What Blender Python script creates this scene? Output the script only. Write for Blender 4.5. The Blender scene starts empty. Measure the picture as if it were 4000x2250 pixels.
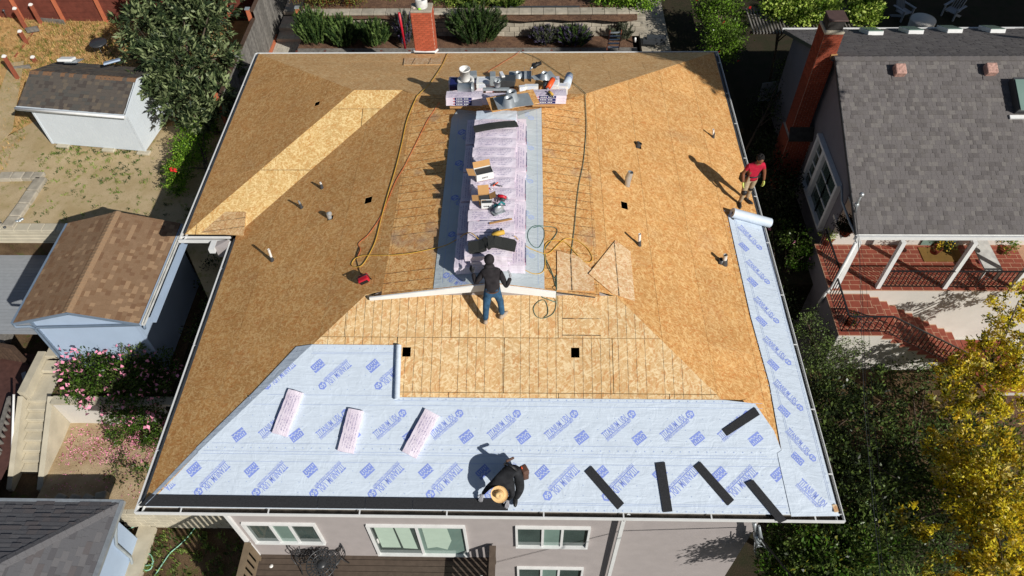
import bpy, bmesh, math, random
import numpy as np
from mathutils import Vector, Matrix
from mathutils.geometry import tessellate_polygon
random.seed(7); np.random.seed(7)
SC = bpy.context.scene
COL = SC.collection
# ---------------------------------------------------------------- camera
FOC = 2889.731; CAM = Vector((8.41717, -6.05959, 15.10815))
TILT, YAW, ROLL = 0.6824282, 0.0390313, -0.0256744
Rm = (Matrix.Rotation(YAW, 3, 'Z') @ Matrix.Rotation(TILT, 3, 'X') @ Matrix.Rotation(ROLL, 3, 'Z'))
cd = bpy.data.cameras.new('camera'); cam = bpy.data.objects.new('camera', cd); COL.objects.link(cam)
cam.matrix_world = Matrix.Translation(CAM) @ Rm.to_4x4()
cd.sensor_width = 36; cd.lens = FOC / 4000 * 36; cd.clip_end = 400; cd.clip_start = .1
SC.camera = cam
# ---------------------------------------------------------------- sky and sun
SUN_EL, SUN_AZ = 32.5, 135.0     # azimuth clockwise from +Y
wd = bpy.data.worlds.new('World'); SC.world = wd; wd.use_nodes = True
nt = wd.node_tree; sky = nt.nodes.new('ShaderNodeTexSky'); sky.sky_type = 'NISHITA'; sky.sun_disc = False
sky.sun_elevation = math.radians(SUN_EL); sky.sun_rotation = math.radians(SUN_AZ)
bgn = nt.nodes['Background']; bgn.inputs['Strength'].default_value = 0.05
nt.links.new(sky.outputs[0], bgn.inputs[0])
sl = bpy.data.lights.new('sun', 'SUN'); sl.energy = 5.0; sl.angle = math.radians(.5); sl.color = (1, .96, .9)
so = bpy.data.objects.new('sun', sl); COL.objects.link(so)
el, az = math.radians(SUN_EL), math.radians(SUN_AZ)
SDIR = Vector((math.sin(az) * math.cos(el), math.cos(az) * math.cos(el), math.sin(el)))
so.rotation_euler = SDIR.to_track_quat('Z', 'Y').to_euler(); so.location = (20, -20, 20)
SC.view_settings.view_transform = 'Standard'; SC.view_settings.look = 'None'
SC.view_settings.exposure = -0.07; SC.view_settings.gamma = 1
# ---------------------------------------------------------------- measuring helpers: surveyed points of the photograph
def ray(px, py): return Rm @ Vector(((px - 2000) / FOC, -(py - 1125) / FOC, -1))
def hit(px, py, n, d):
    n = Vector(n); r = ray(px, py); return CAM + r * ((d - n.dot(CAM)) / n.dot(r))
def atz(px, py, z): return hit(px, py, (0, 0, 1), z)
S = 0.37273; W = 15.0; L = 17.022; E = 1.4682; J = 7.8773; ZC = S * 5; ZR = 2.33
SCAP = (ZR - ZC) / 2.5
PL = {'front': ((0, -S, 1), 0), 'left': ((-S, 0, 1), 0), 'right': ((S, 0, 1), S * W), 'back': ((0, S, 1), S * L),
      'wing': ((-S, 0, 1), S * E), 'strip': ((0, -S, 1), -S * J),
      'capl': ((-SCAP, 0, 1), ZC - 5 * SCAP), 'capr': ((SCAP, 0, 1), ZC + 10 * SCAP),
      'capb': ((0, (ZR - ZC) / 1.95, 1), ZC + 12.02 * (ZR - ZC) / 1.95)}
def on(pl, px, py, lift=0):
    n, d = PL[pl]; return hit(px, py, n, d + lift)
def zp(pl, x, y): n, d = PL[pl]; return d - n[0] * x - n[1] * y
def nrm(pl): return Vector(PL[pl][0]).normalized()
# ---------------------------------------------------------------- naming helpers
def tag(o, label=None, cat=None, group=None, kind=None):
    if label: o['label'] = label
    if cat: o['category'] = cat
    if group: o['group'] = group
    if kind: o['kind'] = kind
    return o
def empty(name, loc=(0, 0, 0), label=None, cat=None, group=None, rz=0):
    o = bpy.data.objects.new(name, None); COL.objects.link(o); o.location = loc; o.rotation_euler = (0, 0, rz)
    o.empty_display_size = .1
    return tag(o, label, cat, group)
def link(name, me, parent=None, world=True):
    o = bpy.data.objects.new(name, me); COL.objects.link(o)
    if parent is not None:
        o.parent = parent
        if world: o.matrix_parent_inverse = parent_matrix(parent).inverted()
    return o
def parent_matrix(p):
    m = Matrix.LocRotScale(p.location, p.rotation_euler if p.rotation_mode != 'QUATERNION' else p.rotation_quaternion, p.scale)
    if p.parent: m = parent_matrix(p.parent) @ p.matrix_parent_inverse @ m
    return m
class MB:
    """collects primitive shapes; build() links them as one mesh object"""
    def __init__(s): s.v = []; s.f = []; s.m = []; s.sm = []
    def add(s, vs, fs, mi=0, smooth=False):
        b = len(s.v); s.v += [tuple(p) for p in vs]
        for f in fs: s.f.append([i + b for i in f]); s.m.append(mi); s.sm.append(smooth)
    def box(s, c, d, rz=0, mi=0, M=None):
        c = Vector(c); hx, hy, hz = d[0] / 2, d[1] / 2, d[2] / 2
        R = M if M is not None else Matrix.Rotation(rz, 3, 'Z')
        vs = [c + R @ Vector((x * hx, y * hy, z * hz)) for x in (-1, 1) for y in (-1, 1) for z in (-1, 1)]
        s.add(vs, [(0, 1, 3, 2), (4, 6, 7, 5), (0, 4, 5, 1), (2, 3, 7, 6), (0, 2, 6, 4), (1, 5, 7, 3)], mi)
    def beam(s, a, b, w, h, mi=0, up=(0, 0, 1)):
        a = Vector(a); b = Vector(b); d = b - a; ln = d.length
        if ln < 1e-6: return
        x = d / ln; upv = Vector(up); y = upv.cross(x)
        if y.length < 1e-4: y = Vector((0, 1, 0)).cross(x)
        y.normalize(); z = x.cross(y)
        M = Matrix((x, y, z)).transposed(); s.box((a + b) / 2, (ln, w, h), M=M, mi=mi)
    def prism(s, poly, dvec, mi=0, mside=None):
        """convex/simple 3D polygon extruded by dvec"""
        n = len(poly); dv = Vector(dvec); top = [Vector(p) for p in poly]; bot = [p + dv for p in top]
        s.add(top + bot, [tuple(range(n)), tuple(range(2 * n - 1, n - 1, -1))], mi)
        b = len(s.v) - 2 * n
        for i in range(n):
            j = (i + 1) % n; s.f.append([b + j, b + i, b + n + i, b + n + j]); s.m.append(mi if mside is None else mside); s.sm.append(False)
    def tube(s, pts, r, n=6, mi=0, cap=True, smooth=True):
        pts = [Vector(p) for p in pts]; rs = r if hasattr(r, '__len__') else [r] * len(pts)
        b = len(s.v); prev = None
        for i, p in enumerate(pts):
            t = (pts[min(i + 1, len(pts) - 1)] - pts[max(i - 1, 0)])
            if t.length < 1e-9: t = Vector((0, 0, 1))
            t.normalize()
            u = (prev - t * prev.dot(t)) if prev else (Vector((0, 0, 1)).cross(t) if abs(t.z) < .9 else Vector((1, 0, 0)).cross(t))
            if u.length < 1e-5: u = Vector((1, 0, 0))
            u.normalize(); prev = u; w = t.cross(u)
            for k in range(n):
                a = 2 * math.pi * k / n; s.v.append(tuple(p + (u * math.cos(a) + w * math.sin(a)) * rs[i]))
        for i in range(len(pts) - 1):
            for k in range(n):
                s.f.append([b + i * n + k, b + i * n + (k + 1) % n, b + (i + 1) * n + (k + 1) % n, b + (i + 1) * n + k]); s.m.append(mi); s.sm.append(smooth)
        if cap:
            s.f.append([b + k for k in range(n)][::-1]); s.m.append(mi); s.sm.append(False)
            e = b + (len(pts) - 1) * n; s.f.append([e + k for k in range(n)]); s.m.append(mi); s.sm.append(False)
    def lathe(s, prof, n=20, c=(0, 0, 0), mi=0, M=None, smooth=True):
        c = Vector(c); R = M or Matrix.Identity(3); b = len(s.v)
        for r, z in prof:
            for k in range(n):
                a = 2 * math.pi * k / n; s.v.append(tuple(c + R @ Vector((r * math.cos(a), r * math.sin(a), z))))
        for i in range(len(prof) - 1):
            for k in range(n):
                s.f.append([b + i * n + k, b + i * n + (k + 1) % n, b + (i + 1) * n + (k + 1) % n, b + (i + 1) * n + k]); s.m.append(mi); s.sm.append(smooth)
    def build(s, name, mats, parent=None, recalc=True, world=True):
        me = bpy.data.meshes.new(name); me.from_pydata(s.v, [], s.f)
        if not isinstance(mats, (list, tuple)): mats = [mats]
        for m in mats: me.materials.append(m)
        me.polygons.foreach_set('material_index', s.m); me.polygons.foreach_set('use_smooth', s.sm)
        if recalc:
            bm = bmesh.new(); bm.from_mesh(me); bmesh.ops.recalc_face_normals(bm, faces=bm.faces); bm.to_mesh(me); bm.free()
        me.update()
        return link(name, me, parent, world)
def bevel(o, w=.01, seg=1):
    m = o.modifiers.new('b', 'BEVEL'); m.width = w; m.segments = seg; m.limit_method = 'ANGLE'; return o
def clip_poly(poly, clip):
    """Sutherland-Hodgman, 2D, clip convex ccw"""
    out = poly
    for i in range(len(clip)):
        a, b = clip[i], clip[(i + 1) % len(clip)]; inp = out; out = []
        def side(p): return (b[0] - a[0]) * (p[1] - a[1]) - (b[1] - a[1]) * (p[0] - a[0])
        for k in range(len(inp)):
            p, q = inp[k - 1], inp[k]; sp, sq = side(p), side(q)
            if (sp >= 0) != (sq >= 0):
                t = sp / (sp - sq); out.append((p[0] + (q[0] - p[0]) * t, p[1] + (q[1] - p[1]) * t))
            if sq >= 0: out.append(q)
        if len(out) < 3: return []
    res = []
    for p in out:
        if not res or (abs(p[0] - res[-1][0]) + abs(p[1] - res[-1][1])) > 1e-5: res.append(p)
    if len(res) > 1 and abs(res[0][0] - res[-1][0]) + abs(res[0][1] - res[-1][1]) < 1e-5: res.pop()
    return res if len(res) > 2 else []
def area(p): return .5 * sum(p[i - 1][0] * p[i][1] - p[i][0] * p[i - 1][1] for i in range(len(p)))
def tris2(poly):
    t = tessellate_polygon([[Vector((p[0], p[1], 0)) for p in poly]]); return [ccw([poly[i] for i in q]) for q in t]
def is_convex(poly):
    p = ccw(poly); n = len(p)
    return all((p[(i+1)%n][0]-p[i][0])*(p[(i+2)%n][1]-p[(i+1)%n][1])-(p[(i+1)%n][1]-p[i][1])*(p[(i+2)%n][0]-p[(i+1)%n][0]) > -1e-7 for i in range(n))
def pieces(poly): return [ccw(poly)] if is_convex(poly) else tris2(poly)
def ccw(p): return p if area(p) > 0 else p[::-1]
# ---------------------------------------------------------------- materials
def lin(r, g, b):
    f = lambda c: (c / 255 / 12.92) if c <= 10 else ((c / 255 + .055) / 1.055) ** 2.4
    return (f(r), f(g), f(b), 1)
class NT:
    def __init__(s, name, rough=.7, spec=.3):
        s.m = bpy.data.materials.new(name); s.m.use_nodes = True; s.t = s.m.node_tree; s.b = s.t.nodes['Principled BSDF']
        s.b.inputs['Roughness'].default_value = rough; s.b.inputs['Specular IOR Level'].default_value = spec
        s.tc = s.t.nodes.new('ShaderNodeTexCoord')
    def n(s, typ, **kw):
        o = s.t.nodes.new(typ)
        for k, v in kw.items():
            if hasattr(o, k) and k not in ('inputs',): setattr(o, k, v)
        return o
    def l(s, a, b): s.t.links.new(a, b)
    def map(s, scale=(1, 1, 1), rot=(0, 0, 0), src='Object', loc=(0, 0, 0), vec=None):
        m = s.n('ShaderNodeMapping'); m.inputs['Scale'].default_value = scale; m.inputs['Rotation'].default_value = rot; m.inputs['Location'].default_value = loc
        s.l(vec if vec is not None else s.tc.outputs[src], m.inputs['Vector']); return m.outputs[0]
    def noise(s, vec, scale=5, detail=4, rough=.55, dist=0):
        o = s.n('ShaderNodeTexNoise'); o.inputs['Scale'].default_value = scale; o.inputs['Detail'].default_value = detail
        o.inputs['Roughness'].default_value = rough; o.inputs['Distortion'].default_value = dist; s.l(vec, o.inputs['Vector']); return o.outputs['Fac']
    def vor(s, vec, scale=5, out='Color', rnd=1, feature='F1'):
        o = s.n('ShaderNodeTexVoronoi'); o.feature = feature; o.inputs['Scale'].default_value = scale; o.inputs['Randomness'].default_value = rnd
        s.l(vec, o.inputs['Vector']); return o.outputs[out]
    def ramp(s, fac, stops, interp='LINEAR'):
        o = s.n('ShaderNodeValToRGB'); o.color_ramp.interpolation = interp; e = o.color_ramp.elements
        while len(e) < len(stops): e.new(.5)
        for i, (p, c) in enumerate(stops): e[i].position = p; e[i].color = c if len(c) == 4 else (*c, 1)
        s.l(fac, o.inputs[0]); return o.outputs[0]
    def mix(s, fac, a, b, mode='MIX'):
        o = s.n('ShaderNodeMix'); o.data_type = 'RGBA'; o.blend_type = mode
        for v, i in ((fac, 0), (a, 6), (b, 7)):
            if isinstance(v, (int, float)): o.inputs[i].default_value = v
            elif isinstance(v, tuple): o.inputs[i].default_value = v
            else: s.l(v, o.inputs[i])
        return o.outputs[2]
    def math(s, op, a, b=0, c=None):
        o = s.n('ShaderNodeMath'); o.operation = op
        for i, v in enumerate((a, b) if c is None else (a, b, c)):
            if isinstance(v, (int, float)): o.inputs[i].default_value = v
            else: s.l(v, o.inputs[i])
        return o.outputs[0]
    def sep(s, vec):
        o = s.n('ShaderNodeSeparateXYZ'); s.l(vec, o.inputs[0]); return o.outputs
    def bump(s, h, strength=.3, dist=.01):
        o = s.n('ShaderNodeBump'); o.inputs['Strength'].default_value = strength; o.inputs['Distance'].default_value = dist
        s.l(h, o.inputs['Height']); s.l(o.outputs[0], s.b.inputs['Normal'])
    def objrand(s):
        o = s.n('ShaderNodeObjectInfo'); return o.outputs['Random']
    def col(s, c):
        if isinstance(c, tuple): s.b.inputs['Base Color'].default_value = c
        else: s.l(c, s.b.inputs['Base Color'])
        return s.m
def g(v): return (v, v, v, 1)
def simple(name, c, rough=.7, spec=.3, var=.12, scale=6, metal=0, bump=0, rnd=0):
    k = NT(name, rough, spec); k.b.inputs['Metallic'].default_value = metal
    v = k.map(); f = k.noise(v, scale, 5)
    d = tuple(x * (1 - var) for x in c[:3]) + (1,); e = tuple(min(1, x * (1 + var)) for x in c[:3]) + (1,)
    cc = k.ramp(f, [(.3, d), (.7, e)])
    if rnd:
        r = k.ramp(k.objrand(), [(0, g(1 - rnd)), (1, g(1 + rnd) if rnd < 0 else g(1))]); cc = k.mix(1., cc, r, 'MULTIPLY')
    if bump: k.bump(k.noise(v, scale * 8, 4), bump)
    return k.col(cc)
def osb_mat(name, base, pale, dark, red, lines=None, ang=0., dirt=0.0, fs=1., st=.72):
    k = NT(name, .8, .15)
    flat = k.map((1, 1, 0.0))
    warp = k.n('ShaderNodeTexNoise'); warp.inputs['Scale'].default_value = 3.2; warp.inputs['Detail'].default_value = 2; k.l(flat, warp.inputs['Vector'])
    wv = k.n('ShaderNodeVectorMath'); wv.operation = 'MULTIPLY_ADD'; k.l(warp.outputs['Color'], wv.inputs[0]); wv.inputs[1].default_value = (.07, .07, 0); k.l(flat, wv.inputs[2])
    cc = base; w = wv.outputs[0]; hs = []
    mot = k.noise(k.map((1, 1, 0)), 1.3, 4); cc = k.ramp(mot, [(.3, tuple(x * .86 for x in base[:3]) + (1,)), (.7, tuple(min(1, x * 1.1) for x in base[:3]) + (1,))])
    for i, (a, c2, th, sx) in enumerate([(ang + .5, dark, .74, 1), (ang - .6, pale, .70, 1.1), (ang + 1.3, red, .82, .9), (ang + .1, pale, .82, .8), (ang - 1.1, dark, .80, 1.2), (ang + .9, pale, .86, .65), (ang + 2.0, red, .9, .7)]):
        vv = k.map((11 * sx * fs, 42 * sx * fs, 1), vec=k.map((1, 1, 1), (0, 0, a), vec=w, loc=(i * 7.3, i * 3.1, 0)))
        cl = k.n('ShaderNodeSeparateColor'); k.l(k.vor(vv, 1, 'Color'), cl.inputs[0])
        f = k.ramp(cl.outputs[0], [(th - .02, g(0)), (th + .12, g(st))])
        cc = k.mix(f, cc, c2); hs.append(cl.outputs[1])
    if dirt: cc = k.mix(k.ramp(k.noise(k.map((1, 1, 0)), .9, 5), [(.55, g(0)), (.75, g(dirt))]), cc, lin(150, 140, 130))
    r = k.ramp(k.objrand(), [(0, g(.90)), (1, g(1))]); cc = k.mix(1., cc, r, 'MULTIPLY')
    if lines:
        axis, pitch = lines
        x = k.sep(k.map((1, 1, 1)))[axis]
        q = k.math('DIVIDE', x, pitch); fr = k.math('FRACT', q); fl = k.math('FLOOR', q)
        wn = k.n('ShaderNodeTexWhiteNoise'); wn.noise_dimensions = '1D'; k.l(fl, wn.inputs['W'])
        line = k.math('LESS_THAN', fr, .055); keep = k.math('GREATER_THAN', wn.outputs['Value'], .18)
        ln = k.math('MULTIPLY', line, keep); br = k.ramp(k.noise(k.map((2, 2, 0)), 3, 3), [(.35, g(.35)), (.55, g(.95))])
        cc = k.mix(k.math('MULTIPLY', ln, br), cc, lin(66, 56, 48))
    k.bump(hs[0], .25, .003)
    return k.col(cc)
M = {}
ol = dict(base=lin(214, 162, 100), pale=lin(238, 198, 138), dark=lin(182, 128, 72), red=lin(200, 130, 70))
nw = dict(base=lin(219, 184, 134), pale=lin(240, 216, 172), dark=lin(204, 160, 104), red=lin(200, 142, 88))
M['osb'] = osb_mat('weathered strand board', **ol, ang=1.1, fs=1.0, st=.6, dirt=.12)
M['osb_b'] = osb_mat('paler strand board along the back eave', base=lin(224, 180, 124), pale=lin(242, 210, 158), dark=lin(194, 146, 92), red=lin(206, 146, 88), ang=0., fs=1., st=.6)  # paler board colour used on the back slope only
M['osb_capl'] = osb_mat('lined strand board', **ol, lines=(1, .3), dirt=.85)
M['osb_new'] = osb_mat('new strand board', **nw, lines=(0, .2), fs=.85, st=.66, ang=.2)
M['osb_strip'] = osb_mat('fresh strand board', base=lin(216, 182, 122), pale=lin(238, 212, 156), dark=lin(196, 152, 90), red=lin(196, 142, 80), ang=.6)
M['osb_patch'] = osb_mat('patch strand board', base=lin(222, 186, 140), pale=lin(242, 216, 178), dark=lin(204, 162, 114), red=lin(204, 146, 100), lines=(0, .55), ang=.3)
M['osb_edge'] = simple('strand board edge', lin(206, 170, 120), .9)
M['hole_shade'] = simple('painted hole shade', (.02, .015, .012, 1), .9)  # near-black colour painted in as the darkness inside holes
def membrane(name, c, lo=.96):
    k = NT(name, .5, .35); v = k.map((1, 1, 1))
    cc = k.ramp(k.noise(v, 2.5, 5), [(.3, tuple(x * .93 for x in c[:3]) + (1,)), (.7, c)])
    w1 = k.noise(k.map((1, 1, 1), (0, 0, .5)), 3.5, 6, .55, 1.2); w2 = k.noise(k.map((.7, 5, 1), (0, 0, .9)), 2.2, 3, .5, .6)
    k.bump(k.math('ADD', w1, k.math('MULTIPLY', w2, .8)), .3, .06)
    return k.col(cc)
M['memb'] = membrane('pale blue membrane', lin(200, 212, 225))
M['memb_old'] = membrane('dusty membrane', lin(188, 198, 202))
M['ink'] = simple('blue ink', lin(128, 146, 212), .6, var=.08)
M['ink_faint'] = simple('faint blue ink', lin(164, 180, 212), .6, var=.1)
M['black'] = simple('asphalt felt', (.022, .023, .026, 1), .85, var=.3, scale=40, bump=.5)
M['felt'] = simple('ridge shingle felt', (.035, .037, .035, 1), .95, var=.25, scale=60, bump=.5)
M['white'] = simple('white painted metal', (.72, .73, .72, 1), .45, .4, var=.06)
M['white_dirty'] = simple('weathered white paint', (.6, .6, .57, 1), .6, var=.22, scale=4)
M['white_peel'] = simple('peeling white board', (.84, .84, .82, 1), .6, var=.05, scale=3)
M['gut_in'] = simple('dark gutter trough', (.06, .05, .04, 1), .9, var=.6, scale=5)  # darker blotched colour along the trough bottom
M['stucco'] = simple('grey-taupe stucco', lin(165, 158, 156), .95, .1, var=.05, scale=3, bump=.35)
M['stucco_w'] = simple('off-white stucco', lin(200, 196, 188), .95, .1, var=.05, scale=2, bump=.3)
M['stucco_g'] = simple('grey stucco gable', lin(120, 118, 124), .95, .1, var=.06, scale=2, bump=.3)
M['siding'] = simple('pale blue siding', lin(208, 216, 222), .6, .3, var=.03, scale=2)
M['siding2'] = simple('blue grey siding', lin(164, 182, 204), .6, .3, var=.04, scale=2)
M['trimblue'] = simple('blue grey trim', lin(112, 128, 146), .55, .35, var=.06)
M['galv'] = simple('galvanised steel', (.50, .54, .56, 1), .35, .5, var=.15, metal=.55)
M['galv2'] = simple('dull lead flashing', (.36, .40, .42, 1), .45, .5, var=.12, metal=.3)
M['steel_d'] = simple('dark steel', (.05, .055, .06, 1), .4, .5)
M['pvc'] = simple('white plastic', (.78, .77, .74, 1), .4, .5, var=.04)
M['iron'] = simple('black iron', (.018, .018, .02, 1), .35, .5)
M['castiron'] = simple('dark cast metal', (.035, .037, .04, 1), .4, .5)
M['glass_d'] = simple('dark window glass', (.05, .075, .07, 1), .06, .9, var=.3, scale=1.2)
M['glass_g'] = simple('green window glass', (.18, .27, .235, 1), .08, .9, var=.12, scale=1.2)
M['curtain'] = simple('green curtain', lin(176, 196, 180), .8, var=.04)
M['deck'] = simple('brown deck paint', lin(92, 80, 70), .8, var=.15, scale=8, rnd=.15)
M['decklight'] = simple('olive brown painted rail', lin(120, 105, 85), .8, var=.12)
M['deckgrey'] = simple('grey deck boards', lin(150, 154, 158), .85, var=.06, rnd=.08)
M['oldwood'] = simple('weathered grey wood', lin(128, 124, 118), .9, var=.3, scale=9, bump=.4, rnd=.3)
M['brownwood'] = simple('dark brown timber', lin(84, 66, 54), .9, var=.25, scale=8, rnd=.2)
M['redwood'] = simple('red stained timber', lin(150, 84, 62), .85, var=.15, scale=6, rnd=.15)
M['redwood_l'] = simple('orange red post', lin(186, 108, 76), .85, var=.12, scale=6)
M['redstain'] = simple('dark red board', lin(112, 60, 48), .85, var=.2, scale=5, rnd=.15)
M['concrete'] = simple('concrete', lin(186, 178, 158), .95, .1, var=.12, scale=2.5, bump=.3)
M['concrete2'] = simple('grey stone block', lin(176, 168, 152), .95, .1, var=.2, scale=5, bump=.5, rnd=.25)
M['paver'] = simple('grey paver', lin(186, 180, 166), .95, .1, var=.1, scale=6, rnd=.15)
M['mortar'] = simple('mortar', lin(190, 176, 160), .95, .1)
M['brick'] = simple('red brick', lin(184, 96, 70), .9, .1, var=.14, scale=14, bump=.3, rnd=.22)
M['brick_d'] = simple('old red brick', lin(140, 72, 54), .9, .1, var=.18, scale=14, bump=.3, rnd=.3)
M['tile'] = simple('terracotta tile', lin(142, 74, 58), .6, .3, var=.1, scale=6, rnd=.18)
M['grout'] = simple('pale grout', lin(180, 142, 116), .95)
M['wrap'] = None
M['orange'] = simple('orange plastic', lin(235, 90, 40), .45, .4)
M['yellow'] = simple('yellow hose rubber', lin(206, 166, 70), .6, .3, var=.1)
M['cord_orange'] = simple('faded orange cord', lin(206, 104, 66), .6)
M['green_hose'] = simple('green hose rubber', lin(78, 114, 104), .6, .3)
M['mint_hose'] = simple('mint garden hose', lin(140, 190, 165), .5, .4)
M['card'] = simple('cardboard', lin(186, 144, 96), .9, .1, var=.06)
M['boxwhite'] = simple('white carton', lin(225, 226, 224), .7, var=.03)
M['red'] = simple('red plastic', lin(190, 32, 50), .4, .5)
M['teal'] = simple('teal tool casing', lin(20, 120, 128), .4, .5)
M['rubber'] = simple('black rubber', (.015, .015, .016, 1), .55, .4)
M['inkblack'] = simple('black print', (.02, .02, .025, 1), .6)
M['navy'] = simple('navy label', lin(36, 42, 98), .5)
M['smoke'] = simple('soot blackened cap', (.03, .028, .026, 1), .8, var=.5)
# people
M['skin'] = simple('brown skin', lin(128, 82, 58), .5, .4, var=.06)
M['hair'] = simple('black curly hair', (.012, .01, .01, 1), .8, var=.4, scale=60, bump=1)
M['shirt_red'] = simple('red cotton', lin(172, 34, 58), .85, .15, var=.22, scale=9, bump=.8)
M['khaki'] = simple('khaki cotton', lin(168, 150, 124), .9, .1, var=.2, scale=10, bump=.8)
M['hood'] = simple('black fleece', (.030, .027, .029, 1), .95, .1, var=.35, scale=8, bump=1.)
M['jeans'] = simple('blue denim', lin(54, 86, 114), .9, .1, var=.4, scale=9, bump=.8)
M['blackcloth'] = simple('black cloth', (.026, .027, .03, 1), .9, .1, var=.35, scale=8, bump=1.)
M['shoe'] = simple('tan work boot', lin(176, 158, 138), .8)
M['shoe_b'] = simple('black boot', (.02, .02, .02, 1), .5, .4)
M['glove_y'] = simple('yellow green work glove', lin(206, 218, 120), .8)
M['glove_g'] = simple('grey work glove', lin(150, 150, 155), .8)
M['glove_b'] = simple('black glove', (.03, .03, .03, 1), .8)
M['straw'] = simple('straw hat', lin(226, 190, 136), .8, .2, var=.06, scale=40, bump=.4)
M['strawband'] = simple('darker straw band', lin(190, 150, 100), .8)
M['leather'] = simple('brown leather pouch', lin(92, 66, 54), .6, .4, var=.2)
def wrap_mat():
    k = NT('pink printed wrap', .35, .5); base = lin(214, 198, 212)
    v = k.tc.outputs['Generated']; x, y, z = k.sep(v)
    lines = k.math('LESS_THAN', k.math('FRACT', k.math('MULTIPLY', y, 6.)), .5)
    wn = k.noise(k.map((22, 7, 1), src='Generated'), 1, 5, .8)
    txt = k.math('MULTIPLY', lines, k.math('GREATER_THAN', wn, .5))
    blk = k.vor(k.map((4, 2.2, 1), src='Generated'), 1, 'Color'); bl = k.n('ShaderNodeSeparateColor'); k.l(blk, bl.inputs[0])
    txt = k.math('MULTIPLY', txt, k.math('GREATER_THAN', bl.outputs[0], .3))
    inx = k.math('MULTIPLY', k.math('GREATER_THAN', x, .1), k.math('LESS_THAN', x, .9))
    iny = k.math('MULTIPLY', k.math('GREATER_THAN', y, .12), k.math('LESS_THAN', y, .88))
    top = k.math('MULTIPLY', inx, iny)
    txt = k.math('MULTIPLY', txt, top)
    cc = k.ramp(k.noise(k.map((1, 1, 1)), 4, 3), [(.35, lin(216, 204, 218)), (.65, lin(230, 221, 232))])
    cc = k.mix(k.math('MULTIPLY', txt, .62), cc, lin(124, 116, 158))
    wn2 = k.noise(k.map((2, 8, 1), src='Object'), 4, 4, .6, 1.5); k.bump(wn2, .5, .02)
    return k.col(cc)
M['wrap'] = wrap_mat()
def ground_mat(name, a, b, c, s1=1.2, s2=30, bump=.6, spots=None):
    k = NT(name, .98, .05); v = k.map()
    f = k.noise(v, s1, 6, .6); f2 = k.noise(v, s2, 3, .7)
    cc = k.mix(k.ramp(f, [(.4, g(0)), (.62, g(1))]), a, b); cc = k.mix(k.ramp(f2, [(.5, g(0)), (.7, g(.75))]), cc, c)
    if spots: cc = k.mix(k.ramp(k.noise(v, spots[1], 5, .7), [(.56, g(0)), (.66, g(1))]), cc, spots[0])
    k.bump(f2, bump, .03); return k.col(cc)
M['dirt'] = ground_mat('dry sandy dirt', lin(190, 170, 136), lin(174, 154, 116), lin(156, 138, 104), spots=(lin(150, 142, 92), 3.))
M['straw_grass'] = ground_mat('dry straw grass', lin(200, 162, 110), lin(180, 142, 92), lin(214, 180, 124), 2., 60, .8)
M['mulch'] = ground_mat('bark mulch', lin(92, 70, 60), lin(120, 92, 74), lin(170, 138, 110), 4., 40, 1.2)
M['soil'] = ground_mat('dark garden soil', lin(104, 86, 66), lin(80, 64, 48), lin(128, 104, 76), 2., 25, .8, spots=(lin(82, 92, 44), 2.5))
M['bed'] = ground_mat('petal strewn dirt', lin(184, 164, 132), lin(160, 138, 106), lin(170, 146, 120), 1.5, 25, .6)
M['shadeground'] = ground_mat('ground darkened for shade', lin(60, 54, 44), lin(50, 52, 38), lin(74, 64, 50), 2., 25, .6)  # ground colour darkened to stand in for shade beside the houses
M['tarp'] = simple('brown tarp', lin(84, 58, 52), .5, .4, var=.2, scale=6, bump=.5)
def leafm(name, c, rough=.42, tr=.25, var=.3):
    k = NT(name, rough, .18); k.b.inputs['Transmission Weight'].default_value = 0
    v = k.map(); f = k.noise(v, 3.5, 3)
    lo = tuple(x * (1 - var) for x in c[:3]) + (1,); hi = tuple(min(1, x * (1 + var)) for x in c[:3]) + (1,)
    cc = k.ramp(f, [(.35, lo), (.65, hi)]); k.col(cc)
    tl = k.n('ShaderNodeBsdfTranslucent'); k.l(cc, tl.inputs[0]); mx = k.n('ShaderNodeMixShader'); mx.inputs[0].default_value = tr
    out = [n for n in k.t.nodes if n.type == 'OUTPUT_MATERIAL'][0]
    k.l(k.b.outputs[0], mx.inputs[1]); k.l(tl.outputs[0], mx.inputs[2]); k.l(mx.outputs[0], out.inputs[0]); return k.m
M['lf_loquat'] = [leafm('loquat leaf', lin(78, 92, 58)), leafm('loquat leaf pale', lin(132, 144, 100)), leafm('loquat leaf dark', lin(46, 60, 40))]
M['lf_bright'] = [leafm('bright leaf', lin(112, 150, 44)), leafm('bright leaf yellow', lin(140, 172, 62)), leafm('bright leaf deep', lin(70, 104, 30))]
M['lf_lime'] = [leafm('lime leaf', lin(140, 164, 66)), leafm('lime leaf pale', lin(176, 192, 96)), leafm('lime leaf deep', lin(88, 116, 38))]
M['lf_rose'] = [leafm('rosemary needle', lin(88, 114, 60)), leafm('rosemary needle pale', lin(122, 146, 82)), leafm('rosemary needle dark', lin(54, 76, 42))]
M['lf_sage'] = [leafm('sage leaf', lin(84, 92, 66)), leafm('sage leaf grey', lin(112, 116, 96)), leafm('sage bloom', lin(104, 96, 122))]
M['lf_dark'] = [leafm('dark glossy leaf', lin(52, 64, 36), .3), leafm('mid glossy leaf', lin(92, 110, 54), .3), leafm('deep leaf', lin(30, 38, 22))]
M['lf_yellow'] = [leafm('yellow leaf', lin(238, 214, 62), tr=.45), leafm('golden leaf', lin(222, 190, 56), tr=.45), leafm('pale gold leaf', lin(236, 212, 124), tr=.4), leafm('olive leaf', lin(120, 120, 40), tr=.3)]
M['lf_red'] = [leafm('reddish leaf', lin(112, 100, 50)), leafm('olive green leaf', lin(120, 130, 60)), leafm('bronze leaf', lin(120, 70, 44))]
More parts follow.
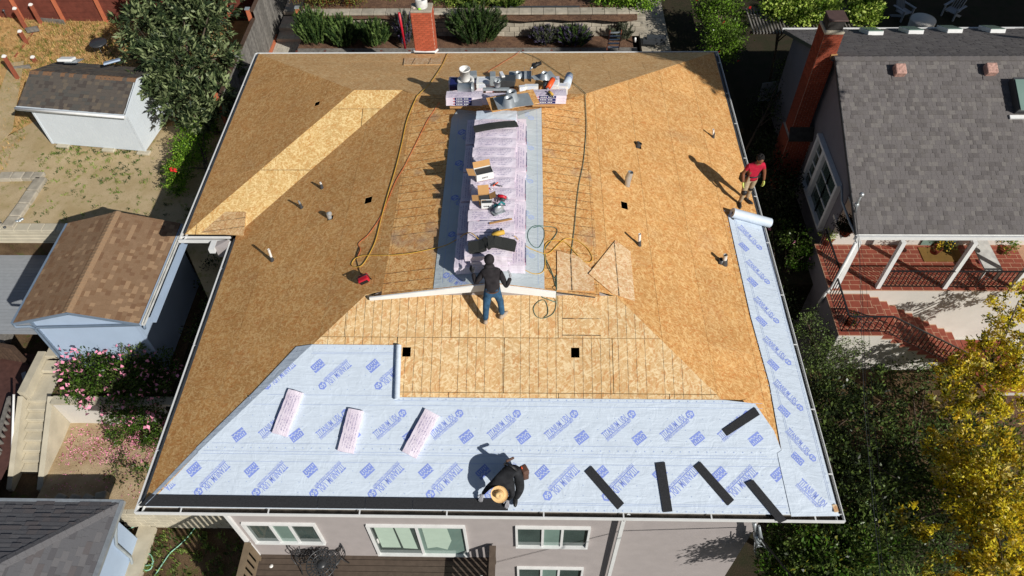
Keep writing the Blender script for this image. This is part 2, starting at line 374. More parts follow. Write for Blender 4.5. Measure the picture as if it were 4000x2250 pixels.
M['lf_strap'] = [leafm('strap leaf', lin(110, 132, 58)), leafm('strap leaf pale', lin(160, 172, 96)), leafm('strap leaf deep', lin(60, 84, 34))]
M['pink'] = simple('pink petals', lin(232, 150, 176), .7, var=.1)
M['redfl'] = simple('red petals', lin(214, 50, 46), .7, var=.1)
M['goldfl'] = simple('yellow petals', lin(226, 190, 70), .7, var=.1)
M['drygrass'] = [leafm('dry blade', lin(206, 172, 116)), leafm('straw blade', lin(190, 152, 98)), leafm('green blade', lin(120, 130, 56))]
M['weed'] = [leafm('weed leaf', lin(98, 118, 52)), leafm('weed leaf pale', lin(130, 146, 70)), leafm('weed leaf dark', lin(66, 84, 40))]
M['bark'] = simple('grey bark', lin(94, 82, 70), .95, var=.25, bump=.6)
def shingle_mats(tag_, cols):
    return [simple(f'{tag_} shingle {i}', c, .95, .05, var=.16, scale=45, bump=.4) for i, c in enumerate(cols)]
M['sh_grey'] = shingle_mats('warm grey', [lin(110, 106, 105), lin(100, 96, 95), lin(119, 115, 112), lin(106, 102, 100)])
M['sh_brown'] = shingle_mats('brown', [lin(138, 112, 88), lin(126, 98, 76), lin(160, 132, 104), lin(132, 104, 80), lin(142, 116, 92)])
M['sh_dark'] = shingle_mats('dark mixed', [lin(94, 88, 82), lin(82, 76, 72), lin(106, 97, 86), lin(88, 86, 82)])
M['sh_slate'] = shingle_mats('slate grey', [lin(102, 102, 105), lin(94, 93, 96), lin(110, 109, 111), lin(101, 97, 98)])
# ================================================================ setting: ground levels
def flat(name, poly, z, mat, kind='structure', thick=.3, amp=0, cell=.6, parent=None, lab=None):
    """a ground sheet with gentle relief, with sides down"""
    poly = ccw([(p[0], p[1]) for p in poly]); xs = [p[0] for p in poly]; ys = [p[1] for p in poly]
    mb = MB(); from mathutils import noise
    zz = (lambda x, y: z(x, y)) if callable(z) else (lambda x, y: z)
    if amp:
        pcs = pieces(poly)
        nx = int((max(xs) - min(xs)) / cell) + 1; ny = int((max(ys) - min(ys)) / cell) + 1; idx = {}
        for i in range(nx):
            for j in range(ny):
              x0 = min(xs) + i * cell; y0 = min(ys) + j * cell
              for pc in pcs:
                c = clip_poly([(x0, y0), (x0 + cell, y0), (x0 + cell, y0 + cell), (x0, y0 + cell)], pc)
                if not c: continue
                ids = []
                for p in c:
                    k = (round(p[0], 3), round(p[1], 3))
                    if k not in idx:
                        idx[k] = len(mb.v); mb.v.append((p[0], p[1], zz(*p) + amp * noise.noise((p[0] * .8, p[1] * .8, 3.1)) + amp * .4 * noise.noise((p[0] * 3, p[1] * 3, 1.1))))
                    if not ids or ids[-1] != idx[k]: ids.append(idx[k])
                if len(ids) > 1 and ids[0] == ids[-1]: ids.pop()
                if len(ids) > 2: mb.f.append(ids); mb.m.append(0); mb.sm.append(True)
    else:
        mb.prism([(p[0], p[1], zz(*p)) for p in poly], (0, 0, -thick))
    o = mb.build(name, mat, parent)
    if kind: o['kind'] = kind
    if lab: o['label'] = lab
    return o
flat('ground', [(-150, -150), (170, -150), (170, 170), (-150, 170)], -7.2, M['shadeground'], thick=.5)
# ================================================================ main house
house = empty('house', (7.5, 8, -7), 'single-family house with its hip roof stripped to strand board, being re-roofed', 'house')
def cut_rect(poly, h):
    """convex pieces of poly outside the convex quad h"""
    h = ccw(h); out = []; rest = [poly]
    for i in range(len(h)):
        p, q = h[i], h[(i + 1) % len(h)]; dx, dy = q[0] - p[0], q[1] - p[1]; B = 50
        outer = ccw([(p[0] - dx * B, p[1] - dy * B), (q[0] + dx * B, q[1] + dy * B), (q[0] + dx * B + dy * B, q[1] + dy * B - dx * B), (p[0] - dx * B + dy * B, p[1] - dy * B - dx * B)])
        inner = ccw([(p[0] - dx * B, p[1] - dy * B), (q[0] + dx * B, q[1] + dy * B), (q[0] + dx * B - dy * B, q[1] + dy * B + dx * B), (p[0] - dx * B - dy * B, p[1] - dy * B + dx * B)])
        nr = []
        for r in rest:
            o = clip_poly(r, outer); n = clip_poly(r, inner)
            if o and abs(area(o)) > 1e-5: out.append(o)
            if n and abs(area(n)) > 1e-5: nr.append(n)
        rest = nr
    return out
def sheet(poly, pl, mat, parent=house, name='sheathing_sheet', t=.012, lift=0, holes=(), zf=None):
    z = zf or (lambda x, y: zp(pl, x, y)); pcs = [ccw(poly)]
    for h in holes:
        if clip_poly(ccw(h), ccw(poly)): pcs = [q for p in pcs for q in cut_rect(p, h)]
    mb = MB()
    for p in pcs: mb.prism([(x, y, z(x, y) + lift) for x, y in p], (0, 0, -t), 0, 1)
    return mb.build(name, [mat, M['osb_edge']], parent)
def sheets(pl, poly, mat, row0, rowp, axis, holes=(), colp=2.44, gap=.003, stag=1.22, col0=0.):
    """axis 0: rows run along x (rows step in y); axis 1: rows run along y"""
    poly = ccw(poly); xs = [p[axis] for p in poly]; vs = [p[1 - axis] for p in poly]
    r = row0; k = 0
    while r > min(vs): r -= rowp
    while r < max(vs):
        c = min(xs) - colp + col0 + (stag if k % 2 else 0)
        while c < max(xs):
            q = [(c + gap, r + gap), (c + colp - gap, r + gap), (c + colp - gap, r + rowp - gap), (c + gap, r + rowp - gap)]
            if axis: q = [(b, a) for a, b in q]
            cl = clip_poly(ccw(q), poly)
            if cl and abs(area(cl)) > .01: sheet(cl, pl, mat, holes=holes, lift=random.uniform(-.002, .002))
            c += colp
        r += rowp; k += 1
def quad_hole(pl, cx, cy, wx, wy, rot=0):
    p = on(pl, cx, cy); c, s_ = math.cos(rot), math.sin(rot)
    return [(p.x + a * wx * c - b * wy * s_, p.y + a * wx * s_ + b * wy * c) for a, b in ((-.5, -.5), (.5, -.5), (.5, .5), (-.5, .5))]
d = .165
H_front = [quad_hole('front', 1588, 1374, .19, .21), quad_hole('front', 2247, 1377, .19, .22)]
H_left = [quad_hole('left', 1439, 781, .2, .24, .0), quad_hole('wing', 1239, 404, .16, .2)]
H_right = [quad_hole('right', 2439, 802, .17, .26), quad_hole('right', 2493, 569, .17, .24), quad_hole('right', 2450, 722, .13, .13), quad_hole('right', 2815, 1025, .17, .16), quad_hole('right', 2785, 535, .07, .1), quad_hole('right', 2496, 955, .1, .1)]
H_left += [quad_hole('left', 1290, 850, .17, .17), quad_hole('left', 1178, 810, .11, .1), quad_hole('left', 1256, 727, .08, .1), quad_hole('left', 1064, 1014, .1, .1)]
sheets('front', [(d, d), (W - d, d), (W - 4.6, 4.6), (4.6, 4.6)], M['osb_new'], 2.47, 1.18, 0, H_front, col0=.35, gap=.007)
sheet([(4.6, 4.6), (5, 4.6), (5, 5)], 'left', M['osb']); sheet([(10.4, 4.6), (10, 4.6), (10, 5)], 'right', M['osb'])
sheets('left', [(d, d), (5, 5), (5, 12.02), (4.56, 12.44), (d, J + d)], M['osb'], d, 1.143, 1, H_left[:1] + H_left[2:])
sheets('wing', [(-E + d, J + d), (3.11, 12.44), (-E + d, L - d)], M['osb'], -E + d, 1.143, 1, H_left[1:2], col0=.8)
sheets('strip', [(-E + d, J + d), (d, J + d), (4.56, 12.44), (3.11, 12.44)], M['osb_strip'], J + d, 1.9, 0, col0=.3, colp=3.2, gap=.009)
sheets('right', [(W - d, d), (W - d, L - d), (10, 12.02), (10, 5)], M['osb'], W - d - 1.143 * 5, 1.143, 1, H_right)
sheets('back', [(4.58, 12.44), (10.42, 12.44), (10, 12.02), (5, 12.02)], M['osb_b'], 11.9, 1.143, 0)
sheets('back', [(-E + d, L - d), (W - d, L - d), (10.42, 12.44), (3.11, 12.44)], M['osb_b'], L - d - 1.143 * 5, 1.143, 0)
sheets('capl', [(5, 4.45), (7.5, 4.45), (7.5, 10.07), (5, 12.02)], M['osb_capl'], 5.06, 1.22, 1)
sheets('capr', [(7.5, 4.45), (10, 4.45), (10, 12.02), (7.5, 10.07)], M['osb_capl'], 7.5, 1.22, 1, col0=1)
sheets('capb', [(5, 12.02), (7.5, 10.07), (10, 12.02)], M['osb_capl'], 10.8, 1.22, 0)
# loose patch sheets lying over the deck
def pxy(pl, pts): return [tuple(on(pl, *p)[:2]) for p in pts]
mzf = lambda x, y: max(min(zp('capr', x, y), 9) if x < 10.0 else -9, zp('right', x, y)) if x > 9.9 else zp('capr', x, y)
a1 = sheet(pxy('capr', [(2176, 983), (2259, 1004), (2318, 1062), (2322, 1140), (2176, 1136)]), 'capr', M['osb_patch'], lift=.03, t=.018); a1['label'] = 'pale lined patch sheet over the low cap slope'
a2 = sheet(pxy('right', [(2404, 942), (2462, 985), (2480, 1180), (2392, 1150), (2300, 1072)]), 'right', M['osb_patch'], lift=.032, t=.018)
a3 = sheet(pxy('front', [(2197, 1150), (2347, 1152), (2347, 1314), (2197, 1314)]), 'front', osb_mat('cross lined strand board', **nw, lines=(1, .37)), lift=.008, t=.004)
a4 = sheet(pxy('left', [(784, 948), (799, 906), (845, 887), (894, 866), (972, 853), (955, 928)]), 'left', osb_mat('lined overhang board', base=lin(214, 174, 122), pale=lin(236, 204, 156), dark=lin(186, 140, 92), red=lin(198, 140, 92), lines=(1, .3)), lift=0, t=.03, zf=lambda x, y: max(S * x, S * (y - J)) * .5 + min(S * x, S * (y - J)) * .5 + .2)
a5 = sheet(pxy('back', [(1580, 229), (1724, 229), (1724, 254), (1577, 256)]), 'back', M['osb_patch'], lift=.03, t=.02)
# low gable at the front end of the cap
gm = MB(); gm.add([(4.75, 4.6, 1.70), (10.25, 4.6, 1.70), (10, 4.6, ZC - .02), (7.5, 4.6, ZR - .02), (5, 4.6, ZC - .02)], [(0, 1, 2, 3, 4)])
gm.build('gable_wall', M['stucco'], house)
for sx, x0, x1 in ((1, 4.72, 7.5), (-1, 9.0, 7.5)):
    b = MB(); y0, y1 = 4.41, 4.445
    za, zb = ZR - abs(x0 - 7.5) * SCAP + .015, ZR + .015
    pts = [(x0, y0, za), (x1, y0, zb), (x1, y0, zb - .23), (x0, y0, za - (.1 if sx > 0 else .2))]
    b.prism(pts, (0, y1 - y0, 0)); b.build('bargeboard', M['white_peel'], house)
b = MB(); b.beam((9.0, 4.44, ZR - 1.5 * SCAP - .03), (9.9, 4.44, ZR - 2.4 * SCAP - .03), .02, .02); b.build('edge_strip', M['steel_d'], house)
b = MB(); b.beam((5.02, 4.47, ZC - .10), (5.02, 4.59, ZC - .1), .05, .08); b.build('outlooker', M['white'], house)
# walls
wb = MB()
body = [(1.35, .6), (13.7, .6), (13.7, 16.3), (-.7, 16.3), (-.7, 9.2), (1.35, 9.2)]
wb.prism([(x, y, -.16) for x, y in body], (0, 0, -7.1)); wb.build('wall', M['stucco'], house)
sf = MB(); sf.prism([(x, y, -.10) for x, y in [(.03, .03), (W - .03, .03), (W - .03, L - .03), (-E + .03, L - .03), (-E + .03, J + .03), (.03, J + .03)]], (0, 0, -.05))
sf.build('soffit', M['hole_shade'], house)  # black attic slab; its colour supplies the dark seen through roof holes
sf = MB(); sf.prism([(x, y, -.155) for x, y in [(.1, .1), (W - .1, .1), (W - .1, L - .1), (-E + .1, L - .1), (-E + .1, J + .1), (.1, J + .1)]], (0, 0, -.02))
sf.build('soffit', M['white_dirty'], house)
# gutters
def gutter(a, b, inward, lipw=.022, parent=house, z=0., inner='gut_in', outer='white', straps=0, w=.155):
    a = Vector((*a, z)); b = Vector((*b, z)); n = Vector((*inward, 0)).normalized(); m = MB(); h = .11
    up = Vector((0, 0, 1))
    m.beam(a + n * lipw / 2 - up * h / 2, b + n * lipw / 2 - up * h / 2, lipw, h, mi=0)
    m.beam(a + n * (w / 2 + .01) - up * (h - .01), b + n * (w / 2 + .01) - up * (h - .01), w - lipw * .9, .012, mi=1)
    m.beam(a + n * (w + .004) - up * (h / 2), b + n * (w + .004) - up * (h / 2), .008, h - .01, mi=0)
    o = m.build('gutter', [M[outer], M[inner]], parent); dv = (b - a); ln = dv.length
    for i in range(straps):
        p = a + dv * ((i + .6 + random.uniform(-.08, .08)) / straps); s_ = MB()
        s_.beam(p + n * .012 + up * .006, p + n * (w + .06) + up * .012, .03, .006); s_.build('strap', M[outer], o)
    return o
gutter((0, 0), (W, 0), (0, 1), straps=8)
gutter((W, .02), (W, L), (-1, 0), straps=10, inner='steel_d', lipw=.018)
gutter((0, .02), (0, J - .02), (1, 0), straps=3, lipw=.035)
gutter((-E, J), (-.02, J), (0, 1), lipw=.035)
gutter((-E, J + .02), (-E, L), (1, 0), straps=2, lipw=.035)
gutter((-E, L), (W, L), (0, -1), lipw=.022)
# dark drip flashing strips beside the gutters
for pl_, a, b in (('left', (.16, .16), (.16, J)), ('wing', (-E + .16, J + .2), (-E + .16, L - .16)), ('right', (W - .16, .16), (W - .16, L - .16))):
    m = MB(); m.beam((a[0], a[1], zp(pl_, *a) + .006), (b[0], b[1], zp(pl_, *b) + .006), .06, .006)
    m.build('drip_edge', M['steel_d'], house)
# fascia ends and small pieces at the eave jog
j = MB(); q = atz(800, 968, -.2)
j.prism([(-.35, J - .28, .02), (-.02, J - .28, .02), (.0, J - .05, .08), (-.35, J - .05, .02)], (0, 0, -.4)); j.build('fascia', M['stucco'], house)
j = MB(); j.box((-.42, J - .2, -.05), (.16, .34, .16)); j.build('fascia', M['white'], house)
j = MB(); j.tube([(-.1, J - .45, -.4), (.15, J - .6, -1.2)], .06, 8); j.build('downpipe', M['white'], house)
# rotten rafter tail edge, exposed chip at the front right corner
m = MB(); p = on('front', 3262, 1988); m.box((p.x, p.y, p.z + .03), (.1, .16, .02), rz=.1); m.build('wood_chip', M['osb_patch'], house)
# front wall windows, sliding door, downpipe
def window(x0, x1, z0, z1, y, panes, mats, parent=house, name='window', fw=.055, sillc='white'):
    """front-facing window (normal -y); panes: list of fractions"""
    f = MB(); yy = y - .03
    f.box(((x0 + x1) / 2, yy, z1 - fw / 2), (x1 - x0, .08, fw)); f.box(((x0 + x1) / 2, yy, z0 + fw / 2), (x1 - x0, .1, fw))
    f.box((x0 + fw / 2, yy, (z0 + z1) / 2), (fw, .08, z1 - z0 - 2 * fw)); f.box((x1 - fw / 2, yy, (z0 + z1) / 2), (fw, .08, z1 - z0 - 2 * fw))
    edges = [x0 + fw] + [x0 + fw + (x1 - x0 - 2 * fw) * t for t in panes] + [x1 - fw]
    fo = f.build(name, M['white'], parent)
    for i in range(1, len(edges) - 1):
        s_ = MB(); s_.box((edges[i], y - .015, (z0 + z1) / 2), (.06, .05, z1 - z0 - 2 * fw - .002)); s_.build('mullion', M['white'], fo)
    for i in range(len(edges) - 1):
        a, b_ = edges[i] + (.03 if i else 0), edges[i + 1] - (.03 if i < len(edges) - 2 else 0)
        s_ = MB(); s_.box(((a + b_) / 2, y + .002, (z0 + z1) / 2), (b_ - a, .012, z1 - z0 - 2 * fw)); s_.build('pane', M[mats[i]], fo)
    return fo
window(1.56, 3.33, -3.26, -1.98, .6, (.36, .64), ('glass_d', 'glass_g', 'glass_d'))
dr = window(4.54, 6.9, -3.98, -2.0, .6, (.5,), ('glass_d', 'glass_g'), name='sliding_door')
m = MB(); m.box((4.68, .555, -3.0), (.03, .04, .22)); m.build('handle', M['pvc'], dr)
# curtains hanging just behind the door glass
for x0, x1 in ((4.75, 5.15), (5.15, 5.55)):
    pass
window(8.09, 9.87, -3.3, -1.99, .6, (.36, .64), ('glass_d', 'glass_g', 'glass_d'))
window(8.1, 9.87, -6.1, -4.82, .6, (.36, .64), ('glass_d', 'glass_g', 'glass_d'))
m = MB()
m.add([(5.85, .588, -2.1), (6.45, .588, -2.1), (6.5, .588, -3.0), (6.35, .588, -3.62), (6.1, .588, -3.45), (5.85, .588, -3.55)], [(0, 1, 2, 3, 4, 5)])
m.add([(4.7, .588, -2.08), (5.15, .588, -2.08), (5.18, .588, -3.52), (4.7, .588, -3.52)], [(0, 1, 2, 3)])
m.add([(5.19, .588, -2.08), (5.55, .588, -2.08), (5.6, .588, -3.6), (5.24, .588, -3.56)], [(0, 1, 2, 3)])
m.build('curtain', M['curtain'], dr)
m = MB(); m.tube([(10.52, .1, -.1), (10.55, .42, -.55), (10.55, .46, -1.2)], .045, 8); m.box((10.55, .46, -4.1), (.09, .07, 5.9)); m.build('downpipe', M['white'], house)
m = MB(); m.box((1.36, .57, -3.0), (.09, .08, 5.4)); m.build('corner_trim', M['white'], house)
# white end board of wall at left
# ---------------------------------------------------------------- attic vent pipes standing in the roof
def up_pipe(name, pl, bx, by, tx, ty, r, mat, label, base=None, extra=None, collar=True, tip=None):
    P = on(pl, bx, by); best = None
    for h in [i * .01 for i in range(5, 120)]:
        q = proj(P + Vector((0, 0, h))); e = abs(q[1] - ty)
        if best is None or e < best[0]: best = (e, h)
    h = best[1]
    t = empty(name, P, label, 'vent pipe', 'pipes standing through the bare roof deck')
    top = hit(tx, ty, (0, 1, 0), P.y)      # keeps a slight lean as in the photograph
    lean = Vector((top.x - P.x, 0, 0)) if abs(top.x - P.x) < .35 else Vector((0, 0, 0))
    m = MB(); b0 = P - Vector((0, 0, .25)); T = P + Vector((0, 0, h)) + lean
    m.tube([b0, P, T], r, 12, cap=False); m.tube([T, P], r * .82, 12, cap=False)
    m.build('pipe', mat, t)
    if collar:
        c = MB(); c.lathe([(r * 1.9, -.03), (r * 1.5, .05), (r * 1.15, .16), (r * 1.02, .17)], 12, c=P); c.build('collar', M['steel_d'], t)
    return t
def proj(P):
    q = Rm.transposed() @ (Vector(P) - CAM); return (2000 + FOC * q.x / -q.z, 1125 - FOC * q.y / -q.z)
up_pipe('vent_pipe', 'left', 1064, 1018, 1049, 974, .032, M['pvc'], 'tall white plastic pipe standing alone on the left roof slope nearest the eave')
up_pipe('vent_pipe', 'left', 1178, 812, 1167, 785, .028, M['galv2'], 'short pale pipe just below the fresh diagonal board strip')
up_pipe('vent_pipe', 'left', 1258, 735, 1252, 713, .03, M['pvc'], 'shortest white capped pipe beside the diagonal board strip')
up_pipe('vent_pipe', 'right', 2496, 957, 2499, 914, .034, M['pvc'], 'cream pipe in the middle of the right roof slope below the square hole')
up_pipe('vent_pipe', 'right', 2828, 1030, 2834, 996, .055, M['white_dirty'], 'wide rust-stained pipe on the right slope next to the underlayment strip')
up_pipe('vent_pipe', 'right', 2785, 536, 2787, 505, .03, M['pvc'], 'thin white pipe highest up the right roof slope')
up_pipe('vent_pipe', 'right', 2861, 856, 2862, 842, .03, M['pvc'], 'white pipe stub poking through the underlayment beside its big roll')
# bent metal vent elbow and galvanised flue
P = on('right', 2450, 724); t = empty('flue_pipe', P, 'bent galvanised flue pipe leaning out of the right roof slope', 'vent pipe')
m = MB(); m.tube([P - Vector((0, 0, .2)), P + Vector((0, 0, .1)), P + Vector((-.01, 0, .28)), P + Vector((.05, .02, .45))], .075, 14, cap=False); m.tube([P + Vector((.05, .02, .45)), P], .065, 14, cap=False); m.build('pipe', M['galv'], t)
P = on('right', 2493, 569); t = empty('duct_elbow', P, 'black duct elbow sunk in the square hole high on the right slope', 'duct')
m = MB(); m.tube([P + Vector((-.06, 0, -.3)), P + Vector((-.03, 0, -.05)), P + Vector((.03, .03, .08))], .085, 14, cap=False); m.tube([P + Vector((.03, .03, .079)), P + Vector((-.03, 0, -.05))], .07, 14, cap=False); m.build('pipe', M['steel_d'], t)
P = on('left', 1288, 850); t = empty('vent_elbow', P, 'small crumpled silver vent elbow in a square hole of the left slope', 'vent')
m = MB(); m.tube([P + Vector((0, 0, -.2)), P + Vector((0, 0, .05)), P + Vector((-.03, .02, .13)), P + Vector((.05, -.02, .17))], [.06, .06, .05, .055], 10); m.build('pipe', M['galv'], t)
P = on('right', 2815, 1025); m = MB(); m.lathe([(.07, -.25), (.07, .12), (.055, .12), (.055, -.25)], 14, c=P); o = m.build('duct_stub', M['steel_d']); tag(o, 'short dark duct stub beside the rust-stained pipe', 'duct')
# ================================================================ underlayment courses
def gridmesh(mb, pl, poly, lift, cell=.12, amp=.004, mi=0):
    from mathutils import noise
    poly = ccw(poly); pcs = pieces(poly); xs = [p[0] for p in poly]; ys = [p[1] for p in poly]; idx = {}
    i0, i1 = math.floor(min(xs) / cell), math.ceil(max(xs) / cell); j0, j1 = math.floor(min(ys) / cell), math.ceil(max(ys) / cell)
    for i in range(i0, i1):
        for j_ in range(j0, j1):
          for pc in pcs:
            c = clip_poly([(i * cell, j_ * cell), ((i + 1) * cell, j_ * cell), ((i + 1) * cell, (j_ + 1) * cell), (i * cell, (j_ + 1) * cell)], pc)
            if not c or abs(area(c)) < 1e-6: continue
            ids = []
            for p in c:
                k = (round(p[0], 3), round(p[1], 3))
                if k not in idx:
                    w = noise.noise((p[0] * 2.2, p[1] * .9, lift * 50)) + .6 * noise.noise((p[0] * 5, p[1] * 4, 5))
                    idx[k] = len(mb.v); mb.v.append((p[0], p[1], zp(pl, *p) + lift + amp * (w + .4)))
                if idx[k] not in ids: ids.append(idx[k])
            if len(ids) > 2: mb.f.append(ids); mb.m.append(mi); mb.sm.append(True)
def text_mesh(s, size=1., off=0.0, sx=1.):
    cu = bpy.data.curves.new('t', 'FONT'); cu.body = s; cu.size = size; cu.resolution_u = 1; cu.offset = off; cu.align_x = 'LEFT'
    ob = bpy.data.objects.new('t', cu); COL.objects.link(ob); bpy.context.view_layer.update()
    me = bpy.data.meshes.new_from_object(ob); bpy.data.objects.remove(ob); bpy.data.curves.remove(cu)
    vs = [(v.co.x * sx, v.co.y) for v in me.vertices]; fs = [list(p.vertices) for p in me.polygons]
    bpy.data.meshes.remove(me); return vs, fs
def motif_title():
    """flat print in local (u, v); hexagon centred at u=1, text starts u=0"""
    P = []
    v1, f1 = text_mesh('TITANIUM  UDL', .19, .004, 1.)
    w = max(p[0] for p in v1); k = .86 / w; P.append(([(p[0] * k, p[1] * 1.35 + .035) for p in v1], f1, 0))
    P.append(([(0, .0), (.88, .0), (.88, .022), (0, .022)], [(0, 1, 2, 3)], 0))
    v2, f2 = text_mesh('SYNTHETIC ROOFING UNDERLAYMENT', .062, .0015, 1.)
    w = max(p[0] for p in v2); k = .88 / w; P.append(([(p[0] * k, p[1] * 1.25 - .066) for p in v2], f2, 0))
    hx = [(1 + .125 * math.cos(a), .07 + .125 * math.sin(a)) for a in [math.pi / 3 * i + .2 for i in range(6)]]
    P.append((hx, [tuple(range(6))], 0))
    v3, f3 = text_mesh('50', .15, .004, 1.)
    w = max(p[0] for p in v3); k = .16 / w; P.append(([(p[0] * k + .92, p[1] * 1.1 + .01) for p in v3], f3, 1))
    return P
def motif_logo():
    P = [([(0, 0), (.34, 0), (.34, .24), (0, .24)], [(0, 1, 2, 3)], 0)]
    zig = [(.0, .2), (.05, .16), (.09, .19), (.14, .13), (.18, .18), (.23, .12), (.28, .17), (.34, .13)]
    for i in range(len(zig) - 1):
        a, c = zig[i], zig[i + 1]; P.append(([a, c, (c[0], c[1] + .022), (a[0], a[1] + .022)], [(0, 1, 2, 3)], 1))
    for i, h in enumerate((.05, .08, .04, .07, .05, .08)):
        x = .03 + i * .05; P.append(([(x, .035), (x + .018, .035), (x + .018, .035 + h), (x, .035 + h)], [(0, 1, 2, 3)], 1))
    return P
TITLE, LOGO = motif_title(), motif_logo()
class Stamps:
    def __init__(s): s.l = []
    def build(s, name, mats, parent):
        for m in s.l: m.build('printed_logo' if len(m.v) < 260 else 'printed_lettering', mats, parent)
def stamp(mb, motif, pl, start, end, length, lift, clip=None, scale=None):
    """print a motif so its u axis runs from start towards end (both surveyed points)"""
    a = on(pl, *start, lift); b = on(pl, *end, lift); u = (b - a); sc = (u.length / length) if scale is None else scale
    if isinstance(mb, Stamps): mb.l.append(MB()); mb = mb.l[-1]
    u.normalize(); n = nrm(pl); v = n.cross(u)
    for vs, fs, mi in motif:
        off = .0025 if mi == 0 else .004
        for f in fs:
            P = [a + u * (vs[i][0] * sc) + v * (vs[i][1] * sc) for i in f]
            if clip:
                c = clip_poly(ccw([(p.x, p.y) for p in P]), clip)
                if not c: continue
                P = [Vector((x, y, zp(pl, x, y) + lift)) for x, y in c]
            mb.add([p + n * off for p in P], [tuple(range(len(P)))], mi)
def print_line(mb, pl, x0, y0, x1, y1, lift, w=.008, mi=0):
    a = Vector((x0, y0, zp(pl, x0, y0) + lift + .004)); b = Vector((x1, y1, zp(pl, x1, y1) + lift + .004))
    dvec = (b - a).normalized(); s_ = nrm(pl).cross(dvec) * w / 2
    nseg = max(1, int((b - a).length / .35))
    mb.add([a - s_, b - s_, b + s_, a + s_], [(0, 1, 2, 3)], mi)
def dots(mb, pl, pts, lift, r=.016, mi=0):
    n = nrm(pl); u = Vector((1, 0, 0)); v = n.cross(u)
    for x, y in pts:
        c = Vector((x, y, zp(pl, x, y) + lift + .005)); mb.add([c + (u * math.cos(a) + v * math.sin(a)) * r for a in (0, 1.05, 2.1, 3.14, 4.19, 5.24)], [tuple(range(6))], mi)
INK = [M['ink'], M['memb']]; INKF = [M['ink_faint'], M['memb']]
def course(label, parts, lift, amp=.004, mat='memb', cell=.12):
    mb = MB()
    for pl, poly in parts: gridmesh(mb, pl, poly, lift, cell=cell, amp=amp)
    o = mb.build('underlayment_sheet', M[mat], None, recalc=False); tag(o, label, 'underlayment', 'roofing underlayment laid on the deck')
    return o
def yw(py, px=1900): return on('front', px, py).y
yA, yB, yC = yw(1779), yw(1556), yw(1352)
y0_ = .11
hipL = lambda y: y + .0
AMP = .002
# first course
c1 = course('bottom course of pale blue underlayment along the front eave', [
    ('front', [(y0_ + .14, y0_), (W - .16, y0_), (W - 1.25, yA + .1), (yA + .1, yA + .1)]),
    ('left', [(y0_ + .14, y0_ + .02), (yA + .1, yA + .1), (yA - .02, yA + .18), (y0_ + .1, y0_ + .12)])], .008, AMP)
c2 = course('middle course of pale blue underlayment with upright blue lettering', [
    ('front', [(yA, yA), (W - 1.14, yA), (W - 1.30, yB - .62), (on('front', 2949, 1578).x, on('front', 2949, 1578).y), (on('front', 2830, 1557).x, yB), (yB, yB)]),
    ('left', [(yA, yA), (yB, yB), (yB - .16, yB + .12), (yA - .08, yA + .12)])], .014, AMP)
xr = on('front', 1548, 1450).x
c3 = course('short upper course of underlayment ending at its standing roll end', [
    ('front', [(yB - .1, yB - .1), (xr, yB - .1), (xr, yC), (yC, yC)]),
    ('left', [(yB - .1, yB - .1), (yC, yC), (on('left', 1158, 1356).x, on('left', 1158, 1356).y), (yB - .2, yB + .05)])], .020, AMP)
xs0 = on('right', 2840, 830).x
rs_poly = pxy('right', [(2842, 840), (2993, 868)]) + [(W - .12, 1.0), (W - .12, .12), (13.9, 1.1)] + pxy('right', [(3052, 1765), (3005, 1500)])
rsL = pxy('right', [(2842, 840), (2932, 1240), (3005, 1500), (3052, 1765)])
c4 = course('long strip of white underlayment running up the right eave', [
    ('right', [(W - .14, .14), (W - .14, rs_poly[1][1]), rs_poly[1], rs_poly[0], rsL[1], rsL[2], rsL[3]]),
    ('front', [(W - .12, .09), (W - .14, .14), rsL[3], (W - 1.28, 1.28), (W - 1.12, .07)])], .024, AMP)
kr = course('dusty underlayment on the sunlit side of the ridge cap', [
    ('capr', [(7.5, 4.47), (8.74, 4.47), (8.71, 11.05), (7.5, 10.07)]), ('capb', [(7.5, 10.07), (8.7, 11.03), (7.5, 10.66)])], .012, AMP, 'memb_old')
klp = [('capl', [(6.22, 4.47), (7.5, 4.47), (7.5, 10.07), (6.36, 10.96), (6.2, 10.6)]), ('capb', [(7.5, 10.07), (7.5, 10.66), (6.36, 10.96)])]
kl = course('shaded underlayment on the left side of the ridge cap', klp, .012, AMP, 'memb_old')
# printing on the courses
pm = Stamps()
for i, x in enumerate([880, 1106, 1331, 1559, 1786, 2015, 2243, 2474, 2706, 2937]):
    y = 1810 + (x - 1106) * .0095; stamp(pm, TITLE, 'front', (x, y - 6), (x - 112, y + 107), 1, .008)
for x in [743, 968, 1197, 1419, 1647, 1870, 2101, 2331, 2559, 2792, 3020]:
    y = 1817 + (x - 743) * .009; stamp(pm, LOGO, 'front', (x + 24, y - 16), (x - 84, y + 84), 1, .008, scale=.84)
stamp(pm, TITLE, 'front', (668, 1872), (556, 1980), 1, .008, clip=[(1.0, .25), (1.12, .2), (1.3, .8), (.55, .5)])
pm.build('printed_lettering', INK, c1)
lm = MB()
for yy in (.24, .27, yA - .17, yA - .02): print_line(lm, 'front', yy + .1, yy, W - 1.2, yy, .008)
dots(lm, 'front', [(x * .19 + .5, .14) for x in range(1, 74)], .008)
dots(lm, 'front', [(x * .38 + 1.2, y) for x in range(0, 34) for y in (.42, .62, .85)], .008, .011)
lm.build('printed_marks', INKF, c1)
pm = Stamps()
for x in [1018, 1243, 1466, 1688, 1913, 2137, 2362, 2590, 2815]:
    y = 1703 + (x - 1018) * .005; stamp(pm, TITLE, 'front', (x + 6, y + 8), (x + 112, y - 84), 1, .014)
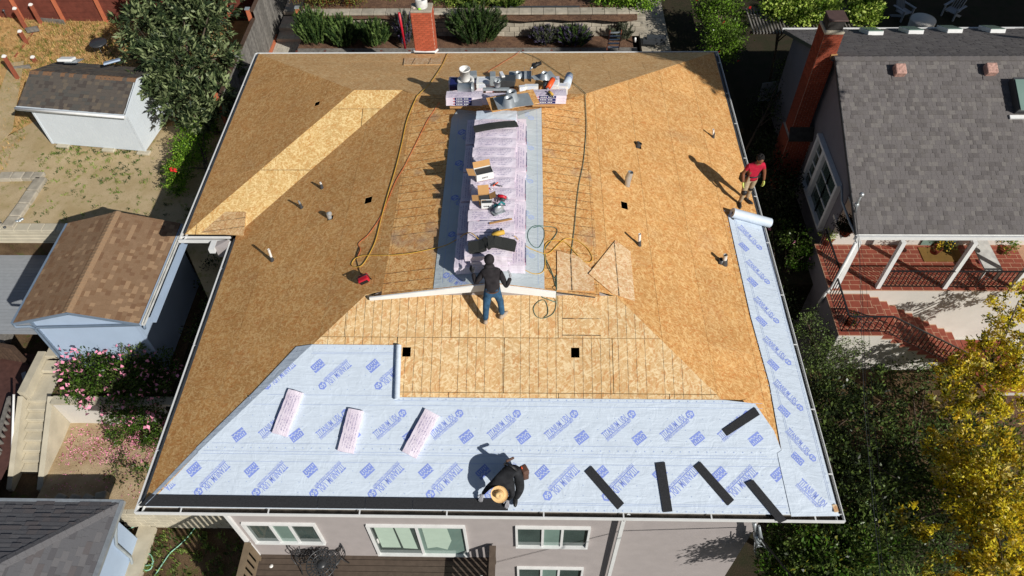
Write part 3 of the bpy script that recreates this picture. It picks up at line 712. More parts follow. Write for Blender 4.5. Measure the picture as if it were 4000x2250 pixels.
for x in [939, 1163, 1385, 1607, 1828, 2052, 2279, 2505, 2732, 2960]:
    y = 1703 + (x - 939) * .008; stamp(pm, LOGO, 'front', (x - 16, y + 26), (x + 92, y - 60), 1, .014, scale=.84)
pm.build('printed_lettering', INK, c2)
lm = MB()
for yy in (yA + .03, yA + .19, yB - .07, yB - .17): print_line(lm, 'front', yy + .1, yy, W - 1.5, yy, .014)
dots(lm, 'front', [(x * .19 + 1.4, yA + .1) for x in range(0, 64)] + [(x * .19 + 2.2, yB - .04) for x in range(0, 56)], .014)
dots(lm, 'front', [(x * .38 + 2.3, y) for x in range(0, 28) for y in (1.5, 1.72, 1.95)], .014, .011)
lm.build('printed_marks', INKF, c2)
pm = Stamps(); clipc3 = ccw([(yB, yB), (xr, yB), (xr, yC), (yC, yC)])
for x in [1140, 1357, 1575]:
    stamp(pm, TITLE, 'front', (x, 1408), (x - 103, 1500), 1, .020, clip=clipc3)
for x in [1232, 1447]: stamp(pm, LOGO, 'front', (x + 18, 1400), (x - 84, 1490), 1, .020, scale=.84)
pm.build('printed_lettering', INK, c3)
lm = MB()
for yy in (yC - .17, yC - .2, yB + .03): print_line(lm, 'front', yy + .2, yy, xr, yy, .02)
dots(lm, 'front', [(x * .38 + 3.6, y) for x in range(0, 6) for y in (2.5, 2.8, 3.1)] + [(x * .19 + 3.8, yC - .08) for x in range(0, 10)], .02, .012)
lm.build('printed_marks', INKF, c3)
pm = Stamps()
for a, b in [((2880, 879), (2965, 960)), ((2911, 1014), (2996, 1094)), ((2942, 1159), (3031, 1247)), ((2978, 1316), (3078, 1410)), ((3019, 1487), (3124, 1588)), ((3067, 1677), (3173, 1785))]:
    stamp(pm, TITLE, 'right', (a[0] + 2, a[1] + 6), (b[0] - 4, b[1] + 8), 1, .024)
stamp(pm, TITLE, 'front', (3112, 1890), (3232, 2010), 1, .024, clip=ccw([(12.5, .25), (14.9, .25), (14.9, 1.3), (12.5, 1.3)]))
for a in [(2901, 962), (2934, 1099), (2968, 1252), (3013, 1423), (3054, 1604), (3106, 1790)]:
    stamp(pm, LOGO, 'right', (a[0] - 18, a[1] - 8), (a[0] + 70, a[1] + 80), 1, .024, scale=.84)
pm.build('printed_lettering', INK, c4)
lm = MB()
for f in (.14, .18, .84, .88):
    x0 = rs_poly[0][0] * (1 - f) + rs_poly[1][0] * f; x1 = 13.95 * (1 - f) + (W - .13) * f
    print_line(lm, 'right', x0, rs_poly[0][1] - .1, x1, 1.35 if f < .5 else .4, .024)
for i in range(40):
    y = 8.6 - i * .2; dots(lm, 'right', [(14.72 + .002 * i, y)] + ([(13.78 + .004 * i, y)] if y > 1.6 else []) + ([(14.25, y)] if i % 2 and y > 1.2 else []), .024, .013)
lm.build('printed_marks', INKF, c4)
pm = Stamps()
for hx, hy in [(2068, 463), (2068, 581), (2066, 711), (2070, 852), (2072, 1003)]:
    stamp(pm, TITLE, 'capr', (hx - 78, hy - 62), (hx, hy), 1, .012, clip=ccw([(8.3, 4.4), (8.74, 4.4), (8.71, 11.1), (8.25, 10.7)]))
pm.build('printed_lettering', [M['ink_faint'], M['memb_old']], kr)
lm = MB(); print_line(lm, 'capr', 8.6, 4.6, 8.58, 10.9, .012); dots(lm, 'capr', [(8.67, 4.7 + i * .19) for i in range(32)], .012, .011); lm.build('printed_marks', INKF, kr)
pm = Stamps()
for hx, hy in [(1812, 511), (1800, 632), (1784, 767), (1772, 910)]:
    stamp(pm, TITLE, 'capl', (hx + 80, hy + 62), (hx, hy), 1, .012, clip=ccw([(6.25, 4.5), (6.95, 4.5), (6.9, 10.4), (6.3, 10.6)]))
stamp(pm, TITLE, 'capl', (1840, 1120), (1749, 1070), 1, .012, clip=ccw([(6.25, 4.5), (7.3, 4.5), (7.3, 10.4), (6.25, 10.4)]))
pm.build('printed_lettering', INK, kl)
lm = MB(); print_line(lm, 'capl', 6.42, 4.6, 6.4, 10.6, .012); dots(lm, 'capl', [(6.33, 4.7 + i * .19) for i in range(30)], .012, .011); lm.build('printed_marks', INKF, kl)
# rolls
def roll(label, pl, a, b, r, fixed_len=None):
    A = on(pl, *a); B = on(pl, *b); n = nrm(pl); A = A + n * (r + .02); B = B + n * (r + .02)
    if fixed_len: B = A + (B - A).normalized() * fixed_len
    t = empty('underlayment_roll', A, label, 'roll', 'rolls of underlayment'); m = MB(); m.tube([A, B], r, 24, mi=0, cap=False)
    d_ = (B - A).normalized()
    for P, s_ in ((A, -1), (B, 1)):
        Rr = d_.to_track_quat('Z', 'Y').to_matrix()
        m.lathe([(r, 0), (r * .97, -.004 * s_), (.045, -.004 * s_), (.045, .05 * -s_)], 24, c=P, M=Rr, mi=0)
    m.build('roll', M['memb'], t)
    c = MB(); c.tube([A + d_ * .02, B - d_ * .02], .045, 14, cap=True); c.build('core', M['steel_d'], t)
    return t
roll('slim roll of blue underlayment lying up the front slope beside the bare boards', 'front', (1553, 1562), (1560, 1352), .062)
roll('thick white underlayment roll at the top of the right eave strip', 'right', (2848, 845), (2995, 885), .135)
# black starter strips
def strip_piece(label, px4, pl, t=.008, lift=.05, mat='black', name='starter_strip', group='black starter strips lying loose on the underlayment', cat='starter strip', bend=0):
    P = [on(pl, *p, lift) for p in px4]; m = MB(); m.prism([p + Vector((0, 0, t)) for p in P], (0, 0, -t))
    o = m.build(name, M[mat]); return tag(o, label, cat, group)
for i, x in enumerate([548, 1040, 1425, 1610]):
    pass
xx = [(545, 1240), (1240, 1426), (1426, 1611), (1611, 1985)]
def at_front(px, y): 
    # x on the eave line at a picture column
    lo, hi = 0., 15.
    for _ in range(40):
        mid = (lo + hi) / 2
        if proj((mid, y, zp('front', mid, y)))[0] < px: lo = mid
        else: hi = mid
    return lo
labs = ['leftmost eave starter strip reaching the roof corner', 'second eave starter strip from the left corner', 'third eave starter strip from the left corner', 'eave starter strip ending under the straw-hatted worker']
for (pa, pb), lb in zip(xx, labs):
    x0, x1 = at_front(pa, .1), at_front(pb, .1); m = MB()
    m.prism([(x0 + .004, .115, zp('front', x0, .115) + .04), (x1 - .004, .115, zp('front', x1, .115) + .04), (x1 - .004, .335, zp('front', x1, .335) + .04), (x0 + .004 + (.2 if pa == 545 else 0), .335, zp('front', x0, .335) + .04)], (0, 0, -.008))
    tag(m.build('starter_strip', M['black']), 'black ' + lb, 'starter strip', 'black starter strips nailed along the front eave')
for lb, q in [('black starter strip slanting down right, directly right of the kneeling worker', [(2284, 1843), (2310, 1820), (2438, 1966), (2413, 1991)]),
              ('black starter strip lying nearly straight up the slope', [(2560, 1809), (2597, 1805), (2627, 1998), (2590, 2001)]),
              ('black starter strip slanting down right, third of the loose ones from the left', [(2710, 1823), (2735, 1803), (2868, 1953), (2843, 1976)]),
              ('black starter strip near the right hip, tilted opposite to the other loose ones', [(2821, 1678), (2840, 1703), (2968, 1620), (2948, 1591)])]:
    o = strip_piece(lb, q, 'front', lift=.03)
# the last one projects over the gutter: straight slab along the roof plane
A = on('front', 2912, 1886, .05); B = on('front', 3043, 2044, .05); A2 = on('front', 2936, 1876, .05)
w = (A2 - A); dd = (B - A); m = MB(); m.prism([A, A + w * 1.25, B + w * 1.25, B], (0, 0, -.008)); tag(m.build('starter_strip', M['black']), 'black starter strip overhanging the front gutter at the right corner', 'starter strip', 'black starter strips lying loose on the underlayment')
# ================================================================ shingle bundles
ORD = ['first', 'second', 'third', 'fourth', 'fifth', 'sixth', 'seventh', 'eighth', 'ninth', 'tenth', 'eleventh', 'twelfth', 'thirteenth', 'fourteenth']
def bundle_mesh(lx=1.0, ly=.34, h=.085, sag=0., seed=0):
    rnd = random.Random(seed); m = MB(); nx, ny = 9, 4
    def zt(i, j):
        u = i / nx - .5; return h + (rnd.random() - .5) * .008 - sag * 4 * u * u - .012 * (2 * j / ny - 1) ** 2
    top = [[(-lx / 2 + lx * i / nx + rnd.uniform(-.004, .004), -ly / 2 + ly * j / ny + rnd.uniform(-.006, .006), zt(i, j)) for j in range(ny + 1)] for i in range(nx + 1)]
    vs = []; fs = []
    for r in top: vs += r
    N = ny + 1
    for i in range(nx):
        for j in range(ny): fs.append((i * N + j, (i + 1) * N + j, (i + 1) * N + j + 1, i * N + j + 1))
    b = len(vs); ring = [(i, 0) for i in range(nx + 1)] + [(nx, j) for j in range(1, ny + 1)] + [(i, ny) for i in range(nx - 1, -1, -1)] + [(0, j) for j in range(ny - 1, 0, -1)]
    for i, j in ring:
        x, y, z = top[i][j]; vs.append((x * 1.006, y * 1.01, z - h * .97 if True else 0))
    R = len(ring)
    for k in range(R):
        i, j = ring[k]; i2, j2 = ring[(k + 1) % R]
        fs.append((b + k, b + (k + 1) % R, i2 * N + j2, i * N + j))
    fs.append(tuple(b + k for k in range(R))[::-1])
    m.add(vs, fs, 0, False); return m
_bm = {}
def bundle(loc, label, group, rz=0, tilt=(0, 0), lx=1.0, ly=.34, h=.085, sag=0, lab=1, mat=None, band=True):
    key = (lx, ly, h, sag, lab, mat is None, band)
    t = empty('shingle_bundle', loc, label, 'shingle bundle', group); t.rotation_euler = (tilt[0], tilt[1], rz)
    if key not in _bm:
        o = bundle_mesh(lx, ly, h, sag, len(_bm)).build('wrapper', mat or M['wrap'], t, world=False)
        lb = MB()
        if band:
            for x0, x1, zz in ((-.22, .2, .5),):
                lb.box((lab * (-.02), -ly / 2 - .006, h * .48), (.46, .012, h * .8), mi=0)
                for ii in range(7): lb.box((-.2 + ii * .045 + (.03 if ii > 3 else 0), -ly / 2 - .0125, h * .5), (.03, .003, h * .3), mi=1)
            lb.box((-.28 * lab, -ly / 2 - .003, h * .5), (.035, .006, h * .3), mi=2)
            l2 = lb.build('label', [M['navy'], M['boxwhite'], M['red']], t, world=False); _bm[key] = (o.data, l2.data)
        else: _bm[key] = (o.data, None)
    else:
        a, b_ = _bm[key]; link('wrapper', a, t, False)
        if b_: link('label', b_, t, False)
    return t
TILT = math.atan(SCAP)
# lengthwise bundles under the crosswise ones: two columns each side of the ridge, several high
for side, sg in (('shaded', -1), ('sunlit', 1)):
    for k in range(5):
        y = 4.83 + .5 + k * 1.06
        if sg < 0: y -= .05
        for colx, nm, lay in ((.60, 'outer', 3), (.22, 'inner', 4)):
            for q in range(lay):
                x = 7.5 + sg * (colx + random.uniform(-.012, .02) + .01)
                z = ZR - abs(x - 7.5) * SCAP + .02 + q * .088
                lb = f"pink lengthwise bundle, {side} {nm} column, {ORD[k]} from gable, {ORD[q]} layer up"
                if nm == 'inner': lb = lb.replace('layer', 'layer')
                bundle((x, y + random.uniform(-.015, .015), z), lb, 'lengthwise shingle bundles under the ridge stack', rz=math.pi / 2 + random.uniform(-.012, .012), tilt=(0, 0), ly=.36, lab=1, band=(nm == 'outer'))
# crosswise rows
ROWS = [1040, 992, 945, 917, 875, 830, 788, 748, 710, 672, 630, 590, 557, 524, 490, 458]
ztop = ZR + .02 + 4 * .088
n_rows = 14
ys = [4.98 + i * (9.80 - 4.98) / (n_rows - 1) for i in range(n_rows)]
for i, y in enumerate(ys):
    for q in range(2):
        x = 7.5 + random.uniform(-.02, .02) + (.02 if i % 3 else -.02); wh = (i == n_rows - 1 and q == 1)
        lb = f"{'white' if wh else 'pink'}-wrapped crosswise bundle, {ORD[i]} row from gable, {'upper' if q else 'lower'} of its pair"
        bundle((x, y, ztop + q * .084 - .015), lb, 'crosswise shingle bundles on top of the ridge stack', rz=random.uniform(-.02, .02), tilt=(math.radians(2.2), 0), lx=1.06, ly=.338, sag=.02, mat=M['memb'] if wh else None, band=(i in (2, 3)))
ZT = ztop + .17   # top of the stack
# three loose bundles on the front slope
def bundle_on(pl, px, end1, end2, label, group, ly=.34):
    a = on(pl, *end1); b = on(pl, *end2); n = nrm(pl); u = (b - a).normalized(); v = n.cross(u)
    t = bundle((a + b) / 2 + n * .03, label, group, ly=ly, lx=(b - a).length)
    t.rotation_mode = 'XYZ'; t.rotation_euler = Matrix((u, v, n)).transposed().to_euler(); return t
for lb, e1, e2 in [('pink shingle bundle lying alone on the front slope, leftmost of three', (1095, 1700), (1160, 1530)),
                   ('pink shingle bundle in the middle of the three on the front slope', (1352, 1768), (1394, 1603)),
                   ('pink shingle bundle on the front slope, right one of three and tilted most', (1600, 1779), (1690, 1613))]:
    a, b = e2, e1
    bundle_on('front', 0, a, b, lb, 'loose shingle bundles on the front underlayment')
# black felt strips draped over the ridge stack
def drape(label, pts, w, th, layers=1, cat='ridge shingles'):
    t = empty('ridge_shingle_stack', pts[0], label, cat)
    for l in range(layers):
        m = MB(); P = [Vector(p) + Vector((.02 * l, -.01 * l, -th * l)) for p in pts]
        for i in range(len(P) - 1):
            a, b = P[i], P[i + 1]; dv = (b - a).normalized(); s_ = Vector((0, 0, 1)).cross(dv).normalized() * w / 2
            dn = Vector((0, 0, -th * .9)); vs = [a - s_, b - s_, b + s_, a + s_, a - s_ + dn, b - s_ + dn, b + s_ + dn, a + s_ + dn]
            m.add(vs, [(0, 1, 2, 3), (7, 6, 5, 4), (0, 4, 5, 1), (3, 2, 6, 7)] + ([(0, 3, 7, 4)] if i == 0 else []) + ([(1, 5, 6, 2)] if i == len(P) - 2 else []), 0, False)
        m.build('shingle', M['felt'], t)
    return t
Z = ZT + .06
drape('curved stack of dark felt ridge shingles near the back end of the ridge stack', [atz(1850, 502, Z), atz(1890, 494, Z + .03), atz(1930, 487, Z + .06), atz(1975, 482, Z + .06), atz(2016, 480, Z + .02)], .2, .014, 3)
drape('wavy pile of dark felt ridge shingles near the gable end, humped over a tool', [atz(1829, 963, Z - .02), atz(1870, 958, Z), atz(1892, 950, Z + .05), atz(1905, 940, Z + .1), atz(1930, 938, Z + .1), atz(1960, 945, Z + .06), atz(2008, 955, Z + .02)], .3, .022, 3)
# things on top of the stack
def obox(name, label, cat, c, size, rz, flaps=(), mat='boxwhite', inner='card', text=None, tilt=(0, 0)):
    """open carton with flaps"""
    t = empty(name, c, label, cat); t.rotation_euler = (tilt[0], tilt[1], rz); lx, ly, h = size; m = MB(); th = .008
    m.box((0, 0, th / 2), (lx, ly, th), mi=1)
    for (cx, cy, dx, dy) in ((0, -ly / 2, lx, th), (0, ly / 2, lx, th), (-lx / 2, 0, th, ly - th), (lx / 2, 0, th, ly - th)): m.box((cx, cy, h / 2 + th), (dx, dy, h), mi=0)
    m.build('carton', [M[mat], M[inner]], t, world=False)
    for (side, ang, ln) in flaps:
        f = MB(); ca, sa = math.cos(ang), math.sin(ang)
        if side in 'NS':
            sg = 1 if side == 'N' else -1; f.add([(-lx / 2, sg * ly / 2, h), (lx / 2, sg * ly / 2, h), (lx / 2, sg * (ly / 2 + ln * ca), h + ln * sa), (-lx / 2, sg * (ly / 2 + ln * ca), h + ln * sa)], [(0, 1, 2, 3)])
        else:
            sg = 1 if side == 'E' else -1; f.add([(sg * lx / 2, -ly / 2, h), (sg * lx / 2, ly / 2, h), (sg * (lx / 2 + ln * ca), ly / 2, h + ln * sa), (sg * (lx / 2 + ln * ca), -ly / 2, h + ln * sa)], [(0, 1, 2, 3)])
        f.build('flap', M[inner] if mat != 'boxwhite' or side != 'S' else M[mat], t, world=False)
    f = MB(); f.box((0, 0, h * .55), (lx * .9, ly * .85, h * .8)); f.build('contents', M['steel_d'], t, world=False)
    if text:
        vs, fs = text_mesh(text, .06, .004, 1.); w = max(p[0] for p in vs); k = .16 / w; f = MB(); f.add([(-.08 + p[0] * k, -ly / 2 - th / 2 - .002, h * .35 + p[1] * .9) for p in vs], fs); f.build('printed_lettering', M['inkblack'], t, world=False)
    return t
p = atz(1890, 690, ZT); obox('carton', 'open white nail carton with HUSTCO-like lettering upside down on the ridge stack'.replace('HUSTCO-like ', 'black '), 'carton', p, (.42, .26, .2), .32, (('W', .3, .2), ('N', 1.1, .16)), text='HUSTCO')
p = atz(1893, 790, ZT); obox('carton', 'small brown carton with all flaps spread open, mid ridge stack', 'carton', p, (.26, .2, .16), .15, (('N', .9, .22), ('W', .1, .16), ('E', .5, .16)), mat='card')
p = atz(1902, 808, ZT); obox('carton', 'small white printed carton standing in front of the brown open one', 'carton', p, (.25, .12, .17), .05, (), text='NAILS'[:0] + 'COIL')
def nailer(loc, rz, body, label, s=1., cat='nail gun'):
    t = empty('nail_gun', loc, label, cat); t.rotation_euler = (0, 0, rz); t.scale = (s, s, s)
    m = MB(); m.tube([(-.16, 0, .10), (-.02, 0, .12), (.1, 0, .12)], [.045, .055, .05], 10); m.build('body', body, t, world=False)
    m = MB(); m.tube([(.02, 0, .11), (.05, .06, .08), (.08, .17, .04)], [.028, .022, .026], 8); m.build('grip', M['rubber'], t, world=False)
    m = MB(); m.lathe([(.001, -.03), (.075, -.03), (.08, 0), (.075, .03), (.001, .03)], 16, c=(-.06, .07, .06), M=Matrix.Rotation(1.2, 3, 'X')); m.build('magazine', M['steel_d'], t, world=False)
    m = MB(); m.tube([(-.16, 0, .1), (-.22, .01, .06), (-.24, .01, .02)], [.025, .02, .012], 8); m.build('nose', M['galv'], t, world=False)
    return t
def saw(loc, rz, label, c='teal'):
    t = empty('circular_saw', loc, label, 'saw'); t.rotation_euler = (0, 0, rz)
    m = MB(); m.lathe([(.001, -.02), (.11, -.02), (.12, 0), (.11, .03), (.001, .03)], 20, c=(0, 0, .12), M=Matrix.Rotation(math.pi / 2, 3, 'X')); m.build('blade_guard', M['galv'], t, world=False)
    m = MB(); m.tube([(-.02, .04, .12), (-.02, .17, .12)], [.07, .06], 12); m.tube([(.0, .05, .2), (.1, .08, .24), (.17, .06, .16)], [.03, .025, .03], 8); m.build('motor_housing', M[c], t, world=False)
    m = MB(); m.box((0, .03, .01), (.3, .16, .01)); m.build('base_plate', M['galv'], t, world=False)
    m = MB(); m.tube([(.17, .06, .16), (.22, .1, .05), (.1, .22, .02), (-.08, .2, .02), (-.18, .1, .02), (-.14, -.05, .02)], .008, 6); m.build('power_cord', M['rubber'], t, world=False)
    return t
saw(atz(1950, 832, ZT), .5, 'teal and silver circular saw lying on the ridge stack')
nailer(atz(1958, 778, ZT), 2.9, M['red'], 'red and black nail gun beside the open brown carton', .8)
nailer(atz(1952, 926, ZT), .3, M['yellow'], 'black nail gun with yellow body behind the wavy felt pile', 1.1)
def tool(name, label, cat, parts):
    t = empty(name, parts[0][1][0], label, cat)
    for nm, pts, r, mt in parts:
        m = MB(); m.tube(pts, r, 7); m.build(nm, M[mt], t)
    return t
a = atz(1925, 727, ZT + .02); tool('hammer', 'roofing hammer with orange handle lying across the ridge stack', 'hammer', [('handle', [a, atz(1945, 712, ZT + .05)], .016, 'orange'), ('head', [atz(1925, 718, ZT + .04), atz(1962, 728, ZT + .03)], .014, 'steel_d')])
tool('utility_knife', 'red utility knife lying beside the roofing hammer', 'knife', [('handle', [atz(1893, 743, ZT + .02), atz(1912, 735, ZT + .02)], .018, 'red'), ('blade', [atz(1912, 735, ZT + .02), atz(1924, 741, ZT + .02)], .012, 'pvc')])
m = MB(); m.beam(atz(1912, 873, ZT + .012), atz(2000, 855, ZT + .012), .05, .012); tag(m.build('shim_board', M['card']), 'thin wooden shim lying across the ridge stack below the saw', 'board')
# ---------------------------------------------------------------- tool and flashing cluster on the back slope
def zb(x, y): return zp('back', x, y)
def bk(px, py, h=0): return on('back', px, py, h)
def setw(px0, px1, py): return (bk(px1, py) - bk(px0, py)).length
st = [('left stack', 1816, 395, 3), ('middle stack', 1955, 392, 2), ('right stack', 2140, 388, 3)]
for nm, px, py, nl in st:
    p = bk(px, py + 6, .14); p.z -= .14
    for q in range(nl):
        bundle((p.x + random.uniform(-.01, .01), p.y, p.z + .16 + q * .088), f'pink bundle in the {nm} below the flashings, {ORD[q]} layer up', 'shingle bundles behind the ridge', rz=random.uniform(-.02, .02), tilt=(-.12, 0), lx=1.0, ly=.36)
    m = MB(); m.box((p.x, p.y + .05, p.z + .06), (.85, .2, .16)); o = m.build('wood_block', M['card']); tag(o, f'timber block levelling the {nm} of shingle bundles', 'block')
def bucket(px, py, lift, label, r=.15, h=.36, tilt=(0, 0), rz=0, mat='pvc', base=True):
    p = bk(px, py, lift); t = empty('bucket', p, label, 'bucket'); t.rotation_euler = (tilt[0], tilt[1], rz)
    m = MB(); m.lathe([(.001, 0), (r * .85, 0), (r, h), (r * 1.06, h), (r * 1.06, h - .03), (r * 1.02, h - .03), (r * .86, .003)], 24); m.lathe([(r * .95, h), (r * .82, .02), (.001, .02)], 24); m.build('pail', M[mat], t, world=False)
    m = MB(); m.tube([(r * 1.05 * math.cos(a), -.03 + .02 * math.sin(a), h - .06 - .12 * math.sin(a)) if True else None for a in [math.pi * i / 10 for i in range(11)]], .005, 5); m.build('handle', M['steel_d'], t, world=False)
    return t
b1 = bucket(1818, 311, .62, 'white bucket standing upright on a round drum among the flashings')
m = MB(); m.lathe([(.001, 0), (.24, 0), (.24, .13), (.23, .14), (.16, .14), (.16, .1), (.001, .1)], 26, c=bk(1820, 326, .48)); tag(m.build('drum_lid', [M['pvc']]), 'short white drum with black top under the white bucket', 'drum')
bucket(1790, 346, .50, 'translucent grey bucket lying on its side', tilt=(0, 1.5), rz=-0.05, mat='galv', r=.17, h=.42)
def carton(px, py, lift, size, rz, mat, label, tilt=-.1, name='carton', cat='carton', lines=True):
    p = bk(px, py, lift) + Vector((0, 0, size[2] / 2)); t = empty(name, p, label, cat); t.rotation_euler = (tilt, 0, rz)
    m = MB(); m.box((0, 0, 0), size); o = m.build('box', M[mat], t, world=False); bevel(o, .006)
    if lines:
        m = MB(); 
        for i in range(4): m.box((-.02 * i, -size[1] / 2 - .002, size[2] * (.3 - .2 * i)), (size[0] * (.6 - .1 * i), .003, size[2] * .06))
        for i in range(3): m.box((0, size[1] * (.2 - .18 * i), size[2] / 2 + .001), (size[0] * .6, size[1] * .05, .003))
        m.build('printed_marks', M['ink_faint'], t, world=False)
    return t
carton(1888, 330, .46, (.38, .42, .14), .02, 'boxwhite', 'flat grey-white carton with printed lid among the flashings')
carton(1780, 335, .4, (.3, .5, .14), .0, 'navy', 'dark blue flat box at the left end of the supply pile', lines=False)
carton(1926, 325, .46, (.16, .3, .3), .05, 'galv2', 'narrow upright grey sleeve next to the printed carton', lines=False)
carton(1985, 330, .40, (.42, .34, .22), -.1, 'steel_d', 'dark blue-grey crate in the middle of the supply pile', lines=False)
carton(2076, 345, .40, (.38, .16, .1), .0, 'boxwhite', 'long white carton lying under the flashing sheets')
carton(2196, 362, .2, (.3, .2, .26), -.05, 'boxwhite', 'white carton with black print under the orange tool')
carton(2160, 338, .38, (.3, .3, .14), -.1, 'boxwhite', 'flat white carton behind the orange tool')
carton(1938, 352, .42, (.74, .1, .06), .0, 'galv2', 'long galvanised trim piece lying on the pink bundles', lines=False)
carton(1870, 402, .02, (.16, .12, .09), .1, 'boxwhite', 'small white packet tucked against the left bundle stack', lines=False)
m = MB(); m.prism([bk(2010, 342, .4), bk(2150, 332, .4), bk(2150, 308, .5), bk(2005, 308, .5)], (0, 0, -.26)); tag(m.build('cardboard_box', M['card']), 'big brown cardboard box under the two flashing plates', 'carton')
for nm, px, py in (('left', 1822, 340), ('middle', 1965, 338), ('right', 2118, 336)):
    p = bk(px, py, .2); p.z -= .2
    for q in range(4): bundle((p.x, p.y, p.z + .1 + q * .088), f'pink bundle hidden behind the {nm} front stack, {ORD[q]} layer up', 'shingle bundles behind the ridge', rz=random.uniform(-.03, .03), tilt=(-.14, 0), lx=1.0, ly=.36)
carton(1850, 300, .5, (.2, .3, .12), .1, 'galv2', 'grey metal box behind the white bucket', lines=False)
carton(1962, 312, .5, (.1, .3, .2), .3, 'boxwhite', 'small upright white packet behind the dark crate')
bucket(1943, 336, .55, 'short grey pot standing beside the dark crate', r=.1, h=.2, mat='galv')
carton(2040, 356, .36, (.18, .14, .16), .2, 'boxwhite', 'small white box in front of the dark crate')
carton(2200, 340, .34, (.22, .2, .06), .0, 'red', 'flat red case at the right end of the pile', lines=False)
def flashing(px, py, lift, size, rz, cone, label, tilt=(0, 0)):
    """galvanised plate with one or two cone jacks"""
    p = bk(px, py, lift); t = empty('pipe_flashing', p, label, 'pipe flashing', 'galvanised pipe flashings in the supply pile'); t.rotation_euler = (tilt[0], tilt[1], rz)
    m = MB(); m.box((0, 0, 0), (size[0], size[1], .006)); m.build('plate', M['galv2'], t, world=False)
    for cx, cy, r, h in cone:
        c = MB(); c.lathe([(r * 1.35, .003), (r * 1.2, .01), (r * .82, h), (r * .74, h), (r * .7, h * .3)], 22, c=(cx, cy, 0)); c.build('cone', M['galv'], t, world=False)
        c = MB(); c.lathe([(r * .72, h * .6), (.001, h * .6)], 16, c=(cx, cy, 0)); c.build('opening', M['hole_shade'], t, world=False)  # black disc painted in for the shade inside the cone
    return t
flashing(2022, 302, .5, (.5, .6), .03, [(.02, -.05, .11, .2)], 'square galvanised flashing with one cone, left of the folded channel')
flashing(2128, 305, .52, (.62, .5), .42, [(-.02, -.02, .11, .2)], 'galvanised flashing with one cone, right of the folded channel, turned askew')
flashing(2005, 395, .52, (.95, .62), .25, [(-.02, .10, .15, .24), (-.16, -.16, .14, .22)], 'large galvanised flashing with two cones resting on a board above the ridge', tilt=(-.1, .02))
m = MB(); P = bk(2003, 393, .47); m.box(P, (1.3, .62, .018), rz=.3); tag(m.build('loose_board', M['osb']), 'loose strand board offcut carrying the two-cone flashing', 'board')
m = MB()
q = bk(2062, 302, .52); m.box(q, (.2, .62, .006)); m.box(q + Vector((-.1, 0, .06)), (.006, .62, .12)); m.box(q + Vector((.1, 0, .06)), (.006, .62, .12)); m.box(q + Vector((0, -.33, .03)), (.3, .1, .006))
tag(m.build('metal_channel', M['galv']), 'folded galvanised channel standing between the two cone flashings', 'flashing')
nailer(bk(2100, 266, .7), .6, M['rubber'], 'black nail gun lying behind the askew flashing', 1.1)
t = nailer(bk(2152, 343, .42), 1.2, M['orange'], 'orange leaf blower shaped tool on the white carton at the right end', 1.5, 'power tool'); t.name = 'power_tool'; t['label'] = 'bulky orange power tool on the white carton at the right end'
nailer(bk(2150, 372, .36), 2.2, M['yellow'], 'small yellow and black nail gun below the orange tool', .7)
A = bk(2213, 335, .12); B = bk(2224, 296, .2); t = empty('membrane_roll', A, 'short grey-white roll leaning at the right end of the supply pile', 'roll'); m = MB(); m.tube([A, B], .12, 20); m.build('roll', M['memb'], t); m = MB(); m.tube([A * .42 + B * .58, A * .36 + B * .64], .123, 20, cap=False); m.build('band', M['ink'], t)
m = MB()
rr = random.Random(3)
for i in range(14):
    c = bk(1915, 402) + Vector((rr.uniform(-.07, .07), rr.uniform(-.08, .08), rr.uniform(.06, .22))); m.box(c, (.08, .07, .05), M=Matrix.Rotation(rr.uniform(0, 3), 3, 'X') @ Matrix.Rotation(rr.uniform(0, 3), 3, 'Z'))
tag(m.build('crumpled_plastic', M['memb']), 'crumpled white plastic bag between the left stack and the two-cone flashing', 'plastic bag')
# red worklight on the left slope
P = on('left', 1432, 1102); t = empty('tool_box', P, 'red and black jobsite radio on the left slope at the cord end', 'radio'); t.rotation_euler = (0, -.35, .25)
m = MB(); m.box((0, 0, .14), (.26, .2, .14)); bevel(m.build('case', M['red'], t, world=False), .03, 2)
m = MB(); m.box((0, -.102, .13), (.2, .01, .09)); m.build('front_panel', M['rubber'], t, world=False)
m = MB(); m.tube([(-.14, 0, .02), (-.14, 0, .24), (.14, 0, .24), (.14, 0, .02)], .012, 6); m.build('handle', M['rubber'], t, world=False)
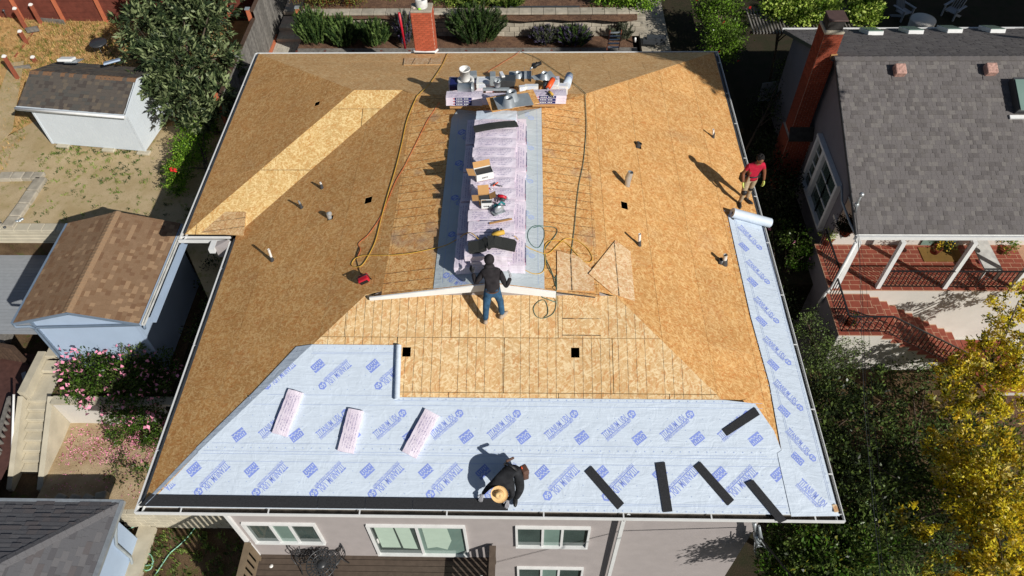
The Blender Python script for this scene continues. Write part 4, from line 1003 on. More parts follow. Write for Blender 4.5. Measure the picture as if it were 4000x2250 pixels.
# ---------------------------------------------------------------- hoses and cords
def smooth(pts, n=6):
    out = []; P = [pts[0]] + list(pts) + [pts[-1]]
    for i in range(1, len(P) - 2):
        p0, p1, p2, p3 = P[i - 1], P[i], P[i + 1], P[i + 2]
        for k in range(n):
            t = k / n; out.append(.5 * ((2 * p1) + (p2 - p0) * t + (2 * p0 - 5 * p1 + 4 * p2 - p3) * t * t + (3 * p1 - p0 - 3 * p2 + p3) * t ** 3))
    out.append(P[-2]); return out
def hose(name, label, cat, runs, r, mat, extra=None, group=None):
    pts = []
    for pl, lst in runs:
        for q in lst:
            lift = q[2] if len(q) > 2 else 0.0
            pts.append((atz(q[0], q[1], ZT + .02) if pl == 'top' else on(pl, q[0], q[1], r + .012 + lift)))
    m = MB(); m.tube(smooth(pts), r, 6); o = m.build(name, M[mat]); return tag(o, label, cat, group)
hose('air_hose', 'long yellow air hose running down the left slope to a loop', 'hose', [('back', [(1748, 208), (1725, 258), (1680, 325), (1640, 365)]), ('left', [(1625, 385), (1590, 470), (1570, 560), (1545, 660), (1515, 760), (1490, 850), (1470, 930), (1452, 975), (1420, 1030), (1395, 1043), (1374, 1035), (1385, 1012), (1410, 1000), (1440, 997), (1478, 997)]), ('capl', [(1540, 996), (1600, 990), (1660, 978), (1735, 960, .03), (1782, 937, .12)]), ('top', [(1832, 908), (1870, 935)])], .010, 'yellow')
hose('extension_cord', 'orange extension cord wandering down from the ridge side to the red radio', 'cord', [('back', [(1718, 400)]), ('capl', [(1700, 425), (1670, 470), (1640, 530), (1610, 590)]), ('left', [(1580, 650), (1550, 700), (1530, 745)]), ('left', [(1512, 790), (1485, 850), (1440, 915), (1402, 950), (1408, 975), (1398, 1000)])], .0065, 'cord_orange')
hose('radio_cord', 'thin black curly cord joining the orange cord to the red radio', 'cord', [('left', [(1405, 965), (1395, 990), (1392, 1010), (1398, 1035), (1405, 1060), (1415, 1078), (1425, 1090)])], .008, 'rubber')
hose('extension_cord', 'thin orange cord crossing the back slope to the eave', 'cord', [('back', [(1893, 287), (1935, 262), (1975, 237), (2010, 216), (2030, 200)])], .0065, 'cord_orange')
hose('air_hose', 'long dark green air hose coming over the back eave', 'hose', [('back', [(2035, 202), (2100, 228), (2150, 262), (2220, 310), (2284, 362)]), ('capr', [(2286, 385), (2290, 480), (2286, 560), (2278, 640), (2262, 720), (2252, 800), (2245, 880), (2235, 960), (2225, 1020), (2195, 1070), (2178, 1100), (2172, 1120), (2155, 1060), (2132, 1010), (2125, 980), (2150, 945), (2175, 910), (2170, 890), (2130, 884), (2090, 882), (2066, 900), (2062, 930), (2080, 960), (2105, 966), (2125, 930), (2125, 900), (2110, 884), (2085, 890)])], .008, 'green_hose')
hose('air_hose', 'green air hose end looping over the low gable onto the front slope', 'hose', [('capr', [(2130, 990), (2135, 1030), (2155, 1070), (2185, 1100), (2218, 1122), (2237, 1125), (2230, 1110), (2200, 1090), (2175, 1075), (2172, 1110), (2172, 1130, .05)]), ('front', [(2173, 1160, .1), (2173, 1190), (2160, 1225), (2125, 1243), (2095, 1235), (2084, 1205), (2100, 1180), (2125, 1172), (2138, 1195), (2140, 1225), (2125, 1240)])], .0075, 'green_hose')
hose('air_hose', 'yellow air hose tangled in wide loops right of the ridge stack', 'hose', [('top', [(1995, 980)]), ('capr', [(2014, 985, .1), (2035, 1040), (2080, 1068), (2120, 1062), (2130, 1020), (2125, 980), (2135, 950), (2165, 938), (2210, 948), (2250, 990), (2280, 1020), (2308, 1022), (2312, 1000), (2290, 965), (2250, 938), (2210, 932), (2180, 955), (2150, 985), (2125, 990), (2070, 970), (2035, 945, .04)]), ('top', [(2010, 922)])], .0095, 'yellow')
m = MB(); a = on('front', 2105, 1140, .05); m.tube([on('front', 2104, 1138, .03), on('front', 2120, 1162, .02), on('front', 2170, 1180, .02)], .012, 6); tag(m.build('air_hose', M['green_hose']), 'short dark hose lead below the gable board', 'hose')
# ================================================================ people
def skin_fig(name, joints, edges, mats, parent, regions=None, sub=2):
    """continuous skinned surface; joints: name -> (pos, radius)"""
    names = list(joints); me = bpy.data.meshes.new(name)
    me.from_pydata([tuple(joints[k][0]) for k in names], [(names.index(a), names.index(b)) for a, b in edges], [])
    o = bpy.data.objects.new(name, me); COL.objects.link(o); sm = o.modifiers.new('s', 'SKIN'); sm.use_smooth_shade = True
    for i, k in enumerate(names):
        r = joints[k][1]; r = (r, r) if not hasattr(r, '__len__') else r
        me.skin_vertices[0].data[i].radius = r; me.skin_vertices[0].data[i].use_root = (i == 0)
    s2 = o.modifiers.new('u', 'SUBSURF'); s2.levels = sub; s2.render_levels = sub
    bpy.context.view_layer.update(); dg = bpy.context.evaluated_depsgraph_get(); ev = o.evaluated_get(dg)
    m2 = bpy.data.meshes.new_from_object(ev); bpy.data.objects.remove(o)
    for m in mats: m2.materials.append(m)
    # assign material by nearest bone
    segs = [(Vector(joints[a][0]), Vector(joints[b][0]), regions.get((a, b), regions.get(b, 0)) if regions else 0) for a, b in edges]
    for p in m2.polygons:
        c = p.center; best = (9e9, 0)
        for a, b, mi in segs:
            ab = b - a; t = max(0, min(1, (c - a).dot(ab) / max(ab.dot(ab), 1e-9))); dd = (c - (a + ab * t)).length
            if dd < best[0]: best = (dd, mi)
        p.material_index = best[1]; p.use_smooth = True
    return link(name, m2, parent)
def hand(wrist, dirv, palmn, mat, parent, curl=.5, s=1.):
    """palm with four unequal fingers and a thumb, each its own skinned chain"""
    d = Vector(dirv).normalized(); n = Vector(palmn); n = (n - d * n.dot(d)).normalized(); sd = d.cross(n)
    w = Vector(wrist); J_ = {'w': (w, .026 * s), 'p': (w + d * .045 * s, (.034 * s, .018 * s))}; Ed = [('w', 'p')]
    for i, (off, ln) in enumerate(((-.030, .062), (-.010, .074), (.010, .070), (.028, .056))):
        k0, k1, k2, k3 = f'a{i}', f'b{i}', f'c{i}', f'd{i}'; base = w + d * .085 * s + sd * off * s
        J_[k0] = (base, .0105 * s); dd = d; pos = base; prev = 'p'; Ed.append((prev, k0)); prev = k0
        for j, kk in enumerate((k1, k2, k3)):
            dd = (dd * math.cos(curl * .6) + n * math.sin(curl * .6)).normalized(); pos = pos + dd * ln * s * (.45, .32, .23)[j]; J_[kk] = (pos, (.0095, .0088, .007)[j] * s); Ed.append((prev, kk)); prev = kk
    a = w + d * .03 * s + sd * -.034 * s; J_['t0'] = (a, .013 * s); J_['t1'] = (a + (d * .7 - sd * .7) .normalized() * .035 * s + n * .006, .011 * s); J_['t2'] = (J_['t1'][0] + (d * .9 - sd * .3 + n * .3).normalized() * .03 * s, .009 * s)
    Ed += [('p', 't0'), ('t0', 't1'), ('t1', 't2')]
    return skin_fig('hand', J_, Ed, [mat], parent, sub=1)
def V(*a): return Vector(a)
def blob(mb, c, r, n=14, m=10, M_=None, mi=0, wob=0):
    R = M_ or Matrix.Identity(3); c = Vector(c); b = len(mb.v); rr = random.Random(5)
    for i in range(m + 1):
        th = math.pi * i / m
        for k in range(n):
            ph = 2 * math.pi * k / n; w = 1 + wob * (rr.random() - .5); mb.v.append(tuple(c + R @ Vector((r[0] * math.sin(th) * math.cos(ph) * w, r[1] * math.sin(th) * math.sin(ph) * w, r[2] * math.cos(th) * w))))
    for i in range(m):
        for k in range(n): mb.f.append([b + i * n + k, b + i * n + (k + 1) % n, b + (i + 1) * n + (k + 1) % n, b + (i + 1) * n + k]); mb.m.append(mi); mb.sm.append(True)
def face(t, c, fwd, up, s=1., mat='skin'):
    """head with nose, eyes, mouth, ears; fwd = facing direction"""
    f = Vector(fwd).normalized(); u = Vector(up); u = (u - f * u.dot(f)).normalized(); r = f.cross(u); R = Matrix((r, f, u)).transposed(); c = Vector(c)
    m = MB(); blob(m, c, (.076 * s, .094 * s, .115 * s), 18, 14, R); blob(m, c + f * .03 * s - u * .06 * s, (.055 * s, .062 * s, .06 * s), 14, 10, R)
    m.add([c + f * .092 * s + u * .02 * s, c + f * .118 * s - u * .02 * s, c + f * .09 * s - u * .03 * s + r * .018 * s, c + f * .09 * s - u * .03 * s - r * .018 * s], [(0, 1, 2), (0, 3, 1), (1, 3, 2)], 0, False)
    for sg in (-1, 1): blob(m, c + r * .078 * s * sg - f * .005, (.012 * s, .02 * s, .03 * s), 8, 6, R)
    h = m.build('head', M[mat], t)
    e = MB()
    for sg in (-1, 1): blob(e, c + f * .083 * s + u * .012 * s + r * .03 * s * sg, (.013 * s, .008 * s, .007 * s), 8, 6, R)
    e.build('eye', M['hair'], h)
    e = MB(); blob(e, c + f * .088 * s - u * .062 * s, (.024 * s, .01 * s, .006 * s), 8, 6, R); e.build('mouth', M['redstain'], h)
    return R
# --- person in red shirt, standing at the right eave
def red_person():
    F1 = on('right', 2888, 800); F2 = on('right', 2917, 787)   # feet
    base = (F1 + F2) / 2; t = empty('person', base, 'person in red T-shirt, khaki trousers and yellow gloves standing at the right eave', 'person', 'roofers working on the roof')
    fx = F1 + V(.0, 0, .0); fy = F2
    # body faces towards -y (camera side) slightly right, looking down
    hipc = V(base.x + .02, base.y + .03, base.z + .96); r = V(1, .12, 0).normalized(); f = V(.12, -1, 0).normalized(); up = V(0, 0, 1)
    hl, hr = hipc - r * .1, hipc + r * .1      # viewer left / right
    J_ = {'pel': (hipc, (.155, .12)), 'hl': (hl + V(0, 0, -.03), .115), 'kl': (V(F1.x + .01, F1.y - .02, F1.z + .52), .078), 'al': (V(F1.x, F1.y + .02, F1.z + .1), .055),
          'hr': (hr + V(0, 0, -.03), .115), 'kr': (V(F2.x - .01, F2.y + .02, F2.z + .52), .078), 'ar': (V(F2.x, F2.y + .05, F2.z + .1), .055),
          'wa': (hipc + V(0, 0, .16) + f * .01, (.145, .105)), 'ch': (hipc + V(.01, 0, .40) + f * .03, (.175, .125)), 'nk': (hipc + V(.015, 0, .56) + f * .07, .062), 'hd': (hipc + V(.02, 0, .64) + f * .10, .055)}
    c = J_['ch'][0] + V(0, 0, .07)
    J_['sl'] = (c - r * .19, .075); J_['el'] = (c - r * .29 + V(0, 0, -.28) - f * .02, .046); J_['wl'] = (c - r * .27 + V(0, 0, -.52) + f * .1, .033)
    J_['sr'] = (c + r * .19, .075); J_['er'] = (c + r * .30 + V(0, 0, -.28) - f * .0, .046); J_['wr'] = (c + r * .33 + V(0, 0, -.54) + f * .06, .033)
    J_['s1'] = (J_['sl'][0] * .5 + J_['el'][0] * .5, .058); J_['s2'] = (J_['sr'][0] * .5 + J_['er'][0] * .5, .058)
    Ed = [('pel', 'hl'), ('hl', 'kl'), ('kl', 'al'), ('pel', 'hr'), ('hr', 'kr'), ('kr', 'ar'), ('pel', 'wa'), ('wa', 'ch'), ('ch', 'nk'), ('nk', 'hd'), ('ch', 'sl'), ('sl', 's1'), ('s1', 'el'), ('el', 'wl'), ('ch', 'sr'), ('sr', 's2'), ('s2', 'er'), ('er', 'wr')]
    reg = {'hl': 1, 'kl': 1, 'al': 1, 'hr': 1, 'kr': 1, 'ar': 1, 'wa': 0, 'ch': 0, 'nk': 0, 'hd': 2, 'sl': 0, 's1': 0, 'el': 2, 'wl': 2, 'sr': 0, 's2': 0, 'er': 2, 'wr': 2}
    skin_fig('body', J_, Ed, [M['shirt_red'], M['khaki'], M['skin']], t, reg)
    hc = J_['hd'][0] + V(0, 0, .10) + f * .04; fw = (f * .75 + V(0.1, 0, -.65)).normalized(); face(t, hc, fw, up)
    m = MB(); rr = random.Random(1); R = Matrix((fw.cross(up).normalized(), fw, fw.cross(up).normalized().cross(fw))).transposed()
    for i in range(90):
        a = rr.uniform(0, 6.28); zz = rr.uniform(-.1, 1); q = math.sqrt(max(0, 1 - zz * zz)); dv = V(math.cos(a) * q, math.sin(a) * q, zz)
        pp = hc + V(dv.x * .085, dv.y * .095, dv.z * .115) - fw * .028 + V(0, 0, .015)
        if (dv.dot(fw)) > .45: continue
        blob(m, pp, (.03, .03, .03), 6, 4)
    m.build('hair', M['hair'], t)
    hand(J_['wl'][0], V(.1, -.15, -1), r, M['glove_y'], t, .5, 1.25); hand(J_['wr'][0], V(.0, -.2, -1), -r, M['glove_y'], t, .5, 1.25)
    for F, a in ((F1, V(-.1, -1, 0)), (F2, V(.7, -.75, 0))):
        a.normalize(); s_ = MB(); blob(s_, F + a * .06 + V(0, 0, .045), (.052, .15, .05), 14, 8, Matrix((V(a.y, -a.x, 0), a, V(0, 0, 1))).transposed()); blob(s_, F - a * .02 + V(0, .02, .09), (.055, .06, .06)); s_.build('shoe', M['shoe_b'], t)
    k = MB(); k.lathe([(.15, .14), (.168, .06), (.172, -.03), (.16, -.03)], 24, c=hipc, M=Matrix(((1.0, 0, 0), (0, .8, 0), (0, 0, 1)))); k.build('shirt_hem', M['shirt_red'], t)
    k = MB(); kc = J_['kl'][0]; blob(k, kc + f * .03, (.085, .075, .09)); k.build('knee_pad', M['rubber'], t)
    k = MB(); kc = J_['kr'][0]; blob(k, kc + f * .03, (.08, .07, .085)); k.build('knee_pad', M['rubber'], t)
    b = MB(); b.lathe([(.165, -.022), (.18, -.02), (.18, .02), (.165, .022)], 24, c=hipc + V(0, 0, .10), M=Matrix(((1.02, 0, 0), (0, .78, 0), (0, 0, 1)))); bo = b.build('tool_belt', M['rubber'], t)
    q = MB(); pc = hipc - r * .24 + V(0, .04, .0); q.box(pc, (.13, .16, .24), rz=.3); q.tube([pc + V(-.03, 0, .1), pc + V(-.05, 0, .2)], .02, 6); bevel(q.build('pouch', M['rubber'], bo), .03, 2)
    q = MB(); pc = hipc + r * .22 + V(0, .05, .02); q.box(pc, (.09, .12, .18)); bevel(q.build('pouch', M['rubber'], bo), .03, 2)
red_person()
# --- person in black hoodie and jeans, seen from behind, at the gable
def hood_person():
    F1 = on('front', 1897, 1262); F2 = on('front', 1962, 1243)
    base = (F1 + F2) / 2; t = empty('person', base, 'person in black hooded sweatshirt and blue jeans leaning against the low gable, seen from behind', 'person', 'roofers working on the roof')
    r = V(1, .05, 0).normalized(); f = V(-.05, 1, 0).normalized()
    H = atz(1918, 1150, 0); hipc = V(base.x - .01, base.y + .12, base.z + .93)
    J_ = {'pel': (hipc, (.15, .125)), 'hl': (hipc - r * .10 + V(0, 0, -.05), .115), 'kl': (F1 + V(.03, .06, .5), .08), 'al': (F1 + V(0, .0, .12), .072),
          'hr': (hipc + r * .10 + V(0, 0, -.05), .115), 'kr': (F2 + V(-.03, .09, .5), .08), 'ar': (F2 + V(0, .02, .12), .072),
          'wa': (hipc + f * .07 + V(0, 0, .17), (.155, .12)), 'ch': (hipc + f * .20 + V(0, 0, .33), (.18, .135)), 'nk': (hipc + f * .30 + V(-.03, 0, .44), .08), 'hd': (hipc + f * .37 + V(-.04, 0, .50), .085)}
    c = hipc + f * .24 + V(0, 0, .37)
    lw = atz(1848, 1066, 2.72); rw = atz(1994, 1084, 2.75)
    J_['sl'] = (c - r * .18, .085); e1 = atz(1858, 1108, c.z - .28); J_['el'] = (e1, .06); J_['wl'] = (V(lw.x, lw.y, lw.z), .045)
    J_['sr'] = (c + r * .18, .085); e2 = atz(1978, 1122, c.z - .26); J_['er'] = (e2, .06); J_['wr'] = (V(rw.x, rw.y, rw.z), .045)
    Ed = [('pel', 'hl'), ('hl', 'kl'), ('kl', 'al'), ('pel', 'hr'), ('hr', 'kr'), ('kr', 'ar'), ('pel', 'wa'), ('wa', 'ch'), ('ch', 'nk'), ('nk', 'hd'), ('ch', 'sl'), ('sl', 'el'), ('el', 'wl'), ('ch', 'sr'), ('sr', 'er'), ('er', 'wr')]
    reg = {k: 1 for k in ('hl', 'kl', 'al', 'hr', 'kr', 'ar')}
    skin_fig('body', J_, Ed, [M['hood'], M['jeans']], t, reg)
    hc = J_['hd'][0] + V(0, .05, .08); fw = V(-.1, .85, -.3); face(t, hc + V(0, .02, -.01), fw, V(0, 0, 1), .95)
    m = MB(); blob(m, hc + V(0, -.02, .015), (.115, .125, .135), 20, 14, Matrix.Rotation(.35, 3, 'X')); blob(m, hc + V(.0, -.10, -.13), (.12, .08, .1)); m.build('hood', M['hood'], t)
    b = MB(); b.lathe([(.15, -.02), (.157, 0), (.15, .02)], 24, c=hipc + V(0, .015, .06), M=Matrix(((1.05, 0, 0), (0, .88, 0), (0, 0, 1)))); b.build('belt', M['leather'], t)
    hand(lw, V(-.45, .9, .25), V(.6, .3, -.6), M['glove_b'], t, .35, 1.25); hand(rw, V(-.15, .4, .95), V(-1, 0, 0), M['glove_g'], t, .5, 1.2)
    for F, a in ((F1, V(-.1, 1, 0)), (F2, V(.75, .8, 0))):
        a.normalize(); R = Matrix((V(a.y, -a.x, 0), a, V(0, 0, 1))).transposed(); s_ = MB(); blob(s_, F + a * .05 + V(0, .02, .05), (.052, .15, .052), 14, 8, R); blob(s_, F - a * .03 + V(0, 0, .08), (.055, .06, .06)); s_.build('shoe', M['shoe'], t)
hood_person()
# --- kneeling person with straw hat at the front eave
def hat_person():
    K = on('front', 2045, 1900); t = empty('person', K, 'person in black with a wide straw hat crouching at the front eave with a knife', 'person', 'roofers working on the roof')
    n = .0
    def z0(x, y): return zp('front', x, y) + .03
    foot = on('front', 2014, 1955); hip = on('front', 2005, 1800); 
    foot = V(foot.x, foot.y, foot.z); 
    P = lambda px, py, h: (lambda b: b)(hit(px, py, PL['front'][0], PL['front'][1] + h))
    pel = P(1998, 1822, .72); ch = P(1965, 1880, .72); 
    J_ = {'pel': (pel, (.16, .14)), 'wa': (pel * .55 + ch * .45 + V(0, 0, .03), (.155, .125)), 'ch': (ch, (.19, .135)), 'nk': (P(1958, 1905, .66), .07), 'hd': (P(1956, 1918, .60), .06),
          'hr': (P(2018, 1832, .60), .14), 'kr': (P(2033, 1908, .42), .10), 'ar': (P(2016, 1946, .12), .065),
          'hl': (P(1990, 1830, .60), .115), 'kl': (P(1985, 1900, .30), .085), 'al': (P(1990, 1850, .10), .055),
          'sl': (P(1935, 1882, .68), .085), 'el': (P(1905, 1905, .48), .058), 'wl': (P(1886, 1928, .16), .04),
          'sr': (P(1998, 1900, .66), .085), 'er': (P(2002, 1935, .42), .058), 'wr': (P(1985, 1950, .12), .04)}
    Ed = [('pel', 'wa'), ('wa', 'ch'), ('ch', 'nk'), ('nk', 'hd'), ('pel', 'hr'), ('hr', 'kr'), ('kr', 'ar'), ('pel', 'hl'), ('hl', 'kl'), ('kl', 'al'), ('ch', 'sl'), ('sl', 'el'), ('el', 'wl'), ('ch', 'sr'), ('sr', 'er'), ('er', 'wr')]
    skin_fig('body', J_, Ed, [M['blackcloth']], t, {})
    hc = P(1952, 1930, .60); face(t, hc + V(0, 0, -.02), V(-.1, -.75, -.65), V(0, -.3, 1), .95)
    m = MB(); R = Matrix.Rotation(.75, 3, 'X') @ Matrix.Rotation(-.1, 3, 'Y'); c = hc + V(0, -.03, .07)
    m.lathe([(.18, .022), (.176, .015), (.14, -.002), (.092, 0), (.086, .05), (.074, .10), (.05, .12), (.02, .10), (.001, .095)], 32, c=c, M=R); m.lathe([(.181, .02), (.177, .008), (.14, -.010), (.09, -.008)], 32, c=c, M=R)
    h = m.build('straw_hat', M['straw'], t); m = MB(); m.lathe([(.095, .002), (.094, .03), (.09, .031)], 28, c=c, M=R); m.build('hat_band', M['strawband'], h)
    hand(J_['wl'][0], V(-.3, -.9, -.2), V(0, 0, -1), M['glove_g'], t, .8, 1.25); hand(J_['wr'][0], V(-.15, -1, -.25), V(0, 0, -1), M['glove_g'], t, .25, 1.25)
    F = on('front', 2013, 1962) + V(0, 0, .02); a = V(-.1, -1, 0).normalized(); s_ = MB(); blob(s_, F + V(0, 0, .07), (.055, .15, .06), 14, 8); blob(s_, F + V(0, .06, .12), (.055, .07, .07)); s_.build('shoe', M['shoe_b'], t)
    F = on('front', 1995, 1842) + V(0, 0, .05); s_ = MB(); blob(s_, F, (.05, .13, .05)); s_.build('shoe', M['shoe_b'], t)
    b = MB(); R2 = (J_['wa'][0] - J_['pel'][0]).to_track_quat('Z', 'Y').to_matrix(); b.lathe([(.16, -.025), (.172, 0), (.16, .025)], 22, c=pel + (J_['wa'][0] - pel) * .2, M=R2); bo = b.build('tool_belt', M['rubber'], t)
    q = MB(); pc = P(2048, 1838, .55); q.box(pc, (.15, .2, .2), rz=.5); q.box(P(2052, 1858, .45), (.13, .14, .16), rz=.3); q.box(P(1992, 1795, .75), (.2, .06, .06), rz=.5); bevel(q.build('pouch', M['leather'], bo), .03, 2)
    q = MB(); q.tube([P(2036, 1822, .66), P(2040, 1832, .66)], .012, 6); q.build('tool_handle', M['orange'], bo)
    # the knife in the left hand is a thing of its own
    tool('utility_knife', 'orange-handled utility knife held by the straw-hatted person', 'knife', [('handle', [P(1882, 1938, .14), P(1876, 1950, .1)], .015, 'orange'), ('blade', [P(1876, 1950, .1), P(1869, 1960, .05)], .012, 'steel_d')])
hat_person()
# ================================================================ roofs of shingles
_su = {}
def unit_shingle(mat, t):
    k = (mat.name, round(t, 4))
    if k not in _su:
        m = MB(); vs = [(0, 0, .002), (1, 0, .002), (1, 1, 0), (0, 1, 0), (0, 0, .002 + t), (1, 0, .002 + t), (1, 1, t * .35), (0, 1, t * .35)]
        m.add(vs, [(0, 3, 2, 1), (4, 5, 6, 7), (0, 1, 5, 4), (1, 2, 6, 5), (2, 3, 7, 6), (3, 0, 4, 7)])
        o = m.build('shingle', mat); _su[k] = o.data; bpy.data.objects.remove(o)
    return _su[k]
def shingle_roof(parent, O, U, V_, poly, mats, e=.145, tabs=(.12, .32), t=.014, nind=290, seed=1, deck=True, deckmat=None, cell_jit=.0, cull=None):
    """O origin, U along the eave, V_ up the slope (unit vectors); poly in (u,v)"""
    rnd = random.Random(seed); U = Vector(U).normalized(); V_ = Vector(V_).normalized(); N = U.cross(V_).normalized(); poly = ccw(poly); O = Vector(O)
    if N.z < 0: N = -N; 
    flip = U.cross(V_).dot(N) < 0
    us = [p[0] for p in poly]; vs = [p[1] for p in poly]; items = []
    if deck:
        m = MB(); P = [O + U * a + V_ * b for a, b in poly]; m.prism([p - N * .002 for p in P], -N * .05); m.build('roof_deck', deckmat or mats[1], parent)
    v = min(vs); k = 0
    while v < max(vs):
        u = min(us) - rnd.uniform(0, tabs[1])
        while u < max(us):
            w = rnd.uniform(*tabs); mi = rnd.randrange(len(mats)) if rnd.random() < .62 else 0
            r = [(u, v), (u + w - .004, v), (u + w - .004, v + e * 1.12), (u, v + e * 1.12)]
            c = clip_poly(r, poly); tt = t * (1.0 if mi % 2 else .55)
            if c and abs(area(c)) > .0004:
                full = len(c) == 4 and abs(abs(area(c)) - (w - .004) * e * 1.12) < 1e-5
                ctr = O + U * (u + w / 2) + V_ * (v + e / 2); items.append(((ctr - CAM).length - w * 6, full, r if full else c, mi, tt, v, w))
            u += w
        v += e; k += 1
    full = sorted([i for i in items if i[1]], key=lambda i: i[0])
    ind = full[:nind]; rest = [i for i in items if not i[1]] + full[nind:]
    if cull: ind = [i for i in ind]
    for _, _, r, mi, tt, v0, w in ind:
        me = unit_shingle(mats[mi], tt); o = bpy.data.objects.new('shingle', me); COL.objects.link(o); o.parent = parent
        a = O + U * r[0][0] + V_ * r[0][1]; Mx = Matrix(((U.x * (w - .004), V_.x * e * 1.12, N.x, a.x), (U.y * (w - .004), V_.y * e * 1.12, N.y, a.y), (U.z * (w - .004), V_.z * e * 1.12, N.z, a.z), (0, 0, 0, 1)))
        o.matrix_parent_inverse = parent_matrix(parent).inverted(); o.matrix_basis = Mx
    m = MB()
    for _, _, c, mi, tt, v0, w in rest:
        lo = []; hi = []
        for a, b in c:
            f = max(0, min(1, (b - v0) / (e * 1.12))); p = O + U * a + V_ * b; lo.append(p + N * .0005); hi.append(p + N * (.002 + tt * (1 - .65 * f)))
        n = len(c); m.add(lo + hi, [tuple(range(n, 2 * n))] + [(i, (i + 1) % n, n + (i + 1) % n, n + i) for i in range(n)], mi)
    if m.v: o = m.build('shingles', mats, parent); o['kind'] = 'stuff'
    return len(items)
def ridge_caps(parent, A, B, n, w, mats, drop=.06, t=.018, name='ridge_cap', seed=0):
    A = Vector(A); B = Vector(B); d_ = (B - A) / n; u = d_.normalized(); s_ = Vector((0, 0, 1)).cross(u).normalized(); rnd = random.Random(seed)
    for i in range(n):
        m = MB(); p = A + d_ * i; q = p + d_ * 1.12; hp = Vector((0, 0, t)); hq = Vector((0, 0, t * .3)); dz = Vector((0, 0, -drop))
        vs = [p - s_ * w + dz + hp, p + hp * 1.2, p + s_ * w + dz + hp, q - s_ * w + dz + hq, q + hq * 1.2, q + s_ * w + dz + hq, p - s_ * w + dz - hp * .2, p + s_ * w + dz - hp * .2]
        m.add(vs, [(0, 1, 4, 3), (1, 2, 5, 4), (6, 7, 2, 1), (6, 1, 0), (6, 0, 3), (7, 5, 2)]); m.build(name, mats[rnd.randrange(len(mats))], parent)
def wall_boards(parent, A, B, z0, z1, mat, bw=.2, horizontal=False, proud=.012, out=None, name='siding_board', top=None, gap=.006):
    """boards on a wall from A to B (xy); out = outward normal (xy). top(s)->z upper edge"""
    A = Vector((*A, 0)); B = Vector((*B, 0)); d_ = B - A; ln = d_.length; d_.normalize(); o_ = Vector((*out, 0)).normalized() * proud
    tp = top or (lambda s: z1)
    if not horizontal:
        n = max(1, round(ln / bw)); w = ln / n
        for i in range(n):
            s0, s1 = i * w + gap / 2, (i + 1) * w - gap / 2; m = MB(); P = [A + d_ * s0 + Vector((0, 0, z0)), A + d_ * s1 + Vector((0, 0, z0)), A + d_ * s1 + Vector((0, 0, tp(s1))), A + d_ * s0 + Vector((0, 0, tp(s0)))]
            m.prism([p + o_ for p in P], -o_); m.build(name, mat, parent)
    else:
        n = max(1, round((z1 - z0) / bw)); w = (z1 - z0) / n
        for i in range(n):
            a, b = z0 + i * w + gap / 2, z0 + (i + 1) * w - gap / 2; sa, sb = top(a, b) if top else (0, ln); 
            if sb - sa < .05: continue
            m = MB(); P = [A + d_ * sa + Vector((0, 0, a)) + o_ * 1.6, A + d_ * sb + Vector((0, 0, a)) + o_ * 1.6, A + d_ * sb + Vector((0, 0, b)) + o_ * .7, A + d_ * sa + Vector((0, 0, b)) + o_ * .7]
            m.prism(P, -o_ * .9); m.build(name, mat, parent)
def brick_tower(parent, x0, x1, y0, y1, z0, z1, mat, faces='FLR', bl=.2, bh=.065, gap=.011, nind=290, zmin_ind=None, skew=0):
    m = MB(); m.box(((x0 + x1) / 2, (y0 + y1) / 2, (z0 + z1) / 2), (x1 - x0, y1 - y0, z1 - z0)); m.build('mortar', M['mortar'], parent)
    P = []; n = int((z1 - z0) / (bh + gap)); pr = .006
    for k in range(n):
        z = z1 - (k + .5) * (bh + gap); off = (bl / 2 if k % 2 else 0)
        for f in faces:
            a0, a1 = (x0, x1) if f in 'FB' else (y0, y1); s = a0 - off
            while s < a1 - .01:
                p, q = max(s, a0) + gap / 2, min(s + bl, a1) - gap / 2
                if q - p > .02:
                    c = (p + q) / 2; w = q - p
                    if f == 'F': P.append(((c, y0 - pr / 2 + .0, z), (w, pr + .02, bh)))
                    if f == 'L': P.append(((x0 - pr / 2, c, z), (pr + .02, w, bh)))
                    if f == 'R': P.append(((x1 + pr / 2, c, z), (pr + .02, w, bh)))
                s += bl
    P.sort(key=lambda p: -p[0][2]); st = MB(); cache = {}
    for i, (c, dm) in enumerate(P):
        jit = random.uniform(-.002, .002)
        if i < nind:
            key = tuple(round(v, 3) for v in dm)
            if key not in cache:
                b = MB(); b.box((0, 0, 0), dm); o = b.build('brick', mat, parent, world=False); cache[key] = o.data
            else:
                o = bpy.data.objects.new('brick', cache[key]); COL.objects.link(o); o.parent = parent
            o.matrix_parent_inverse = parent_matrix(parent).inverted(); o.location = (c[0] + jit, c[1] + jit, c[2])
        else: st.box(c, dm)
    if st.v: o = st.build('bricks', mat, parent); o['kind'] = 'stuff'
